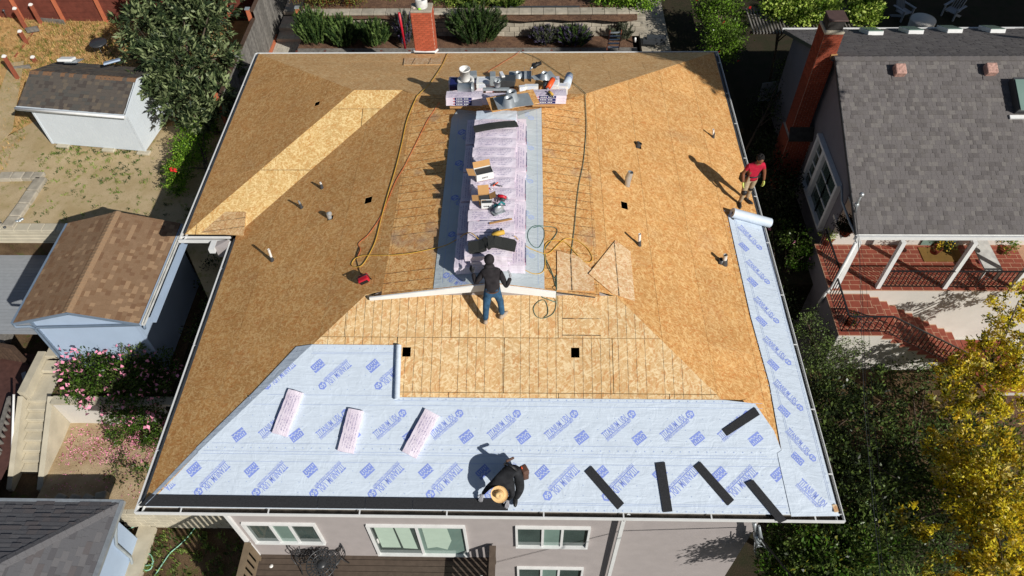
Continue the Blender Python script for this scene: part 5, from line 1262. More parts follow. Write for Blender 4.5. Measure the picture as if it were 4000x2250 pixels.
# ================================================================ brick chimney of the house
ch = empty('brick_chimney', (4.67, 17.2, 0), 'red brick chimney with round clay pot at the back eave of the stripped roof', 'chimney')
brick_tower(ch, 4.31, 5.02, 16.95, 17.45, -3, 1.56, M['brick'], 'FRL')
m = MB(); m.box((4.665, 17.2, 1.6), (.74, .54, .08)); bevel(m.build('cap', M['concrete2'], ch), .02)
m = MB(); m.lathe([(.2, 0), (.21, .3), (.17, .3), (.16, .05)], 22, c=(4.68, 17.22, 1.64)); m.lathe([(.165, .06), (.001, .06)], 22, c=(4.68, 17.22, 1.64)); m.build('flue_pot', M['white_dirty'], ch)
m = MB(); blob(m, (4.42, 17.1, 1.66), (.06, .05, .03)); blob(m, (4.37, 17.15, 1.66), (.05, .06, .02)); m.build('mortar_lump', M['mortar'], ch)
m = MB(); blob(m, (4.62, 17.03, 1.66), (.06, .05, .035)); tag(m.build('tennis_ball', simple('lime green felt', lin(150, 215, 70), .8)), 'flattened lime green ball lying on the chimney cap', 'ball')
m = MB(); m.tube([(4.22, 16.98, .1), (4.3, 16.89, .09), (4.66, 16.86, .09), (5.02, 16.89, .09), (5.1, 17.0, .12)], .045, 8); m.box((4.66, 16.9, .04), (.76, .1, .1)); m.build('base_flashing', M['pvc'], ch)
m = MB(); m.box((4.66, 16.78, .10), (.7, .04, .06)); m.build('tar_line', M['black'], ch)
# ================================================================ left yard
dirtz = lambda x, y: -3.0
flat('yard_dirt', [(-9.75, 11.35), (-6.4, 11.2), (-6.0, 10.2), (-3, 10.2), (-1.6, 8.0), (-.6, 9.2), (-.7, 17.0), (-2.7, 17.1), (-2.7, 30), (-9.0, 30), (-10.6, 17.5), (-12.6, 15), (-11.2, 13.2)], dirtz, M['dirt'], amp=.05, cell=.5)
flat('dry_grass_slope', [(-9.0, 30), (-45, 30), (-45, 10), (-16, 12), (-12.6, 15.05), (-10.6, 17.5)], lambda x, y: -3.02 + max(0, (-11 - x)) * .05, M['straw_grass'], amp=.08, cell=.5)
flat('dry_grass_slope', [(-10.8, 17.2), (-6.0, 16.6), (-2.75, 17.2), (-2.75, 24.1), (-13.2, 24.2), (-13.5, 19)], lambda x, y: -2.985, M['straw_grass'], amp=.05, cell=.4)
flat('garden_path', [(-13, 12.6), (-11.9, 14.2), (-11.6, 16.3), (-13.1, 20.8), (-13.6, 20.6), (-12.6, 16.3), (-15, 13)], lambda x, y: -2.93 + max(0, (-11 - x)) * .05, M['dirt'], thick=.02)
flat('upper_grass_terrace', [(-45, 24.3), (-2.9, 24.15), (-2.9, 50), (-45, 50)], lambda x, y: -1.5, M['straw_grass'], amp=.08, cell=1.)
flat('subsoil', [(-60, 11.0), (-1.5, 11.0), (-1.5, 60), (-60, 60)], -3.6, M['soil'], thick=3.2)
# grass tufts
def tufts(name, regions, n, h, mats, label, cat, zf, kind='stuff', seed=0, w=.012, spread=.6):
    rnd = np.random.RandomState(seed); V_, F, MI = [], [], []
    for x0, x1, y0, y1, k in regions:
        for _ in range(k):
            cx, cy = rnd.uniform(x0, x1), rnd.uniform(y0, y1); mi = rnd.randint(len(mats))
            for _b in range(n):
                a = rnd.uniform(0, 6.28); l = h * rnd.uniform(.5, 1.2); dx, dy = math.cos(a), math.sin(a); bx, by = cx + rnd.normal(0, .05), cy + rnd.normal(0, .05); z = zf(bx, by)
                b = len(V_); V_ += [(bx - dy * w, by + dx * w, z), (bx + dy * w, by - dx * w, z), (bx + dx * l * spread, by + dy * l * spread, z + l * .8)]; F.append((b, b + 1, b + 2)); MI.append(mi)
    me = bpy.data.meshes.new(name); me.from_pydata(V_, [], F)
    for q in mats: me.materials.append(q)
    me.polygons.foreach_set('material_index', MI); o = link(name, me); return tag(o, label, cat, None, kind)
tufts('dry_grass', [(-13.4, -6, 18.6, 24, 2600), (-22, -11, 14, 24, 4200), (-20, -3, 24.3, 30, 1600)], 5, .16, M['drygrass'], 'straw coloured dry grass on the slope behind the small white shed', 'grass', lambda x, y: (-2.98 if x > -11 else -3.0 + (-11 - x) * .05) if y < 24.2 else -1.5)
tufts('weeds', [(-10, -6, 13, 15, 45), (-9.5, -3, 11.4, 14, 70), (-9, -3.5, 13.5, 15.2, 50), (-9.6, -5.8, 15.0, 15.5, 60)], 14, .07, M['weed'], 'small green weeds scattered over the dry dirt yard', 'weeds', lambda x, y: -2.99, w=.02)
# red retaining boards with posts
rw = empty('retaining_wall', (-11, 24.1, -3), 'red stained board retaining wall with sloping posts behind the dry grass', 'retaining wall')
for x0, x1 in ((-16.5, -14.6), (-14.6, -12.75), (-12.75, -10.8), (-10.8, -8.9), (-8.9, -7.0), (-7.0, -5.1), (-5.1, -2.95)):
    for k in range(6):
        m = MB(); m.box(((x0 + x1) / 2, 24.12 + random.uniform(-.01, .01), -2.9 + k * .25), (x1 - x0 - .01, .06, .24)); m.build('board', M['redstain'], rw)
for x in (-16.5, -14.6, -12.73, -10.82, -8.9, -7.0, -5.1):
    m = MB(); m.box((x, 24.03, -2.0), (.13, .12, 2.1)); m.build('post', M['redwood_l'], rw)
# second hillside boards with capped posts
hs = empty('hillside_steps', (-13.2, 21.5, -3), 'weathered board risers and white capped posts stepping down the dry slope', 'garden steps')
def post(p, h, mat='redwood', cap=True, parent=hs, w=.12):
    m = MB(); m.box((p[0], p[1], p[2] + h / 2), (w, w, h)); m.build('post', M[mat], parent)
    if cap:
        m = MB(); m.lathe([(.001, .07), (.05, .06), (.10, .0), (.10, -.03), (.001, -.03)], 4, c=(p[0], p[1], p[2] + h), M=Matrix.Rotation(.78, 3, 'Z'), smooth=False); m.build('post_cap', M['pvc'], parent)
for (bx, by, tx, ty) in [(165, 100, 120, 18), (110, 125, 72, 32), (108, 175, 80, 122), (75, 315, 18, 220), (140, 245, 122, 222)]:
    P = atz(bx, by, -2.95); best = min(((abs(proj(P + Vector((0, 0, h * .02)))[1] - ty), h * .02) for h in range(5, 80))); post(P, best[1])
def board(a, b, z, h, mat='oldwood', parent=hs, t=.05):
    m = MB(); a = atz(*a, z); b = atz(*b, z); m.beam(a + Vector((0, 0, h / 2)), b + Vector((0, 0, h / 2)), t, h); m.build('board', M[mat], parent)
for k in range(2): board((108, 128), (155, 120), -3 + k * .24, .23)
board((165, 88), (255, 96), -2.95, .23); board((165, 96), (62, 230), -2.97, .12, 'redwood'); board((50, 280), (125, 270), -2.95, .22)
lt = atz(26, 66, -2.6); m = MB(); m.tube([lt, lt + Vector((.03, 0, .3))], .012, 6); m.lathe([(.06, 0), (.05, .05), (.001, .07)], 12, c=lt + Vector((.03, 0, .3))); tag(m.build('path_light', M['steel_d']), 'small dark path light in the dry grass at the far left', 'garden light')
# grey board fence running back from the house
fn = empty('board_fence', (-2.8, 18, -3), 'weathered grey vertical board fence with red posts between dirt yard and paved steps', 'fence')
y = 15.9; k = 0
while y < 25.5:
    z1 = -1.05 if y < 21 else -.75; w = random.uniform(.13, .155); m = MB(); m.box((-2.74 + random.uniform(-.006, .006), y + w / 2, (-3 + z1) / 2), (.02, w - .008, z1 + 3)); m.build('board', M['oldwood'], fn); y += w
for a, b, z in ((15.9, 21, -1.03), (21, 25.5, -.73)):
    m = MB(); m.box((-2.80, (a + b) / 2, z), (.14, b - a, .04)); m.build('top_rail', M['brownwood'], fn)
for yy, zt in ((18.35, -.8), (21.0, -.62), (15.9, -.95)):
    m = MB(); m.box((-2.93, yy, (zt - 3) / 2), (.13, .13, zt + 3)); m.build('post', M['redwood_l'], fn)
m = MB(); m.box((-2.93, 21.0, -.6), (.18, .18, .04)); m.build('post_cap', M['galv2'], fn)
m = MB(); m.box((-2.71, 19.2, -2.9), (.05, 7, .2)); m.build('base_board', M['redwood_l'], fn)
tp = empty('gate_post', atz(1194, 160, -2.9), 'tall red post with grey cap beside the paved steps', 'post'); q = atz(1194, 160, -2.9); best = min(((abs(proj(q + Vector((0, 0, h * .02)))[1] - 30), h * .02) for h in range(5, 130)))
m = MB(); m.box((q.x, q.y, q.z + best[1] / 2), (.15, .15, best[1])); m.build('shaft', M['redwood_l'], tp); m = MB(); m.box((q.x, q.y, q.z + best[1] + .02), (.19, .19, .04)); m.build('post_cap', M['galv2'], tp)
# paved path and steps (pavers are single pieces)
pv = flat('paver_path', [(-2.7, 17.0), (-1.0, 17.0), (-1.0, 26), (-2.7, 26)], -3.0, M['mortar'], thick=.2)
def pavers(x0, x1, y0, y1, z, parent, w=.2, l=.3, mat='paver', t=.04, nm='paver'):
    me = None; k = 0; y = y0
    while y < y1 - .02:
        x = x0 - (l / 2 if k % 2 else 0)
        while x < x1 - .03:
            a, b = max(x, x0), min(x + l, x1); m = MB(); m.box(((a + b) / 2, y + w / 2, z + random.uniform(-.003, .003)), (b - a - .012, w - .012, t)); m.build(nm, M[mat], parent); x += l
        y += w; k += 1
pavers(-2.68, -1.3, 21.0, 22.3, -2.98, pv, w=.3, l=.2)
for i, yy in enumerate((22.35, 23.0, 24.1)):
    m = MB(); m.box((-1.9, yy + .5, -2.92 + i * .14), (1.5, 1.0, .14)); o = m.build('step', M['mortar'], pv); pavers(-2.6, -1.3, yy, yy + .34, -2.84 + i * .14, pv, w=.33, l=.25)
# ---------------------------------------------------------------- garden behind the house
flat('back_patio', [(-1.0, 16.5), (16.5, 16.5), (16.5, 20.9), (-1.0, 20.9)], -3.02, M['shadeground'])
flat('planting_bed', [(-1.3, 20.55), (12.6, 20.5), (12.6, 21.9), (-1.2, 21.9)], -2.3, M['mulch'], amp=.08, cell=.3, thick=.3)
flat('planting_bed', [(-1.2, 21.6), (12.7, 21.3), (13.2, 30), (-1.2, 30)], -1.4, M['mulch'], amp=.12, cell=.35)
pw = empty('planter_wall', (5, 20.5, -3), 'low red board planter wall with grey timber cap behind the house', 'planter wall')
x = -1.2
while x < 12.5:
    for k in range(4):
        m = MB(); m.box((x + .58, 20.5, -2.95 + k * .18), (1.14, .05, .17)); m.build('board', M['redstain'], pw)
    m = MB(); m.box((x, 20.45, -2.6), (.1, .08, .85)); m.build('post', M['redstain'], pw)
    m = MB(); m.box((x + .58, 20.52, -2.2), (1.15, .24, .04)); m.build('cap_board', M['oldwood'], pw); x += 1.16
bw_ = empty('block_wall', (5, 21.8, -2.3), 'low grey concrete block garden wall with flat cap between the two planting beds', 'garden wall')
for k in range(4):
    x = -1.1 + (.2 if k % 2 else 0)
    while x < 12.85:
        w = .4; m = MB(); m.box((x + w / 2, 21.80 + .02 * k + random.uniform(-.008, .008), -2.22 + k * .21), (w - .012, .26, .198)); bevel(m.build('block', M['concrete2'], bw_), .012); x += w
x = -1.1
while x < 12.85:
    m = MB(); m.box((x + .25, 21.95, -1.33), (.49, .42, .08)); bevel(m.build('cap_block', M['concrete2'], bw_), .012); x += .5
m = MB(); m.box((8.6, 22.2, -1.27), (3.6, .07, .03)); tag(m.build('drip_pipe', M['steel_d']), 'dark pipe lying along the cap of the garden block wall', 'pipe')
# ladder, red post, dark pot tray in the bed
ld = empty('ladder', atz(2398, 200, -2.2), 'short wooden ladder with white rungs leaning against the back eave', 'ladder')
A, B = atz(2371, 192, -.6), atz(2384, 122, -1.3); C_, D_ = atz(2417, 192, -.6), atz(2428, 120, -1.3)
for a, b in ((A, B), (C_, D_)): m = MB(); m.beam(a, b, .03, .07); m.build('rail', M['redwood'], ld)
for i in range(5):
    f = .1 + i * .2; m = MB(); m.beam(A + (B - A) * f, C_ + (D_ - C_) * f, .07, .03); m.build('rung', M['galv'], ld)
rp = tool('garden_post', 'slim bright red post leaning in the bed left of the brick chimney', 'post', [('shaft', [atz(1583, 190, -2.2), atz(1559, 50, -.5)], .05, 'red')])
m = MB(); q = atz(2555, 160, -2.2); m.box(q, (.9, .35, .12), rz=-.1); m.box(q + Vector((.1, .1, .1)), (.8, .3, .06), rz=-.1); tag(m.build('dark_planks', M['steel_d']), 'dark planks lying in the bed right of the ladder', 'planks')
m = MB(); q = atz(2480, 163, -2.2); m.lathe([(.001, 0), (.05, 0), (.05, .16), (.02, .2), (.001, .2)], 12, c=q); tag(m.build('plastic_bottle', M['pvc']), 'small clear plastic bottle standing right of the ladder', 'bottle')
flat('shaded_side_path', [(12.9, 17.0), (15.6, 17.0), (15.6, 28), (12.9, 28)], -2.98, M['shadeground'])
sp = flat('block_steps', [(13.0, 21.0), (14.2, 21.0), (14.2, 26), (13.0, 26)], -2.6, M['concrete2'])
pavers(13.0, 14.2, 21.0, 25.0, -2.58, sp, w=.28, l=.4, mat='concrete2')
# ================================================================ small white shed (upper left)
def shed_frame(name, label): return empty(name, (0, 0, 0), label, 'shed')
s1 = shed_frame('garden_shed', 'small pale blue-white shed with dark mottled shingle roof on the dirt yard')
fl, fr = Vector((-9.72, 15.56, 0)), Vector((-6.0, 15.10, 0)); ux = (fr - fl).normalized(); uy = Vector((-ux.y, ux.x, 0)); Wd = (fr - fl).length; Dp = 2.35
def P1(u, v, z): return fl + ux * u + uy * v + Vector((0, 0, z))
m = MB(); ze, zr_ = -1.12, -.56
m.prism([P1(0.02, .02, -2.9), P1(Wd - .02, .02, -2.9), P1(Wd - .02, Dp, -2.9), P1(.02, Dp, -2.9)], (0, 0, 1.78)); m.add([P1(Wd - .02, .02, ze), P1(Wd - .02, Dp, ze), P1(Wd - .02, Dp / 2, zr_ - .05)], [(0, 1, 2)]); m.add([P1(.02, .02, ze), P1(.02, Dp, ze), P1(.02, Dp / 2, zr_ - .05)], [(0, 2, 1)]); m.build('wall_core', M['siding'], s1)
wall_boards(s1, P1(0, 0, 0)[:2], P1(Wd, 0, 0)[:2], -2.92, ze, M['siding'], .205, out=(-uy)[:2])
wall_boards(s1, P1(Wd, 0, 0)[:2], P1(Wd, Dp, 0)[:2], -2.92, ze, M['siding'], .205, out=ux[:2], top=lambda s: ze + (zr_ - ze) * (1 - abs(s - Dp / 2) / (Dp / 2)) - .04)
for u, v in ((.02, -.015), (Wd + .01, -.015), (Wd + .01, Dp)): m = MB(); m.prism([P1(u - .05, v - .01, -2.93), P1(u + .03, v - .01, -2.93), P1(u + .03, v + .02, -2.93), P1(u - .05, v + .02, -2.93)], (0, 0, 1.8)); m.build('corner_trim', M['siding'], s1)
oh = .12; sl1 = math.hypot(Dp / 2 + .22, zr_ - ze + .1)
O1 = P1(-oh - .15, -.22, ze + .02); V1 = (P1(0, Dp / 2, zr_) - P1(0, -.22, ze + .02)).normalized(); Ls = (P1(0, Dp / 2, zr_) - P1(0, -.22, ze + .02)).length
shingle_roof(s1, O1, ux, V1, [(0, 0), (Wd + .27, 0), (Wd + .27, Ls), (0, Ls)], M['sh_dark'], e=.14, tabs=(.1, .22), seed=4, nind=290)
O1b = P1(-oh - .15, Dp + .22, ze + .02); V1b = (P1(0, Dp / 2, zr_) - P1(0, Dp + .22, ze + .02)).normalized()
shingle_roof(s1, O1b, ux, V1b, [(0, 0), (Wd + .27, 0), (Wd + .27, Ls), (0, Ls)], M['sh_dark'], e=.14, tabs=(.12, .3), seed=5, nind=0)
ridge_caps(s1, P1(Wd + .1, Dp / 2, zr_ + .01), P1(-.27, Dp / 2, zr_ + .01), 24, .13, [M['sh_dark'][0], M['sh_brown'][1]])
m = MB(); a, b = P1(-.3, -.25, ze - .02), P1(Wd + .14, -.25, ze - .02); m.beam(a, b, .1, .12); m.build('fascia', M['siding'], s1); m = MB(); m.tube([a + Vector((-.01, -.06, .03)), b + Vector((0, -.06, .03))], .05, 8); m.build('gutter', M['white'], s1)
m = MB(); a, b = P1(Wd + .13, -.22, ze - .03), P1(Wd + .13, Dp / 2, zr_ - .03); m.beam(a, b, .03, .1); a = P1(Wd + .13, Dp + .22, ze - .03); m.beam(a, b, .03, .1); m.build('rake_board', M['siding'], s1)
for i, u in enumerate((.25, 2.1, 3.5)):
    m = MB(); m.box(P1(u + .2, -.05, -2.97), (.5, .22, .12), rz=-.12); bevel(m.build('foundation_block', M['concrete'], s1), .02)
q = atz(262, 236, -.62); t = empty('roof_vent', q, 'white square vent lid on the back slope of the small shed', 'roof vent'); m = MB(); m.box(q + Vector((0, .0, .05)), (.55, .36, .1), M=Matrix.Rotation(-.3, 3, 'X')); bevel(m.build('lid', M['boxwhite'], t), .03, 2); m = MB(); m.box(q + Vector((.25, 0, -.02)), (.5, .5, .01), M=Matrix.Rotation(-.3, 3, 'X')); m.build('flange', M['galv'], t)
q = atz(437, 240, -.5); m = MB(); m.box(q, (.6, .4, .06), rz=.5, M=Matrix.Rotation(.5, 3, 'Z') @ Matrix.Rotation(-.35, 3, 'X')); bevel(m.build('roof_panel', M['siding2']), .02); tag(bpy.data.objects[-1] if False else m and [o for o in bpy.data.objects if o.name.startswith('roof_panel')][0], 'pale blue curved panel on the shed roof half hidden by the tree', 'panel')
# round fire-pit table in shadow by shed
q = atz(382, 166, -2.2); t = empty('garden_table', q, 'dark round metal garden table on thin legs behind the small shed', 'table'); m = MB(); m.lathe([(.001, .02), (.34, .02), (.36, 0), (.36, -.05), (.001, -.05)], 26, c=q); m.build('table_top', M['castiron'], t)
for a in range(4): m = MB(); m.tube([q + Vector((.25 * math.cos(a * 1.57 + .4), .25 * math.sin(a * 1.57 + .4), -.04)), q + Vector((.32 * math.cos(a * 1.57 + .4), .32 * math.sin(a * 1.57 + .4), -.78))], .015, 6); m.build('leg', M['iron'], t)
# ================================================================ blue shed with brown shingle roof
s2 = shed_frame('storage_shed', 'larger blue shed with brown shingle gable roof below the dirt yard')
RX, RY0, RY1, RZ = -4.53, 6.2, 10.15, -1.16; EZ = -1.67; XL, XR = -6.32, -2.70
for side, xe, sgn, sd in (('l', XL, 1, 11), ('r', XR, -1, 12)):
    Vv = Vector((RX - xe, 0, RZ - EZ)); ln = Vv.length; Vv.normalize(); O2 = Vector((xe, RY0, EZ))
    shingle_roof(s2, O2, (0, 1, 0), Vv, [(0, 0), (RY1 - RY0, 0), (RY1 - RY0, ln), (0, ln)], M['sh_brown'], e=.13, tabs=(.1, .21), seed=sd, nind=146)
ridge_caps(s2, (RX, RY0, RZ + .02), (RX, RY1, RZ + .02), 26, .13, [M['sh_brown'][2]], drop=.04)
m = MB(); x0, x1, y0, y1 = -6.0, -2.95, 6.42, 9.95
m.prism([(x0, y0, -4.35), (x1, y0, -4.35), (x1, y1, -4.35), (x0, y1, -4.35)], (0, 0, 2.65)); m.add([(x0, y0, -1.72), (x1, y0, -1.72), (RX, y0, RZ - .06)], [(0, 1, 2)]); m.add([(x0, y1, -1.72), (x1, y1, -1.72), (RX, y1, RZ - .06)], [(0, 2, 1)]); m.build('wall_core', M['siding2'], s2)
def gtop(a, b):
    if b <= -1.78: return (0, x1 - x0)
    f = (b + 1.78) / (RZ - .08 + 1.78); return ((RX - x0) * f + .03, (x1 - x0) - (x1 - RX) * f - .03)
wall_boards(s2, (x0, y0), (x1, y0), -4.33, RZ - .1, M['siding2'], .15, True, .014, out=(0, -1), top=gtop)
wall_boards(s2, (x1, y0), (x1, y1), -4.33, -1.72, M['siding2'], .2, True, .014, out=(1, 0))
for xx in (x0, x1): m = MB(); m.box((xx, y0 - .03, -3.05), (.1, .05, 2.6)); m.build('corner_trim', M['trimblue'] if xx == x0 else M['siding2'], s2)
for a, b in (((XL, RY0 - .0, EZ - .05), (RX, RY0 - .0, RZ - .05)), ((XR, RY0 - .0, EZ - .05), (RX, RY0 - .0, RZ - .05))): m = MB(); m.beam(Vector(a), Vector(b), .035, .1); m.build('rake_board', M['trimblue'], s2)
m = MB(); m.box((XR + .02, (RY0 + RY1) / 2, EZ - .07), (.03, RY1 - RY0, .1)); m.build('fascia', M['siding2'], s2)
m = MB(); m.box((XR + .07, (RY0 + RY1) / 2, EZ - .05), (.012, RY1 - RY0, .07)); m.box((XR + .10, (RY0 + RY1) / 2, EZ - .09), (.08, RY1 - RY0, .012)); m.box((XR + .145, (RY0 + RY1) / 2, EZ - .05), (.012, RY1 - RY0, .07)); m.build('gutter', M['white_dirty'], s2)
m = MB(); m.box((XL - .05, (RY0 + RY1) / 2, EZ - .05), (.09, RY1 - RY0, .08)); m.build('gutter', M['trimblue'], s2)
m = MB(); m.box(((XR + .26), (RY0 + RY1) / 2 + .3, EZ - .2), (.2, RY1 - RY0 + .2, .03)); m.build('lean_panel', M['siding2'], s2)
m = MB(); m.tube([(XR + .1, RY0 + .05, EZ - .1), (XR + .1, RY0 - .02, EZ - .2), (XR - .1, y0 - .07, EZ - .26), (x0 + .1, y0 - .07, EZ - .42), (x0 - .02, y0 - .07, EZ - .5), (x0 - .03, y0 - .07, -4.3), (x0 - .2, y0 - .2, -4.4)], .042, 8); m.tube([(XL - .05, RY0 + .02, EZ - .08), (XL, RY0 - .03, EZ - .16), (XL + .25, RY0 + .1, EZ - .3), (x0, y0 - .06, EZ - .5)], .04, 8); m.build('downpipe', M['trimblue'], s2)
# ---------------------------------------------------------------- terraces, walls and stairs on the left
cw = empty('concrete_wall', (-9, 11.3, -3.6), 'pale stacked concrete retaining wall in front of the dirt yard', 'retaining wall')
for k in range(7):
    m = MB(); m.box((-8.9 - (.0), 11.17 - .01 * (k % 2), -4.12 + k * .165), (5.4, .22, .15)); bevel(m.build('course', M['concrete'], cw), .02)
x = -11.6
while x < -6.4: m = MB(); m.box((x + .24, 11.2, -2.99), (.47, .34, .1)); bevel(m.build('cap_block', M['concrete'], cw), .015); x += .48
m = MB(); q = atz(20, 890, -2.9); m.lathe([(.04, 0), (.05, .04), (.001, .06)], 12, c=q); m.build('fitting', M['steel_d'], cw)
m = MB(); q = atz(78, 862, -2.9); rr = random.Random(2)
for i in range(6): blob(m, q + Vector((rr.uniform(-.08, .08), rr.uniform(-.06, .06), .03)), (.06, .05, .04), 8, 6)
tag(m.build('foil_scrap', M['galv']), 'crumpled shiny foil bundle on the dirt by the retaining wall', 'foil')
sb = empty('stone_border', (-10, 13, -2.95), 'row of large grey stones edging the path at the left', 'stone border')
def stones(pts, z, w, parent=sb):
    for i in range(len(pts) - 1):
        a, b = atz(*pts[i], z), atz(*pts[i + 1], z); dv = (b - a); m = MB(); m.beam(a + dv * .02, b - dv * .02, w, .18); bevel(m.build('stone', M['concrete2'], parent), .03, 2)
stones([(165, 697), (128, 750), (95, 800), (60, 850), (30, 890)], -2.95, .42); stones([(0, 692), (50, 690), (95, 690), (130, 690), (170, 692)], -2.95, .38)
for r_ in range(4):
    for c_ in range(3):
        px, py = -25 + c_ * 50 - r_ * 22 + 10, 725 + r_ * 38; q = atz(px, py, -3.12 - .1 * r_); m = MB(); m.box(q, (.46, .34, .14), rz=random.uniform(-.04, .04)); bevel(m.build('slab', M['concrete2'], sb), .02)
flat('stepped_path', [(-12.6, 11.0), (-10.2, 11.2), (-9.9, 13.5), (-12.6, 13.6)], lambda x, y: -3.35, M['concrete2'])
dk = empty('lower_deck', (-8, 9, -4.2), 'pale grey plank deck in shade beside the blue shed', 'deck')
y = 7.6
while y < 11.05: m = MB(); m.box((-8.55, y + .07, -4.2), (4.6, .132, .03)); m.build('deck_board', M['deckgrey'], dk); y += .142
flat('lower_terrace', [(-14, -3), (-6.25, -3), (-6.25, 6.3), (-2.5, 6.3), (-2.5, 11), (-14, 11)], -5.7, M['soil'])
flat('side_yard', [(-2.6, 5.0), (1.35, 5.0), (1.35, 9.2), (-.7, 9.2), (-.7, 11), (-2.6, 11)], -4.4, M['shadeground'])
pt = flat('shed_terrace', [(-6.3, 5.25), (-2.0, 5.1), (-1.2, 11), (-6.3, 11)], -4.42, M['soil'], amp=.04, cell=.4, thick=1.2)
rw2 = empty('white_retaining_wall', (-4.5, 5.2, -5), 'low white rendered retaining wall under the pink flowering bush', 'retaining wall')
m = MB(); m.box((-4.0, 5.2, -4.95), (4.15, .22, 1.3)); m.build('wall_body', M['stucco_w'], rw2); m = MB(); m.box((-4.0, 5.2, -4.28), (4.2, .28, .07)); m.build('wall_cap', M['concrete'], rw2)
flat('flower_bed', [(-6.1, 2.3), (1.2, 2.3), (1.3, 5.1), (-6.1, 5.1)], -5.5, M['bed'], amp=.05, cell=.3)
stt = empty('concrete_stairs', (-6.6, 4, -5), 'narrow concrete garden stairs descending towards the viewer between low walls', 'stairs')
ny = 10
for i in range(ny):
    z = -4.42 - .165 * (i + 1); yf = 5.32 - .262 * i; m = MB(); m.box((-6.62, yf - .131, z - .3), (.78, .27, .6)); bevel(m.build('step', M['concrete'], stt), .015)
m = MB(); m.box((-6.62, 5.75, -4.5), (.78, .95, .16)); m.build('landing', M['concrete'], stt)
for i in range(3): m = MB(); m.box((-6.62 - .03, 6.45 + .45 * i, -4.35 + .16 * i), (.5, .42, .16)); bevel(m.build('step', M['concrete'], stt), .02)
for xx, w in ((-6.17, .17), (-7.1, .16)):
    m = MB(); m.prism([(xx - w / 2, 5.3, -4.22), (xx - w / 2, 2.9, -5.55), (xx - w / 2, 2.9, -6.4), (xx - w / 2, 5.3, -6.4)], (w, 0, 0)); m.build('side_wall', M['concrete'], stt)
m = MB(); m.box((-7.02, 6.1, -4.35), (.24, 1.5, .55)); m.build('side_wall', M['concrete'], stt)
# brown tarp patio and railings at far left
flat('tarp_patio', [(-12, 2), (-7.2, 2), (-7.15, 7.5), (-12, 7.5)], -5.15, M['tarp'], amp=.08, cell=.25)
def rail_panel(label, a, b, z, h, nb, mat='brownwood', w=.05, name='railing', wd=.04):
    A = atz(*a, z); B = atz(*b, z); t = empty(name, A, label, 'railing'); up = Vector((0, 0, 1))
    m = MB(); m.beam(A + up * h, B + up * h, .12, .04); m.build('top_rail', M[mat], t); m = MB(); m.beam(A + up * .1, B + up * .1, .05, .06); m.build('bottom_rail', M[mat], t)
    for i in range(nb):
        P = A + (B - A) * ((i + .5) / nb); m = MB(); m.beam(P + up * .1, P + up * (h - .02), w, wd, up=(B - A).normalized()); m.build('baluster', M[mat], t)
    for P in (A, B): m = MB(); m.box(P + up * h / 2, (.09, .09, h + .02)); m.build('post', M[mat], t)
    return t
rail_panel('brown timber railing between the grey deck and the tarp patio', (0, 1400), (110, 1420), -5.1, .95, 7, 'brownwood', .1)
rail_panel('weathered timber railing beside the concrete stairs, lit by the sun', (85, 1600), (30, 1800), -5.6, .75, 8, 'oldwood', .1)
tool('white_pole', 'white pole standing upright in front of the timber railing at the left edge', 'pole', [('shaft', [atz(47, 1775, -5.2), atz(54, 1540, -3.95)], .035, 'pvc')])
m = MB(); m.beam(atz(92, 1455, -5.05), atz(108, 1520, -5.05), .14, .03); tag(m.build('loose_plank', M['deckgrey']), 'short pale plank lying on the brown tarp', 'plank')
m = MB(); m.beam(atz(0, 1325, -4.6), atz(35, 1322, -4.6), .5, .3); tag(m.build('timber_box', M['oldwood']), 'weathered grey timber box at the far left edge', 'box')
m = MB(); m.beam(atz(20, 1505, -5.0), atz(-60, 1400, -5.0), 1.6, .05); 
# ---------------------------------------------------------------- slate roofed outbuilding bottom left
s3 = empty('garage', (-5, 0, -6.6), 'pale blue outbuilding with slate grey hip roof at the bottom left corner', 'garage')
ez = -4.4; C0 = Vector((-2.9, 2.0, ez)); sp3 = .30
dvr = (atz(375, 2250, ez) - atz(470, 1965, ez)); 
Xr, Yb = -2.92, 2.04
# back-facing slope and right-facing slope meeting on a hip
hx = 1.85
n1 = Vector((0, -1, sp3)).normalized(); 
shingle_roof(s3, (Xr, Yb, ez), (-1, 0, 0), Vector((0, -1, .42)).normalized(), [(0, 0), (6.5, 0), (6.5, 2.0 * 1.085), (2.0, 2.0 * 1.085)], M['sh_slate'], e=.15, tabs=(.2, .34), seed=21, nind=150, t=.03)
shingle_roof(s3, (Xr, Yb, ez), (0, -1, 0), Vector((-1, 0, .42)).normalized(), [(0, 0), (4.2, 0), (4.2, 2.0 * 1.085), (2.0, 2.0 * 1.085)], M['sh_slate'], e=.15, tabs=(.2, .34), seed=22, nind=140, t=.02)
ridge_caps(s3, (Xr - .05, Yb - .05, ez + .03), (Xr - 2.0, Yb - 2.0, ez + .87), 15, .16, [M['sh_slate'][2]], drop=.05, name='hip_cap')
ridge_caps(s3, (Xr - 2.0, Yb - 2.0, ez + .87), (Xr - 2.0, Yb - 4.2, ez + .87), 12, .16, [M['sh_slate'][2]], drop=.06)
m = MB(); m.box((Xr + .05, Yb - 2.1, ez - .02), (.13, 4.3, .1)); m.build('gutter', M['galv'], s3); m = MB(); m.box((Xr - 3.2, Yb + .04, ez - .02), (6.5, .1, .08)); m.build('gutter', M['galv'], s3)
m = MB(); m.box((Xr - 3.4, Yb - 2.3, -5.6), (6.2, 4.1, 2.3)); m.build('wall_core', M['siding2'], s3)
wall_boards(s3, (Xr - .28, Yb - 4.2), (Xr - .28, Yb - .26), -6.7, ez - .1, M['siding2'], .15, True, .014, out=(1, 0))
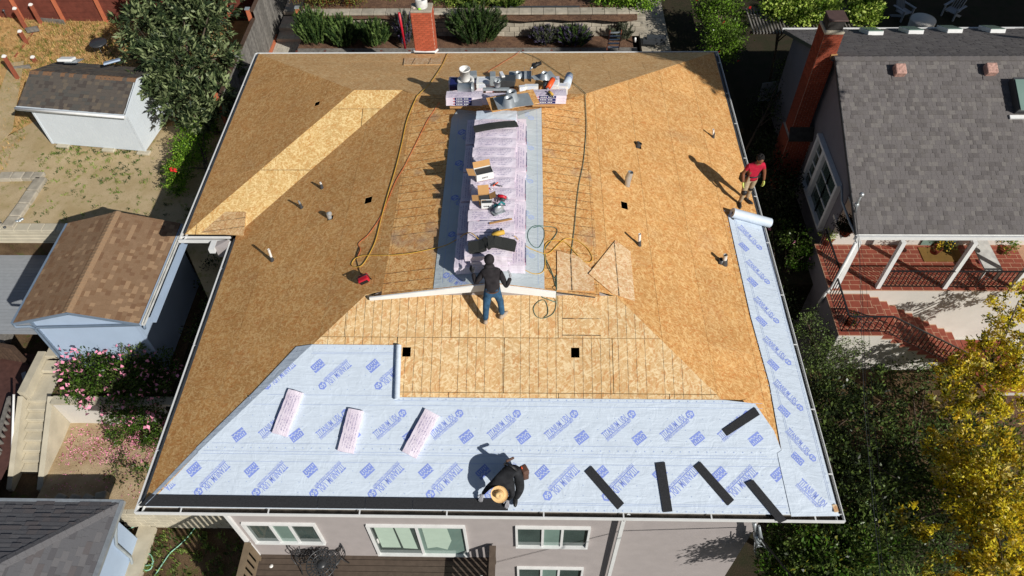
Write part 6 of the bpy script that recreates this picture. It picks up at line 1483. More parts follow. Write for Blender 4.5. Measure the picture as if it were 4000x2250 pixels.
m = MB(); m.tube([(Xr + .02, Yb - .5, ez - .1), (Xr - .1, Yb - .7, ez - .5), (Xr - .2, Yb - .85, ez - .9), (Xr - .22, Yb - .85, -6.3), (Xr - .1, Yb - 1.2, -6.6)], .045, 8); m.build('downpipe', M['galv2'], s3)
m = MB(); m.box((Xr - .1, Yb - 2.1, -6.55), (.5, 4.4, .3)); m.build('foundation', M['concrete'], s3)
# block wall between beds and front garden
bw2 = empty('block_wall', (-1, 2.3, -6), 'low concrete block wall between the petal strewn bed and the front garden', 'garden wall')
for k in range(5):
    x = -3.7 + (.2 if k % 2 else 0)
    while x < 1.3: m = MB(); m.box((x + .2, 2.25 + random.uniform(-.01, .01), -6.4 + k * .2), (.39, .2, .19)); bevel(m.build('block', M['concrete'], bw2), .012); x += .4
for i, (px, py) in enumerate([(250, 1955), (305, 1957), (355, 1957), (405, 1945)]):
    q = atz(px, py, -5.4); m = MB(); m.box(q + Vector((0, 0, .1)), (.35, .25, .26), rz=random.uniform(-.4, .4)); bevel(m.build('sack', M['concrete2']), .06, 2)
    tag([o for o in bpy.data.objects if o.name.startswith('sack')][-1], ['bagged sack against the slate roof eave, leftmost of four', 'bagged sack against the slate roof eave, second from the left', 'bagged sack against the slate roof eave, third from the left', 'tilted white sack nearest the stripped roof corner'][i], 'sack', 'sacks lined up behind the slate roof')
flat('front_garden', [(-4, -4), (2.0, -4), (2.0, 2.2), (-4, 2.2)], -6.6, M['soil'], amp=.06, cell=.3)
hz = lambda p, z=-6.55: atz(p[0], p[1], z)
m = MB(); m.tube(smooth([hz(p) for p in [(490, 2073), (530, 2055), (570, 2050), (590, 2070), (590, 2100), (575, 2130), (555, 2160), (545, 2190), (548, 2215), (570, 2228), (590, 2220), (597, 2190), (585, 2165), (560, 2165), (545, 2185), (545, 2205), (560, 2210), (590, 2205), (600, 2190)]]), .02, 6); tag(m.build('garden_hose', M['mint_hose']), 'coiled mint green hose beside the pale blue outbuilding', 'hose')
m = MB(); m.tube(smooth([hz(p) for p in [(775, 2040), (740, 2090), (700, 2130), (665, 2160), (640, 2195), (620, 2225), (600, 2255)]]), .018, 6); tag(m.build('garden_hose', M['mint_hose']), 'straight mint green hose running across the dark garden soil', 'hose')
tufts('garden_weeds', [(-3.4, 1.8, -1.5, 2.1, 420)], 10, .12, M['weed'], 'weeds over the dark soil of the front garden', 'weeds', lambda x, y: -6.58, seed=3, w=.022)
tufts('fallen_petals', [(-5.9, -.4, 3.7, 4.9, 1300), (-5.9, -.4, 2.6, 3.6, 160), (-4.5, -.5, 4.2, 5.0, 700)], 2, .04, [M['pink'], M['lf_red'][2], M['pink']], 'fallen pink petals and leaves on the bed below the flowering bush', 'petals', lambda x, y: -5.47, seed=4, w=.014, spread=1.2)
# ================================================================ front deck of the house
fd = empty('front_deck', (4.4, 0, -4.2), 'brown painted plank deck along the front wall under the eave', 'deck')
y = -1.6
while y < .56: m = MB(); m.box((4.4, y + .075, -4.2), (6.1, .138, .03)); m.build('deck_board', M['deck'], fd); y += .15
m = MB(); m.box((4.4, -.5, -4.4), (6.0, 2.1, .3)); m.build('joists', M['brownwood'], fd)
def deck_rail(label, x, y0, y1, z, h, n, mat):
    t = empty('deck_railing', (x, y0, z), label, 'railing', 'railings at the two ends of the front deck'); m = MB(); m.box((x, (y0 + y1) / 2, z + h), (.16, y1 - y0, .04)); m.build('top_rail', M[mat], t)
    m = MB(); m.box((x, (y0 + y1) / 2, z + .1), (.05, y1 - y0, .08)); m.build('bottom_rail', M[mat], t)
    for i in range(n): m = MB(); m.box((x, y0 + (y1 - y0) * (i + .5) / n, z + h / 2 + .05), (.035, .09, h - .12)); m.build('baluster', M[mat], t)
    m = MB(); m.box((x, y1 - .05, z + h / 2), (.1, .1, h)); m.build('post', M[mat], t)
deck_rail('olive brown slatted railing at the left end of the front deck', 1.4, -1.6, .52, -4.18, 1.05, 12, 'decklight')
deck_rail('dark brown slatted railing at the right end of the front deck', 7.52, -1.6, .52, -4.18, 1.05, 12, 'deck')
for x, y in ((1.75, .3), (1.5, -.1), (7.2, .1)): m = MB(); m.lathe([(.05, 0), (.05, .012), (.001, .014)], 14, c=(x, y, -4.185)); m.build('light_disc', M['pvc'], fd)
# cast metal patio set
def cast_table(p, r, label):
    t = empty('patio_table', p, label, 'table'); m = MB(); n = 24
    m.lathe([(r, 0), (r, .02), (r * .93, .02), (r * .93, 0), (r, 0)], 32, c=p); m.lathe([(r * .68, 0), (r * .68, .02), (r * .62, .02), (r * .62, 0)], 28, c=p); m.lathe([(.001, .02), (r * .3, .02), (r * .3, 0), (.001, 0)], 20, c=p)
    for i in range(n):
        a = 2 * math.pi * i / n; d_ = Vector((math.cos(a), math.sin(a), 0)); m.beam(p + d_ * r * .63 + Vector((0, 0, .01)), p + d_ * r * .95 + Vector((0, 0, .01)), r * .07, .014)
    for i in range(16):
        a = 2 * math.pi * i / 16; d_ = Vector((math.cos(a), math.sin(a), 0)); e = Vector((math.cos(a + .45), math.sin(a + .45), 0)); m.beam(p + d_ * r * .28 + Vector((0, 0, .01)), p + e * r * .64 + Vector((0, 0, .01)), r * .07, .014); m.beam(p + e * r * .28 + Vector((0, 0, .008)), p + d_ * r * .64 + Vector((0, 0, .008)), r * .06, .012)
    m.build('table_top', M['castiron'], t)
    for a in (.5, 2.6, 4.7): d_ = Vector((math.cos(a), math.sin(a), 0)); m = MB(); m.tube([p + d_ * r * .3, p + d_ * .1 + Vector((0, 0, -.3)), p + d_ * r * .75 + Vector((0, 0, -.68))], .018, 6); m.build('leg', M['castiron'], t)
tz = -4.18
q = atz(1255, 2204, tz + .7); cast_table(q, .38, 'round cast metal patio table with openwork top on the front deck')
def cast_chair(p, rz, label):
    t = empty('patio_chair', p, label, 'chair', 'cast metal patio chairs around the table'); t.rotation_euler = (0, 0, rz); r = .22; m = MB(); n = 14
    m.lathe([(r, .42), (r, .44), (r * .9, .44), (r * .9, .42), (r, .42)], 24)
    for i in range(7): x = -r + r * 2 * (i + .5) / 7; hy = math.sqrt(r * r - x * x); m.beam((x, -hy, .43), (x * .8, hy, .43), .016, .012); m.beam((-hy, x, .432), (hy, x * .7, .432), .016, .012)
    m.build('seat', M['castiron'], t, world=False)
    m = MB(); arc = [(-.22 + .0, .2, .43), (-.25, .27, .62), (-.2, .32, .8), (0, .35, .9), (.2, .32, .8), (.25, .27, .62), (.22, .2, .43)]; m.tube(smooth([Vector(a) for a in arc], 4), .014, 6)
    for i in range(-3, 4): m.tube([(i * .05, .21, .44), (i * .07, .30, .66), (i * .05, .335, .84)], .009, 5)
    m.tube([(-.2, .29, .66), (-.08, .32, .76), (0, .3, .64), (.08, .32, .76), (.2, .29, .66)], .009, 5); m.build('backrest', M['castiron'], t, world=False)
    for sx in (-1, 1):
        m = MB(); m.tube([(sx * .22, .22, .58), (sx * .27, 0, .62), (sx * .24, -.18, .6), (sx * .2, -.2, .44)], .012, 6); m.build('armrest', M['castiron'], t, world=False)
        for sy in (-1, 1): m = MB(); m.tube([(sx * .16, sy * .16, .43), (sx * .2, sy * .2, .2), (sx * .24, sy * .26, 0)], [.014, .012, .016], 6); m.build('leg', M['castiron'], t, world=False)
cast_chair(atz(1200, 2190, tz), .6, 'cast metal chair left of the round patio table'); cast_chair(atz(1310, 2205, tz), -.7, 'cast metal chair right of the round patio table')
cast_chair(atz(1232, 2160, tz), .0, 'cast metal chair behind the patio table against the wall')
# service mast at the front right corner and wires
ms = empty('service_mast', (13.5, .3, -1.2), 'galvanised electrical service mast with cable loops at the right front corner', 'service mast')
m = MB(); m.tube([hit(2945, 2040, (0, 1, 0), .35), hit(2955, 2090, (0, 1, 0), .35)], .05, 10); m.tube([hit(2955, 2085, (0, 1, 0), .35), hit(2962, 2130, (0, 1, 0), .3)], .075, 12); m.build('mast', M['galv'], ms)
m = MB(); m.tube([hit(2965, 2055, (0, 1, 0), .3), hit(2972, 2105, (0, 1, 0), .25)], [.03, .05], 10); m.build('insulator', M['galv2'], ms)
for k, lst in enumerate([[(2960, 2130), (2990, 2140), (3005, 2160), (2990, 2185), (2965, 2175), (2950, 2150), (2962, 2128)], [(2970, 2110), (3000, 2150), (3012, 2165), (2995, 2200), (2950, 2165), (2948, 2120)]]):
    m = MB(); m.tube(smooth([hit(a, b, (0, 1, 0), .2) for a, b in lst]), .012, 5); m.build('cable_loop', M['galv'], ms)
m = MB(); m.tube([hit(2975, 2105, (0, 1, 0), .2), (14.2, -3, 1.0), (16, -14, 4)], .02, 5, cap=False); m.build('cable', M['rubber'], ms)
m = MB(); a = (13.55, .32, -.7)
for dz in (0, .25): m.tube([(a[0], a[1], a[2] + dz - .3), (12.4, -1.5, 1.2 + dz), (10.0, -9, 3.5 + dz)], .012, 5)
m = MB()
ubase = hit(3350, 830, (0, 1, 0), 9.6)
um = empty('service_mast', ubase, 'metal wire mast with insulators on the front corner of the grey shingled house', 'service mast')
T_ = hit(3366, 760, (0, 1, 0), 9.6); m.tube([hit(3340, 845, (0, 1, 0), 9.9), hit(3345, 800, (0, 1, 0), 9.7), T_], [.035, .035, .03], 8); blob(m, T_, (.07, .07, .07)); blob(m, hit(3345, 800, (0, 1, 0), 9.7), (.08, .06, .08)); m.build('mast', M['galv'], um)
for i, (x0, dx) in enumerate(((3352, 0), (3352, 6), (3354, 22))):
    pts = [T_ + Vector((-.06, 0, -.3 - .1 * i))]
    A2 = hit(3360 + dx, 1100, (0, 1, 0), 7.2); B2 = hit(3378 + dx * 1.5, 1600, (0, 1, 0), 3.0); D2 = hit(3440 + dx * 2, 2260, (0, 1, 0), -1.2)
    m = MB(); m.tube(smooth([pts[0], A2, B2, D2], 5), .006 if i < 2 else .004, 5, cap=False); m.build('wire', M['steel_d'] if i == 0 else M['rubber'], um)
# ================================================================ neighbour house
nb = empty('neighbour_house', (21, 14, -7), 'grey stuccoed house with warm grey shingle gable roof and red tiled porch', 'house')
NX, NY0, NYR, NY1 = 18.08, 9.2, 14.63, 19.55; NZ0, NZR, NZ1 = -1.06, 1.31, -.74; NXE = 27.5
Vf = Vector((0, NYR - NY0, NZR - NZ0)); lf = Vf.length; shingle_roof(nb, (NX, NY0, NZ0), (1, 0, 0), Vf.normalized(), [(0, 0), (NXE - NX, 0), (NXE - NX, lf), (0, lf)], M['sh_grey'], e=.145, tabs=(.09, .2), seed=31, nind=290, t=.02)
Vb = Vector((0, NYR - NY1, NZR - NZ1)); lb = Vb.length; shingle_roof(nb, (NX - .05, NY1, NZ1), (1, 0, 0), Vb.normalized(), [(0, 0), (NXE - NX + .05, 0), (NXE - NX + .05, lb), (0, lb)], M['sh_grey'], e=.145, tabs=(.12, .3), seed=32, nind=0, t=.02)
ridge_caps(nb, (NXE, NYR, NZR + .02), (NX, NYR, NZR + .02), 42, .15, [M['sh_grey'][0], M['sh_grey'][0], M['sh_grey'][3]], drop=.05, t=.035)
gx = 18.36
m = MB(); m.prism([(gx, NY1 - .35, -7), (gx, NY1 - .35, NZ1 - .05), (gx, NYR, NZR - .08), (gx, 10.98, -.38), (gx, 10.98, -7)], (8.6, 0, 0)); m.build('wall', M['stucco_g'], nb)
m = MB(); m.box((22.6, 10.965, -2.4), (8.4, .02, 2.1)); m.build('porch_wall', M['stucco_w'], nb)
for a, b in (((NX - .0, NY0, NZ0 - .06), (NX - .0, NYR, NZR - .06)), ((NX - .05, NY1, NZ1 - .06), (NX - .05, NYR, NZR - .06))): m = MB(); m.beam(Vector(a), Vector(b), .03, .12); m.build('rake_board', M['steel_d'], nb)
gutter((NX - .02, NY0 - .14), (NXE, NY0 - .14), (0, 1), z=NZ0, parent=nb, inner='white_dirty', lipw=.05); m = MB(); m.box(((NX + NXE) / 2, NY0 + .02, NZ0 - .17), (NXE - NX, .04, .2)); m.build('fascia', M['white'], nb)
gutter((NX - .06, NY1 + .14), (NXE, NY1 + .14), (0, -1), z=NZ1, parent=nb, inner='white_dirty', lipw=.05)
m = MB(); m.prism([(NX + .28, NY0 + .05, NZ0 - .16), (NXE, NY0 + .05, NZ0 - .16), (NXE, 10.95, NZ0 - .16), (NX + .28, 10.95, NZ0 - .16)], (0, 0, -.03)); m.build('porch_ceiling', M['white_dirty'], nb)
flat('garden_bank', [(15.9, 2.5), (22.9, 2.5), (22.9, 7.34), (15.9, 7.34)], -5.55, M['soil'], amp=.08, cell=.4)
flat('garden_bank', [(22.9, 2.0), (30, 2.0), (30, 8.9), (22.9, 8.9)], -6.15, M['mulch'], amp=.08, cell=.4)
# porch floor, plinth, stairs
pf = MB(); pf.box(((18.0 + 27) / 2, 9.97, -5.3), (9.0, 1.96, 3.66)); pf.build('porch_plinth', M['stucco_w'], nb)
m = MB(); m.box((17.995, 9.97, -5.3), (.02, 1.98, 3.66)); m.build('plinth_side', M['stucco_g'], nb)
def tiles(x0, x1, y0, y1, z, w, l, parent, rows='y', name='tile'):
    y = y0; k = 0
    while y < y1 - .02:
        x = x0 - (w / 2 if k % 2 else 0)
        while x < x1 - .02:
            a, b = max(x, x0), min(x + w, x1); c, d_ = y, min(y + l, y1); m = MB(); m.box(((a + b) / 2, (c + d_) / 2, z + random.uniform(-.002, .002)), (b - a - .024, d_ - c - .024, .02))
            if b - a > .04 and d_ - c > .04: m.build(name, M['tile'], parent)
            x += w
        y += l; k += 1
m = MB(); m.box((22.5, 9.97, -3.449), (9.06, 2.0, .02)); m.build('grout_bed', M['grout'], nb)
tiles(17.98, 24.6, 8.98, 9.2, -3.445, .33, .22, nb); tiles(17.98, 24.6, 9.2, 10.95, -3.445, .36, .19, nb)
y8 = 7.36
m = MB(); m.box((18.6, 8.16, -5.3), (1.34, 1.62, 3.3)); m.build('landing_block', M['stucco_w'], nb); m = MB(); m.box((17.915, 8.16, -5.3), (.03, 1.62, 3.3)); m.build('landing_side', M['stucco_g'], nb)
m = MB(); m.box((18.6, 8.16, -3.634), (1.38, 1.64, .02)); m.build('grout_bed', M['grout'], nb); tiles(17.92, 19.3, 7.34, 8.96, -3.63, .33, .27, nb)
for i in range(10):
    x0 = 19.29 + .352 * i; z = -3.83 - .21 * i - .0; m = MB(); m.box((x0 + .176, 8.16, (z - 7.0) / 2), (.352, 1.56, z + 7.0)); m.build('stair_core', M['stucco_w'], nb)
    m = MB(); m.box((x0 + .17, 8.16, z + .023), (.37, 1.66, .026)); o = m.build('grout_bed', M['grout'], nb); tiles(x0 - .015, x0 + .355, 7.33, 8.96, z + .03, .37, .33, nb)
m = MB(); m.box((24.0, 7.9, -6.2), (2.6, 2.3, .3)); m.build('lower_landing', M['stucco_w'], nb); tiles(22.85, 24.8, 6.8, 8.9, -6.03, .36, .3, nb)
# posts
for px in (19.52, 21.62, 23.75): m = MB(); m.box((px, 9.1, -2.36), (.13, .13, 2.15)); m.build('porch_post', M['white'], nb)
m = MB(); m.box((18.2, 9.12, -2.36), (.15, .15, 2.15)); m.build('porch_post', M['white'], nb)
m = MB(); m.tube([(18.1, 9.06, -1.3), (18.02, 9.0, -3.3), (17.86, 8.9, -3.5), (17.8, 8.9, -4.0)], .045, 8); m.build('downpipe', M['white'], nb)
# porch railings (wrought iron)
def iron_rail(label, pts, h=.85, step=.13):
    t = empty('iron_railing', pts[0], label, 'railing', 'wrought iron railings of the porch and stairs'); P = [Vector(p) for p in pts]; up = Vector((0, 0, h)); lo = Vector((0, 0, .1))
    for i in range(len(P) - 1):
        a, b = P[i], P[i + 1]; m = MB(); m.beam(a + up, b + up, .05, .03); m.build('handrail', M['iron'], t); m = MB(); m.beam(a + lo, b + lo, .016, .016); m.build('lower_rail', M['iron'], t)
        n = max(2, int((b - a).length / step))
        for k in range(n + 1):
            q = a + (b - a) * (k / n); m = MB(); m.box(q + (up + lo) / 2, (.022, .022, h - .1)); m.build('baluster', M['iron'], t)
        c = (a + b) / 2 + (up + lo) / 2; u = (b - a).normalized()
        for sg in (-1, 1):
            m = MB(); m.tube([c + u * (.12 * math.cos(x * .7) * sg * (1 - x * .07)) + Vector((0, 0, .12 * math.sin(x * .7) * (1 - x * .07))) for x in range(0, 10)], .008, 5); m.build('scroll', M['iron'], t)
    return t
iron_rail('black iron railing between the porch posts along its front edge', [(19.6, 9.05, -3.43), (21.6, 9.05, -3.43)]); iron_rail('black iron railing at the shaded right part of the porch', [(21.7, 9.05, -3.43), (23.7, 9.05, -3.43)])
iron_rail('black iron side railing closing the left end of the porch', [(18.06, 9.15, -3.43), (18.06, 10.85, -3.43)])
iron_rail('black iron railing around the left side of the stair landing', [(18.0, 8.9, -3.62), (17.97, 7.42, -3.62)])
iron_rail('black iron stair railing descending along the red tiled steps', [(17.97, 7.42, -3.62), (19.3, 7.42, -3.62), (22.7, 7.42, -5.75)], .85, .17)
# big window in the gable wall
wy0, wy1, wz0, wz1 = 11.67, 14.0, -3.33, -1.43; xw = gx - .14
nw_ = empty('window', (xw, wy0, wz0)); nw_.parent = nb; nw_.matrix_parent_inverse = parent_matrix(nb).inverted()
m = MB(); m.box((xw + .07, (wy0 + wy1) / 2, wz1 + .06), (.2, wy1 - wy0 + .3, .1)); m.box((xw + .07, (wy0 + wy1) / 2, wz0 - .04), (.2, wy1 - wy0 + .3, .08))
for yy in (wy0 - .06, wy1 + .06, wy1 - .72): m.box((xw + .06, yy, (wz0 + wz1) / 2), (.16, .13 if yy != wy1 - .72 else .2, wz1 - wz0)); 
m.build('window_frame', M['white'], nw_)
for (a, b, nx_, nz_) in ((wy0 + .02, wy1 - .84, 2, 3), (wy1 - .6, wy1 - .02, 1, 4)):
    for i in range(nx_):
        for k in range(nz_):
            w = (b - a) / nx_; h = (wz1 - wz0 - .04) / nz_; m = MB(); m.box((xw + .1, a + w * (i + .5), wz0 + .02 + h * (k + .5)), (.02, w - .05, h - .05)); m.build('pane', M['glass_d'], nw_)
            if i: m = MB(); m.box((xw + .075, a + w * i, (wz0 + wz1) / 2), (.03, .04, wz1 - wz0)); m.build('muntin', M['white'], nw_)
            if k and not i: m = MB(); m.box((xw + .08, (a + b) / 2, wz0 + .02 + h * k), (.03, b - a, .04)); m.build('muntin', M['white'], nw_)
# porch end screen with pale opening below window
m = MB(); m.box((18.15, 10.4, -2.0), (.06, 1.0, .1)); m.build('porch_beam', M['stucco_w'], nb)
m = MB(); m.tube([(18.2, 11.3, -1.1), (18.15, 10.8, -1.3), (18.12, 9.8, -1.25), (18.1, 9.3, -1.15)], .04, 8); m.build('downpipe', M['galv2'], nb)
# neighbour chimney
nc = empty('brick_chimney', (17.85, 15, -7), 'tall red brick chimney with sooty metal cap on the wall of the grey shingled house', 'chimney')
brick_tower(nc, 17.58, 18.16, 14.85, 15.5, -2.0, 2.0, M['brick_d'], 'FLR', nind=290)
brick_tower(nc, 17.52, 18.34, 14.7, 15.6, -7.0, -2.0, M['brick_d'], 'FL', nind=0)
m = MB(); m.prism([(17.5, 14.58, -2.0), (18.34, 14.58, -2.0), (18.34, 14.84, -1.6), (17.5, 14.84, -1.6)], (0, 0, -.05)); m.build('shoulder', M['smoke'], nc)
m = MB(); m.box((17.87, 15.17, 2.05), (.62, .7, .1)); bevel(m.build('crown', M['concrete'], nc), .03); m = MB(); m.box((17.87, 15.17, 2.25), (.5, .5, .32)); m.build('cap_box', M['smoke'], nc); m = MB(); m.box((17.9, 15.17, 2.44), (.6, .62, .05)); bevel(m.build('cap_lid', simple('rusty lid', lin(84, 66, 62), .7), nc), .02)
m = MB(); m.box((18.1, 14.83, 1.24), (.2, .05, .14)); m.build('flashing_block', M['card'], nc)
# roof vents, skylights
for px, py, lb in ((3508, 288, 'left'), (3862, 285, 'right')):
    P = hit(px, py, (0, -(NZR - NZ0), (NYR - NY0)), (-(NZR - NZ0)) * NY0 + (NYR - NY0) * NZ0); t = empty('roof_vent', P, f'rusty pinkish box vent on the grey roof, {lb} one of the pair', 'roof vent', 'box vents below the ridge of the grey roof')
    R = Matrix.Rotation(math.atan((NZR - NZ0) / (NYR - NY0)), 3, 'X'); m = MB(); m.box(P + Vector((0, 0, .13)), (.33, .36, .24), M=R); bevel(m.build('hood', simple('rust flecked paint ' + lb, lin(176, 140, 128), .8, var=.45, scale=14), t), .03, 2); m = MB(); m.box(P + Vector((0, -.02, .01)), (.44, .5, .02), M=R); m.build('flange', M['sh_grey'][1], t)
skl = 0
nB = (0, (NZR - NZ1), (NY1 - NYR)); dB = nB[1] * NY1 + nB[2] * NZ1
for px, py, lb in ((3400, 130, 'leftmost'), (3555, 126, 'second from the left'), (3705, 122, 'third from the left'), (3870, 122, 'fourth, in shade')):
    P = hit(px, py, nB, dB); t = empty('skylight', P, f'low white framed skylight on the back slope of the grey roof, {lb}', 'skylight', 'row of skylights along the back eave'); R = Matrix.Rotation(-math.atan((NZR - NZ1) / (NY1 - NYR)), 3, 'X')
    m = MB(); m.box(P + Vector((0, 0, .08)), (.56, .85, .16), M=R); bevel(m.build('curb', M['white'], t), .015); m = MB(); m.box(P + Vector((0, 0, .165)) , (.5, .78, .03), M=R); m.build('pane', M['glass_g'], t)
P = hit(3985, 390, (0, -(NZR - NZ0), (NYR - NY0)), (-(NZR - NZ0)) * NY0 + (NYR - NY0) * NZ0); R = Matrix.Rotation(math.atan((NZR - NZ0) / (NYR - NY0)), 3, 'X'); t = empty('skylight', P, 'large skylight with thick dark curb at the right edge of the grey roof', 'skylight')
m = MB(); m.box(P + Vector((.12, 0, .15)), (.8, 1.1, .3), M=R); m.build('curb', M['steel_d'], t); m = MB(); m.box(P + R @ Vector((.12, 0, .31)), (.76, 1.05, .02), M=R); m.build('pane', M['glass_g'], t); m = MB(); m.box(P + R @ Vector((.05, -.62, .04)), (1.0, .12, .06), M=R); m.build('sill_flashing', M['white'], t)
# porch things
def potplant(p, label, leafm_, fl, r=.18, s=.28, hang=False, pot='brick_d', n=260, cat='potted plant'):
    t = empty('potted_plant', p, label, cat); m = MB(); m.lathe([(.001, 0), (r * .7, 0), (r, r * 1.3), (r * 1.05, r * 1.35), (r * .9, r * 1.3), (.001, r * 1.2)], 18, c=p); m.build('pot', M[pot], t)
    foliage('leaves', [((p.x, p.y, p.z + r * 1.4 + s * .5), (s, s, s * .75))], n, (.07, .035), leafm_, t)
    if fl: foliage('flowers', [((p.x, p.y, p.z + r * 1.6 + s * .6), (s * .9, s * .9, s * .7))], n // 6, (.05, .045), fl, t)
    return t
def foliage(name, ells, n, size, mats, parent=None, clump=None, up=.35, seed=None, shell=.55, world=True, droop=0., wts=None, cs=.5, ro=.11):
    rnd = np.random.RandomState(seed if seed is not None else random.randrange(99999)); tot = sum(e[1][0] * e[1][1] + e[1][0] * e[1][2] for e in ells); VV = []; MI = []
    for c, r in ells:
        k = max(1, int(n * (r[0] * r[1] + r[0] * r[2]) / tot)); nc = max(6, int(k / (clump or 26)))
        d = rnd.normal(size=(nc, 3)); d /= np.linalg.norm(d, axis=1)[:, None]; rad = shell + (1 - shell) * rnd.rand(nc, 1) ** .7; cc = d * rad * (1 + .18 * rnd.normal(size=(nc, 1)))
        ci = rnd.randint(nc, size=k); p = cc[ci] * np.array(r) + rnd.normal(size=(k, 3)) * (np.array(r).mean() * ro + size[0] * cs)
        od = d[ci] + rnd.normal(size=(k, 3)) * .75; od[:, 2] += up - droop; od /= np.linalg.norm(od, axis=1)[:, None]
        tmp = rnd.normal(size=(k, 3)); sd = np.cross(od, tmp); sd /= np.linalg.norm(sd, axis=1)[:, None]
        l = size[0] * rnd.uniform(.6, 1.25, (k, 1)); w = size[1] * rnd.uniform(.7, 1.2, (k, 1)); p = p + np.array(c); nn = np.cross(sd, od)
        q = np.stack([p - od * 0, p + od * l * .5 + sd * w * .5 + nn * w * .12, p + od * l - nn * w * .25, p + od * l * .5 - sd * w * .5 + nn * w * .12], 1); VV.append(q.reshape(-1, 3))
        mclump = rnd.choice(len(mats), size=nc, p=wts); mi = np.where(rnd.rand(k) < .6, mclump[ci], rnd.choice(len(mats), size=k, p=wts)); MI.append(mi)
    V_ = np.concatenate(VV); mi = np.concatenate(MI); nf = len(mi); me = bpy.data.meshes.new(name); me.vertices.add(len(V_)); me.vertices.foreach_set('co', V_.astype(np.float32).ravel()); me.loops.add(nf * 4); me.loops.foreach_set('vertex_index', np.arange(nf * 4, dtype=np.int32)); me.polygons.add(nf); me.polygons.foreach_set('loop_start', np.arange(0, nf * 4, 4, dtype=np.int32)); me.polygons.foreach_set('loop_total', np.full(nf, 4, dtype=np.int32)); me.polygons.foreach_set('material_index', mi.astype(np.int32))
    for q in mats: me.materials.append(q)
    me.update(calc_edges=True); me.validate(); o = link(name, me, parent, world)
    if nf > 300: o['kind'] = 'stuff'
    return o
q = atz(3225, 950, -3.44); potplant(q, 'terracotta pot with lime yellow foliage at the left end of the porch', M['lf_lime'], None, .2, .25, n=320)
q = atz(3648, 985, -2.9); t = potplant(q, 'round basket of yellow and orange flowers hanging over the porch floor', M['lf_dark'], [M['goldfl'], M['lf_yellow'][0]], .18, .3, n=520, cat='flower basket')
q = atz(3297, 915, -2.0); potplant(q, 'dark bushy hanging plant under the porch roof corner', [M['lf_dark'][2]], None, .2, .3, n=1500, cat='hanging plant')
q = atz(3320, 1265, -3.6); potplant(q, 'small plant with purple flowers on the stair landing', M['lf_dark'], [M['lf_sage'][2]], .14, .2, n=200)
q = atz(3905, 985, -2.6); potplant(q, 'leafy yellow flowering plant on the white bench', M['lf_bright'], [M['goldfl']], .15, .3, n=400)
bn = empty('bench', atz(3900, 1040, -3.4), 'white painted wooden bench in the shaded right corner of the porch', 'bench'); a = Vector((23.1, 9.45, -2.98)); 
m = MB(); m.box(a + Vector((0, .6, 0)), (.55, 1.35, .05)); m.build('seat', M['white_dirty'], bn)
for dx in (-.24, .24):
    for dy in (0.0, 1.2): m = MB(); m.box(a + Vector((dx, dy, -.23)), (.06, .06, .43)); m.build('leg', M['white_dirty'], bn)
m = MB(); m.box((22.0, 10.5, -3.42), (1.3, .62, .015)); tag(m.build('door_mat', simple('ochre mat', lin(120, 92, 46), .95)), 'brown door mat with border in the shade of the porch', 'mat')
for i, dx in enumerate((0, .12)): m = MB(); q = atz(3828 + i * 12, 1025 - i * 4, -3.42); blob(m, q + Vector((0, 0, .03)), (.05, .11, .03)); tag(m.build('sandal', M['pink']), ['pink sandal on the porch floor, nearer to the door mat', 'pink sandal on the porch floor, nearer to the bench'][i], 'sandal')
dw = MB(); dw.box((22.0, 10.93, -2.4), (1.1, .06, 2.0)); dr2 = dw.build('door', M['glass_g'], nb)
# pergola lattice behind neighbour, tub, chairs in shade
pg = empty('pergola', (19.5, 20.4, -1), 'slatted dark and white pergola roof behind the grey shingled house', 'pergola')
x = 17.0
while x < 21.6: m = MB(); m.box((x, 20.6, -.98), (.05, 1.8, .06)); m.build('slat', M['oldwood'], pg); x += .125
for yy in (19.9, 21.3): m = MB(); m.box((19.3, yy, -1.07), (4.8, .07, .1)); m.build('beam', M['brownwood'], pg)
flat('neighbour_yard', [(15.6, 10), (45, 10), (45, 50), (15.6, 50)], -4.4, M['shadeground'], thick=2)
q = atz(3608, 75, -3.7); t = empty('hot_tub', q, 'round pale cylindrical fire table in deep shade behind the grey house', 'table'); m = MB(); m.lathe([(.001, 0), (.55, 0), (.56, -.05), (.5, -.75)], 30, c=q); m.build('body', M['stucco_w'], t); t.name = 'fire_table'
def adirondack(p, rz, label):
    t = empty('garden_chair', p, label, 'chair', 'slatted garden chairs in the shade'); t.rotation_euler = (0, 0, rz)
    for i in range(5): m = MB(); m.beam((-.22 + i * .11, .2, .3), (-.22 + i * .11, .5, 1.0), .09, .02, up=(1, 0, 0)); m.build('back_slat', M['deckgrey'], t, world=False)
    m = MB(); m.box((0, 0, .33), (.55, .5, .03)); m.build('seat', M['deckgrey'], t, world=False)
    for sx in (-1, 1): m = MB(); m.box((sx * .33, .05, .55), (.12, .7, .03)); m.build('armrest', M['deckgrey'], t, world=False); m = MB(); m.box((sx * .3, -.25, .27), (.06, .08, .54)); m.build('leg', M['deckgrey'], t, world=False); m = MB(); m.beam((sx * .3, .4, .0), (sx * .3, -.25, .32), .05, .1); m.build('leg', M['deckgrey'], t, world=False)
adirondack(atz(3520, 70, -4.4), .5, 'slatted garden chair left of the round fire table'); adirondack(atz(3710, 65, -4.4), -.9, 'slatted garden chair right of the round fire table')
# white picket fence in the dark alley
pk = empty('picket_fence', (15.8, 15, -4), 'white picket fence piece in the dark side yard', 'fence')
for i in range(9): q = atz(2962 + i * 7, 395 - i * 1, -4.3); m = MB(); m.box(q + Vector((0, 0, .45)), (.07, .02, .9)); m.build('picket', M['deckgrey'], pk)
m = MB(); m.beam(atz(2960, 396, -3.7), atz(3022, 390, -3.7), .03, .07); m.build('rail', M['deckgrey'], pk)
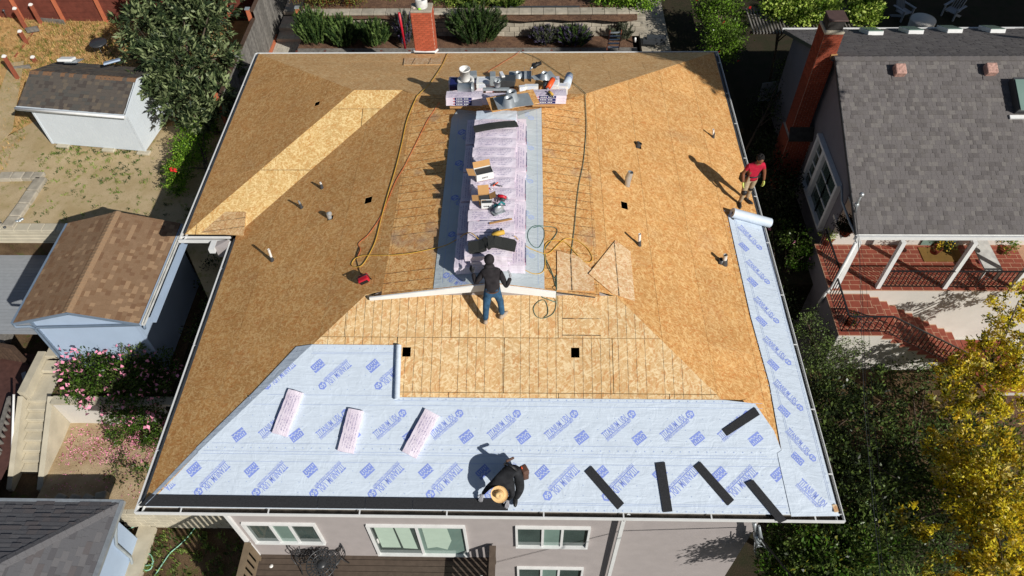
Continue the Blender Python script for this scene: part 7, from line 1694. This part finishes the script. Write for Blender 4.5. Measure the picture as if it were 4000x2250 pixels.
# ================================================================ trees and bushes
def tree(name, label, cat, base, crown, n, leaf, mats, trunk=.09, group=None, seed=0, limbs=6, up=.3, wts=None, flowers=None, fn=0, fs=(.08, .08), clump=None, shell=.55, droop=0., cs=.5, ro=.11):
    base = Vector(base); t = empty(name, base, label, cat, group); rr = random.Random(seed); m = MB()
    c0 = Vector(crown[0][0]); m.tube([base, base * .5 + c0 * .5 + Vector((rr.uniform(-.1, .1), rr.uniform(-.1, .1), 0)), c0], [trunk, trunk * .75, trunk * .4], 8)
    for i in range(limbs):
        e = crown[i % len(crown)]; tip = Vector(e[0]) + Vector((rr.uniform(-.7, .7) * e[1][0], rr.uniform(-.7, .7) * e[1][1], rr.uniform(-.1, .7) * e[1][2])); st_ = base.lerp(c0, rr.uniform(.4, .9)); mid = st_.lerp(tip, .5) + Vector((0, 0, .1)); m.tube([st_, mid, tip], [trunk * .5, trunk * .32, trunk * .12], 6)
    m.build('trunk', M['bark'], t); foliage('crown', crown, n, leaf, mats, t, seed=seed, up=up, wts=wts, clump=clump, shell=shell, droop=droop, cs=cs, ro=ro)
    if flowers: foliage('flowers', [(c, tuple(q * 1.04 for q in r)) for c, r in crown], fn, fs, flowers, t, seed=seed + 5, up=.6, clump=3, shell=.92, cs=.3)
    return t
def EL(px, py, z, rx, ry=None, rz=None): return (tuple(atz(px, py, z)), (rx, ry or rx, rz or rx * .85))
tree('loquat_tree', 'large dark leafy loquat tree between the small shed and the grey fence', 'tree', (-3.6, 16.2, -3), [EL(690, 240, -.6, 1.1), EL(560, 110, -.7, .95), EL(760, 90, -.9, 1.2), EL(850, 230, -.8, .8), EL(590, 240, -.8, .8), EL(720, 400, -1.2, .85), EL(650, 330, -1.2, .8), EL(830, 370, -1.1, .75), EL(640, 20, -.9, 1.2), EL(800, 0, -1.1, 1.2), EL(760, 470, -1.6, .5)], 15500, (.27, .085), M['lf_loquat'], .13, seed=3, limbs=12, droop=.1, clump=12, up=.15, cs=.12, ro=.02, shell=.6)
tree('green_shrub', 'bright green shrub with a red blossom below the loquat tree', 'shrub', (-2.6, 12.4, -3), [EL(770, 500, -2.1, .55), EL(740, 590, -2.3, .55), EL(700, 660, -2.4, .42), EL(690, 720, -2.5, .35), EL(800, 450, -2.0, .45)], 9000, (.09, .045), M['lf_bright'], .05, seed=4, flowers=[M['redfl']], fn=4)
m = MB(); q = atz(678, 665, -2.05); rr = random.Random(1)
for i in range(14): blob(m, q + Vector((rr.uniform(-.13, .13), rr.uniform(-.07, .07), rr.uniform(0, .06))), (.04, .04, .02), 6, 4)
tag(m.build('red_blossom', M['redfl']), 'cluster of red blossoms on the bright green shrub', 'blossom')
tree('dark_hedge', 'dark shaded creeper in the gap between the sheds and the stripped roof', 'shrub', (-1.9, 8.6, -4.2), [((-1.9, 9.6, -3.6), (.5, .9, .7)), ((-1.6, 7.6, -3.8), (.6, 1.2, .6))], 2500, (.1, .05), M['lf_dark'], .04, seed=5)
tree('flowering_bush', 'pink flowering bush spilling over the white retaining wall', 'shrub', (-4.2, 5.5, -4.4), [EL(360, 1450, -3.8, .75, .5), EL(440, 1400, -3.8, .6, .5), EL(330, 1530, -4.0, .5, .4), EL(520, 1480, -3.9, .9, .6), EL(600, 1440, -3.9, .6), EL(455, 1600, -4.4, .5, .35), EL(560, 1640, -4.9, .65, .35), EL(480, 1690, -5.1, .4, .3), EL(285, 1450, -4.1, .35), EL(600, 1560, -4.3, .6)], 15000, (.085, .05), [M['lf_bright'][2], M['lf_dark'][1], M['lf_dark'][0]], .05, seed=6, flowers=[M['pink']], fn=420, fs=(.14, .13))
tree('flowering_twig', 'single branch with one pink flower against the blue shed wall', 'shrub', tuple(atz(560, 1420, -4.2)), [EL(490, 1355, -3.0, .22), EL(540, 1375, -3.1, .25)], 320, (.07, .04), [M['lf_dark'][1]], .02, seed=7, flowers=[M['pink']], fn=5, fs=(.1, .1))
for k, (px, py, z, lb) in enumerate([(600, 1720, -5.2, 'dark green bush at the left eave beside the petal strewn bed'), (460, 1850, -5.4, 'narrow weedy plant in the bare bed, left of two'), (540, 1850, -5.4, 'leafy weed in the bare bed, nearer the stripped roof')]):
    tree('small_plant', lb, 'plant', tuple(atz(px, py + 10, -5.5)), [EL(px, py, z, .3 if k else .45, .45 if k == 1 else .3, .16)], 900 if k == 0 else 240, (.09, .04), M['lf_dark'][:2] + [M['lf_bright'][2]], .01, seed=8 + k)
# behind the house
def rosemary(name, label, base, r, n, mats, h=1., seed=0, spread=.45, w=.016, seg=2, lenj=(.6, 1.1), top=1):
    """upright sprays of needles: each stem is a column of short leaves"""
    rnd = np.random.RandomState(seed); t = empty(name, base, label, 'shrub'); V_ = []; F = []; MI = []
    for i in range(n):
        a = rnd.uniform(0, 6.28); q = rnd.rand() ** .6; dx, dy = math.cos(a) * q, math.sin(a) * q; hh = h * rnd.uniform(*lenj) * (1 - .35 * q * q)
        b0 = np.array(base) + np.array([dx * r[0] * .55, dy * r[1] * .55, 0]); tip = np.array(base) + np.array([dx * r[0] * 1.15, dy * r[1] * 1.15, hh]); mi = rnd.randint(len(mats)); ns = 16
        ax = (tip - b0)
        for s in range(ns):
            f = .2 + .8 * s / ns; p = b0 + ax * f + np.array([0, 0, .15 * hh * math.sin(f * 3.14)])
            for _ in range(3):
                d = rnd.normal(size=3) * .35 + ax / np.linalg.norm(ax); d /= np.linalg.norm(d); sd = np.cross(d, rnd.normal(size=3)); sd /= np.linalg.norm(sd); l = .11; k = len(V_); V_ += [tuple(p - sd * w), tuple(p + sd * w), tuple(p + d * l)]; F.append((k, k + 1, k + 2)); MI.append(mi)
    me = bpy.data.meshes.new('sprays'); me.from_pydata(V_, [], F)
    for q in mats: me.materials.append(q)
    me.polygons.foreach_set('material_index', MI); link('sprays', me, t)
    m = MB(); m.tube([base, Vector(base) + Vector((0, 0, h * .4))], .03, 6); m.build('stem', M['bark'], t)
rosemary('rosemary_bush', 'spiky rosemary bush beside the paved steps, leftmost behind the house', atz(1240, 178, -2.3), (.75, .5), 300, M['lf_rose'], 1.7, 1)
rosemary('rosemary_bush', 'spiky rosemary bush in the middle of the three by the planter wall', atz(1350, 182, -2.3), (.7, .5), 270, M['lf_rose'], 1.4, 2)
rosemary('rosemary_bush', 'dark spiky rosemary bush left of the red post', atz(1470, 180, -2.3), (.65, .45), 240, M['lf_rose'], 1.2, 3)
rosemary('rosemary_bush', 'broad olive green spiky bush right of the brick chimney', atz(1865, 172, -2.3), (1.15, .6), 520, [M['lf_rose'][0], M['lf_sage'][0], M['lf_rose'][2]], 1.75, 4)
rosemary('lavender_bush', 'grey lavender bush left of its greener twin in front of the block wall', atz(2130, 170, -2.3), (.6, .45), 210, M['lf_sage'], .75, 5)
rosemary('lavender_bush', 'greener lavender bush right of the greyer one in front of the block wall', atz(2240, 175, -2.3), (.7, .5), 260, [M['lf_sage'][0], M['lf_rose'][0], M['lf_sage'][2]], .85, 6)
rosemary('sage_bush', 'grey green bush between the red post and the brick chimney', atz(1590, 175, -2.3), (.45, .4), 170, M['lf_sage'], 1.5, 7)
rosemary('feather_grass', 'thin pale feathery plant behind the ladder', atz(2425, 160, -2.3), (.5, .3), 60, [M['lf_sage'][1]], .8, 8)
tree('photinia_bush', 'reddish green bush on the upper bed at the top left behind the house', 'shrub', (-.3, 22.6, -1.4), [((-.3, 22.7, -.7), (1.0, .6, .5)), ((.8, 22.6, -.8), (.8, .5, .45)), ((-1.2, 22.8, -.8), (.6, .5, .5))], 7000, (.08, .045), M['lf_red'], .05, seed=12)
tree('yellow_green_bush', 'small yellow green bush directly behind the brick chimney', 'shrub', (5.2, 22.7, -1.4), [((5.2, 22.7, -.9), (.9, .5, .45))], 3200, (.08, .045), M['lf_lime'], .04, seed=13)
tree('yellow_green_bush', 'tiny yellow bush in the bark mulch left of the chimney', 'shrub', (2.6, 23.3, -1.4), [((2.6, 23.2, -1.2), (.45, .3, .25))], 700, (.08, .045), M['lf_lime'], .03, seed=14)
rosemary('strap_leaf_plant', 'clump of arching strap leaves at the top edge right of the chimney', atz(1860, 25, -1.4), (.9, .45), 110, M['lf_strap'], .7, 15, w=.03)
rosemary('strap_leaf_plant', 'second clump of strap leaves farther right at the top edge', atz(1975, 25, -1.4), (.8, .4), 90, M['lf_strap'], .6, 16, w=.03)
tree('green_bush', 'bright leafy bush over the right end of the block wall', 'shrub', (12.2, 22.6, -1.4), [((11.8, 22.5, -.9), (.9, .5, .45)), ((13.0, 22.4, -.9), (.6, .5, .45))], 4200, (.11, .06), M['lf_bright'], .05, seed=17)
tree('camellia_tree', 'tall glossy shrub with red flowers beside the shaded steps', 'tree', (15.6, 20.6, -3.4), [EL(2820, 60, -1.2, .85), EL(2830, 150, -1.3, .75), EL(2780, 10, -1.2, .7), EL(2860, 200, -1.6, .4)], 8000, (.11, .055), [M['lf_lime'][2], M['lf_bright'][0], M['lf_dark'][1]], .07, seed=18, flowers=[M['redfl']], fn=12, fs=(.16, .15))
tree('lime_tree', 'bright lime green vine cluster over the left half of the pergola', 'tree', (18.6, 20.9, -4), [EL(3060, 20, -.6, .7, .6, .4), EL(3200, 40, -.6, .8, .6, .4), EL(3130, 60, -.7, .5, .4, .3)], 5200, (.13, .1), M['lf_lime'], .06, seed=19)
tree('lime_tree', 'smaller bright lime green vine cluster at the right half of the pergola', 'tree', (20.6, 20.9, -4), [EL(3370, 30, -.6, .55, .6, .4), EL(3380, 70, -.7, .4, .4, .3)], 2600, (.13, .1), M['lf_lime'], .06, seed=20)
# alley and right side
tree('shade_shrub', 'dark shrub by the chimney foot in the side yard', 'shrub', (16.6, 16.2, -4.4), [EL(3080, 300, -2.8, .5, .7, .9), EL(3020, 420, -3.6, .8)], 2600, (.1, .05), M['lf_dark'], .05, seed=21)
tree('rose_bush', 'rose bush with one peach bloom in the shade left of the porch', 'shrub', (16.9, 9.8, -5.2), [EL(3110, 940, -3.6, .45), EL(3120, 1010, -3.9, .4), EL(3060, 900, -3.8, .3)], 1500, (.09, .055), [M['lf_dark'][1], M['lf_bright'][2]], .03, seed=22, flowers=[M['pink']], fn=2, fs=(.14, .14))
tree('dark_bush', 'dark side yard hedge below the roofer in red, crowns added to darken it', 'shrub', (16.8, 12.2, -5), [EL(3010, 600, -3.2, .7, .9, .6), EL(3040, 720, -3.4, .7, .9, .6), EL(3060, 830, -3.6, .6, .8, .6), ((16.9, 12.4, -4.2), (.8, 1.6, .7)), ((16.7, 9.6, -4.8), (.8, 1.8, .6))], 9000, (.12, .06), [M['lf_dark'][2], M['lf_dark'][0]], .05, seed=23)  # crowns added over the chimney foot to stand in for side yard darkness
tree('olive_shrub', 'grey green feathery shrub left of the stair landing', 'shrub', tuple(atz(3180, 1420, -6.5)), [EL(3160, 1270, -3.9, .35, .4, .6), EL(3210, 1360, -4.1, .6, .5, .6), EL(3330, 1340, -4.2, .45, .4, .4), EL(3260, 1420, -4.4, .8, .5, .5), EL(3190, 1480, -4.4, .7)], 6500, (.075, .035), [M['lf_rose'][1], M['lf_sage'][0], M['lf_dark'][1]], .05, seed=24, limbs=14)
tree('dark_tree', 'wide dark glossy leaved tree along the right eave of the stripped roof', 'tree', tuple(atz(3250, 1900, -7)), [EL(3200, 1620, -2.6, 1.0), EL(3300, 1700, -2.6, 1.1), EL(3250, 1850, -2.4, 1.0), EL(3400, 1900, -2.8, 1.0), EL(3340, 2000, -2.6, .9), EL(3200, 1560, -3.2, .8), EL(3420, 1560, -3.9, .8), EL(3230, 2050, -2.8, .9)], 13000, (.12, .065), M['lf_dark'], .12, seed=25, limbs=14, wts=[.4, .32, .28], clump=22, cs=.3, ro=.07)
tree('dark_tree', 'dark leafy tree with paler tips at the bottom right of the stripped roof corner', 'tree', tuple(atz(3150, 2230, -7)), [EL(3120, 2130, -2.4, .8), EL(3250, 2180, -2.4, .9), EL(3380, 2150, -2.6, .8), EL(3080, 2230, -2.4, .7), EL(3200, 2260, -2.2, .9)], 9500, (.12, .065), [M['lf_dark'][1], M['lf_bright'][2], M['lf_dark'][0], M['lf_yellow'][3]], .1, seed=26, limbs=12, wts=[.45, .2, .3, .05], clump=22, cs=.3, ro=.07)
ycr = [EL(3820, 1780, -2.0, .9), EL(3930, 1900, -1.8, 1.0), EL(3850, 1960, -2.0, .9), EL(3970, 2080, -1.8, .8), EL(3820, 2150, -2.2, .5), EL(3640, 2080, -2.4, .3), EL(3930, 2230, -1.9, .7), EL(3720, 1850, -2.4, .45), EL(3660, 1750, -2.6, .35), EL(3560, 2020, -2.4, .35), EL(3680, 2220, -2.4, .4)]
tree('golden_tree', 'large golden yellow leaved tree filling the bottom right corner', 'tree', tuple(atz(3880, 2050, -7)), ycr, 14500, (.12, .06), M['lf_yellow'], .12, seed=27, limbs=16, wts=[.38, .2, .14, .28], clump=34, cs=.28, ro=.06, shell=.75)
tree('golden_tree', 'golden leaved tree with green lower boughs in front of the red stairs', 'tree', tuple(atz(3860, 1600, -7)), [EL(3880, 1380, -3.4, .7), EL(3960, 1180, -3.0, .6), EL(3970, 1300, -3.0, .7), EL(3790, 1500, -3.4, .8), EL(3900, 1500, -3.2, .7), EL(3700, 1560, -3.4, .5), EL(3780, 1400, -4.2, .4), EL(3980, 1450, -3.0, .7), EL(3950, 1620, -3.2, .6)], 9500, (.12, .06), M['lf_yellow'], .1, seed=28, limbs=12, wts=[.36, .18, .13, .33], clump=34, cs=.28, ro=.06, shell=.75)
tree('green_undergrowth', 'mixed green undergrowth below the golden trees', 'shrub', tuple(atz(3600, 1800, -7)), [EL(3560, 1720, -4.6, .9), EL(3500, 1850, -4.4, 1.0), EL(3620, 1900, -4.4, 1.0), EL(3520, 1480, -5.6, .9), EL(3700, 1980, -4.6, .9), EL(3450, 2050, -4.5, .9), EL(3600, 1470, -5.8, .7), EL(3760, 1700, -4.8, .9), EL(3900, 1750, -5, .9), EL(3550, 2200, -4.6, 1.0), EL(3750, 2150, -3.6, .9), EL(3850, 2000, -4, 1)], 17000, (.12, .05), [M['lf_dark'][1], M['lf_rose'][0], M['lf_dark'][0]], .08, seed=29, limbs=10, clump=12)
tree('gold_shrub', 'bright yellow shrub against the white stair wall', 'shrub', tuple(atz(3720, 1450, -6.3)), [EL(3680, 1420, -5.4, .4, .3, .3), EL(3760, 1440, -5.3, .35, .3, .3), EL(3620, 1440, -5.8, .3)], 1500, (.1, .05), M['lf_yellow'], .04, seed=30)
tufts('long_grass', [(16.3, 19.5, -2, 6, 500)], 16, .5, M['lf_strap'], 'long dark green grass between the trees at the right', 'grass', lambda x, y: -6.6, seed=8, w=.02)
m = MB(); m.box(((23.4), 6.0, -6.3), (1.2, 3.4, .1)); o = m.build('red_path', M['tile']); tag(o, None, None, None, 'structure')
# tall things outside the frame to the right front whose shade lies on the side yard are not built: nothing in the picture shows them

# ---------------------------------------------------------------- tall tree standing right of the picture, whose shade falls on the back right corner
tt = empty('tall_tree', (43, 15, -5), 'tall leafy tree beyond the right edge shading the yard behind the grey house', 'tree')
m = MB(); m.tube([(43, 15, -5), (43, 14.5, 4), (43, 14, 9)], [.5, .4, .25], 10); m.tube([(43, 14.2, 7), (36, 12, 8.8), (30, 9.6, 9.3), (24.9, 6.3, 9.2)], [.25, .16, .08, .05], 8); m.build('trunk', M['bark'], tt)
foliage('crown', [((43, 14.5, 9), (7.5, 6, 3.6))], 9000, (.7, .4), M['lf_dark'], tt, seed=40, shell=.1, clump=10)
foliage('crown', [((24.7, 6.0, 9.2), (.9, .9, 1.6))], 8000, (.3, .22), M['lf_dark'], tt, seed=41, shell=.05, clump=8, ro=.05, cs=.3)
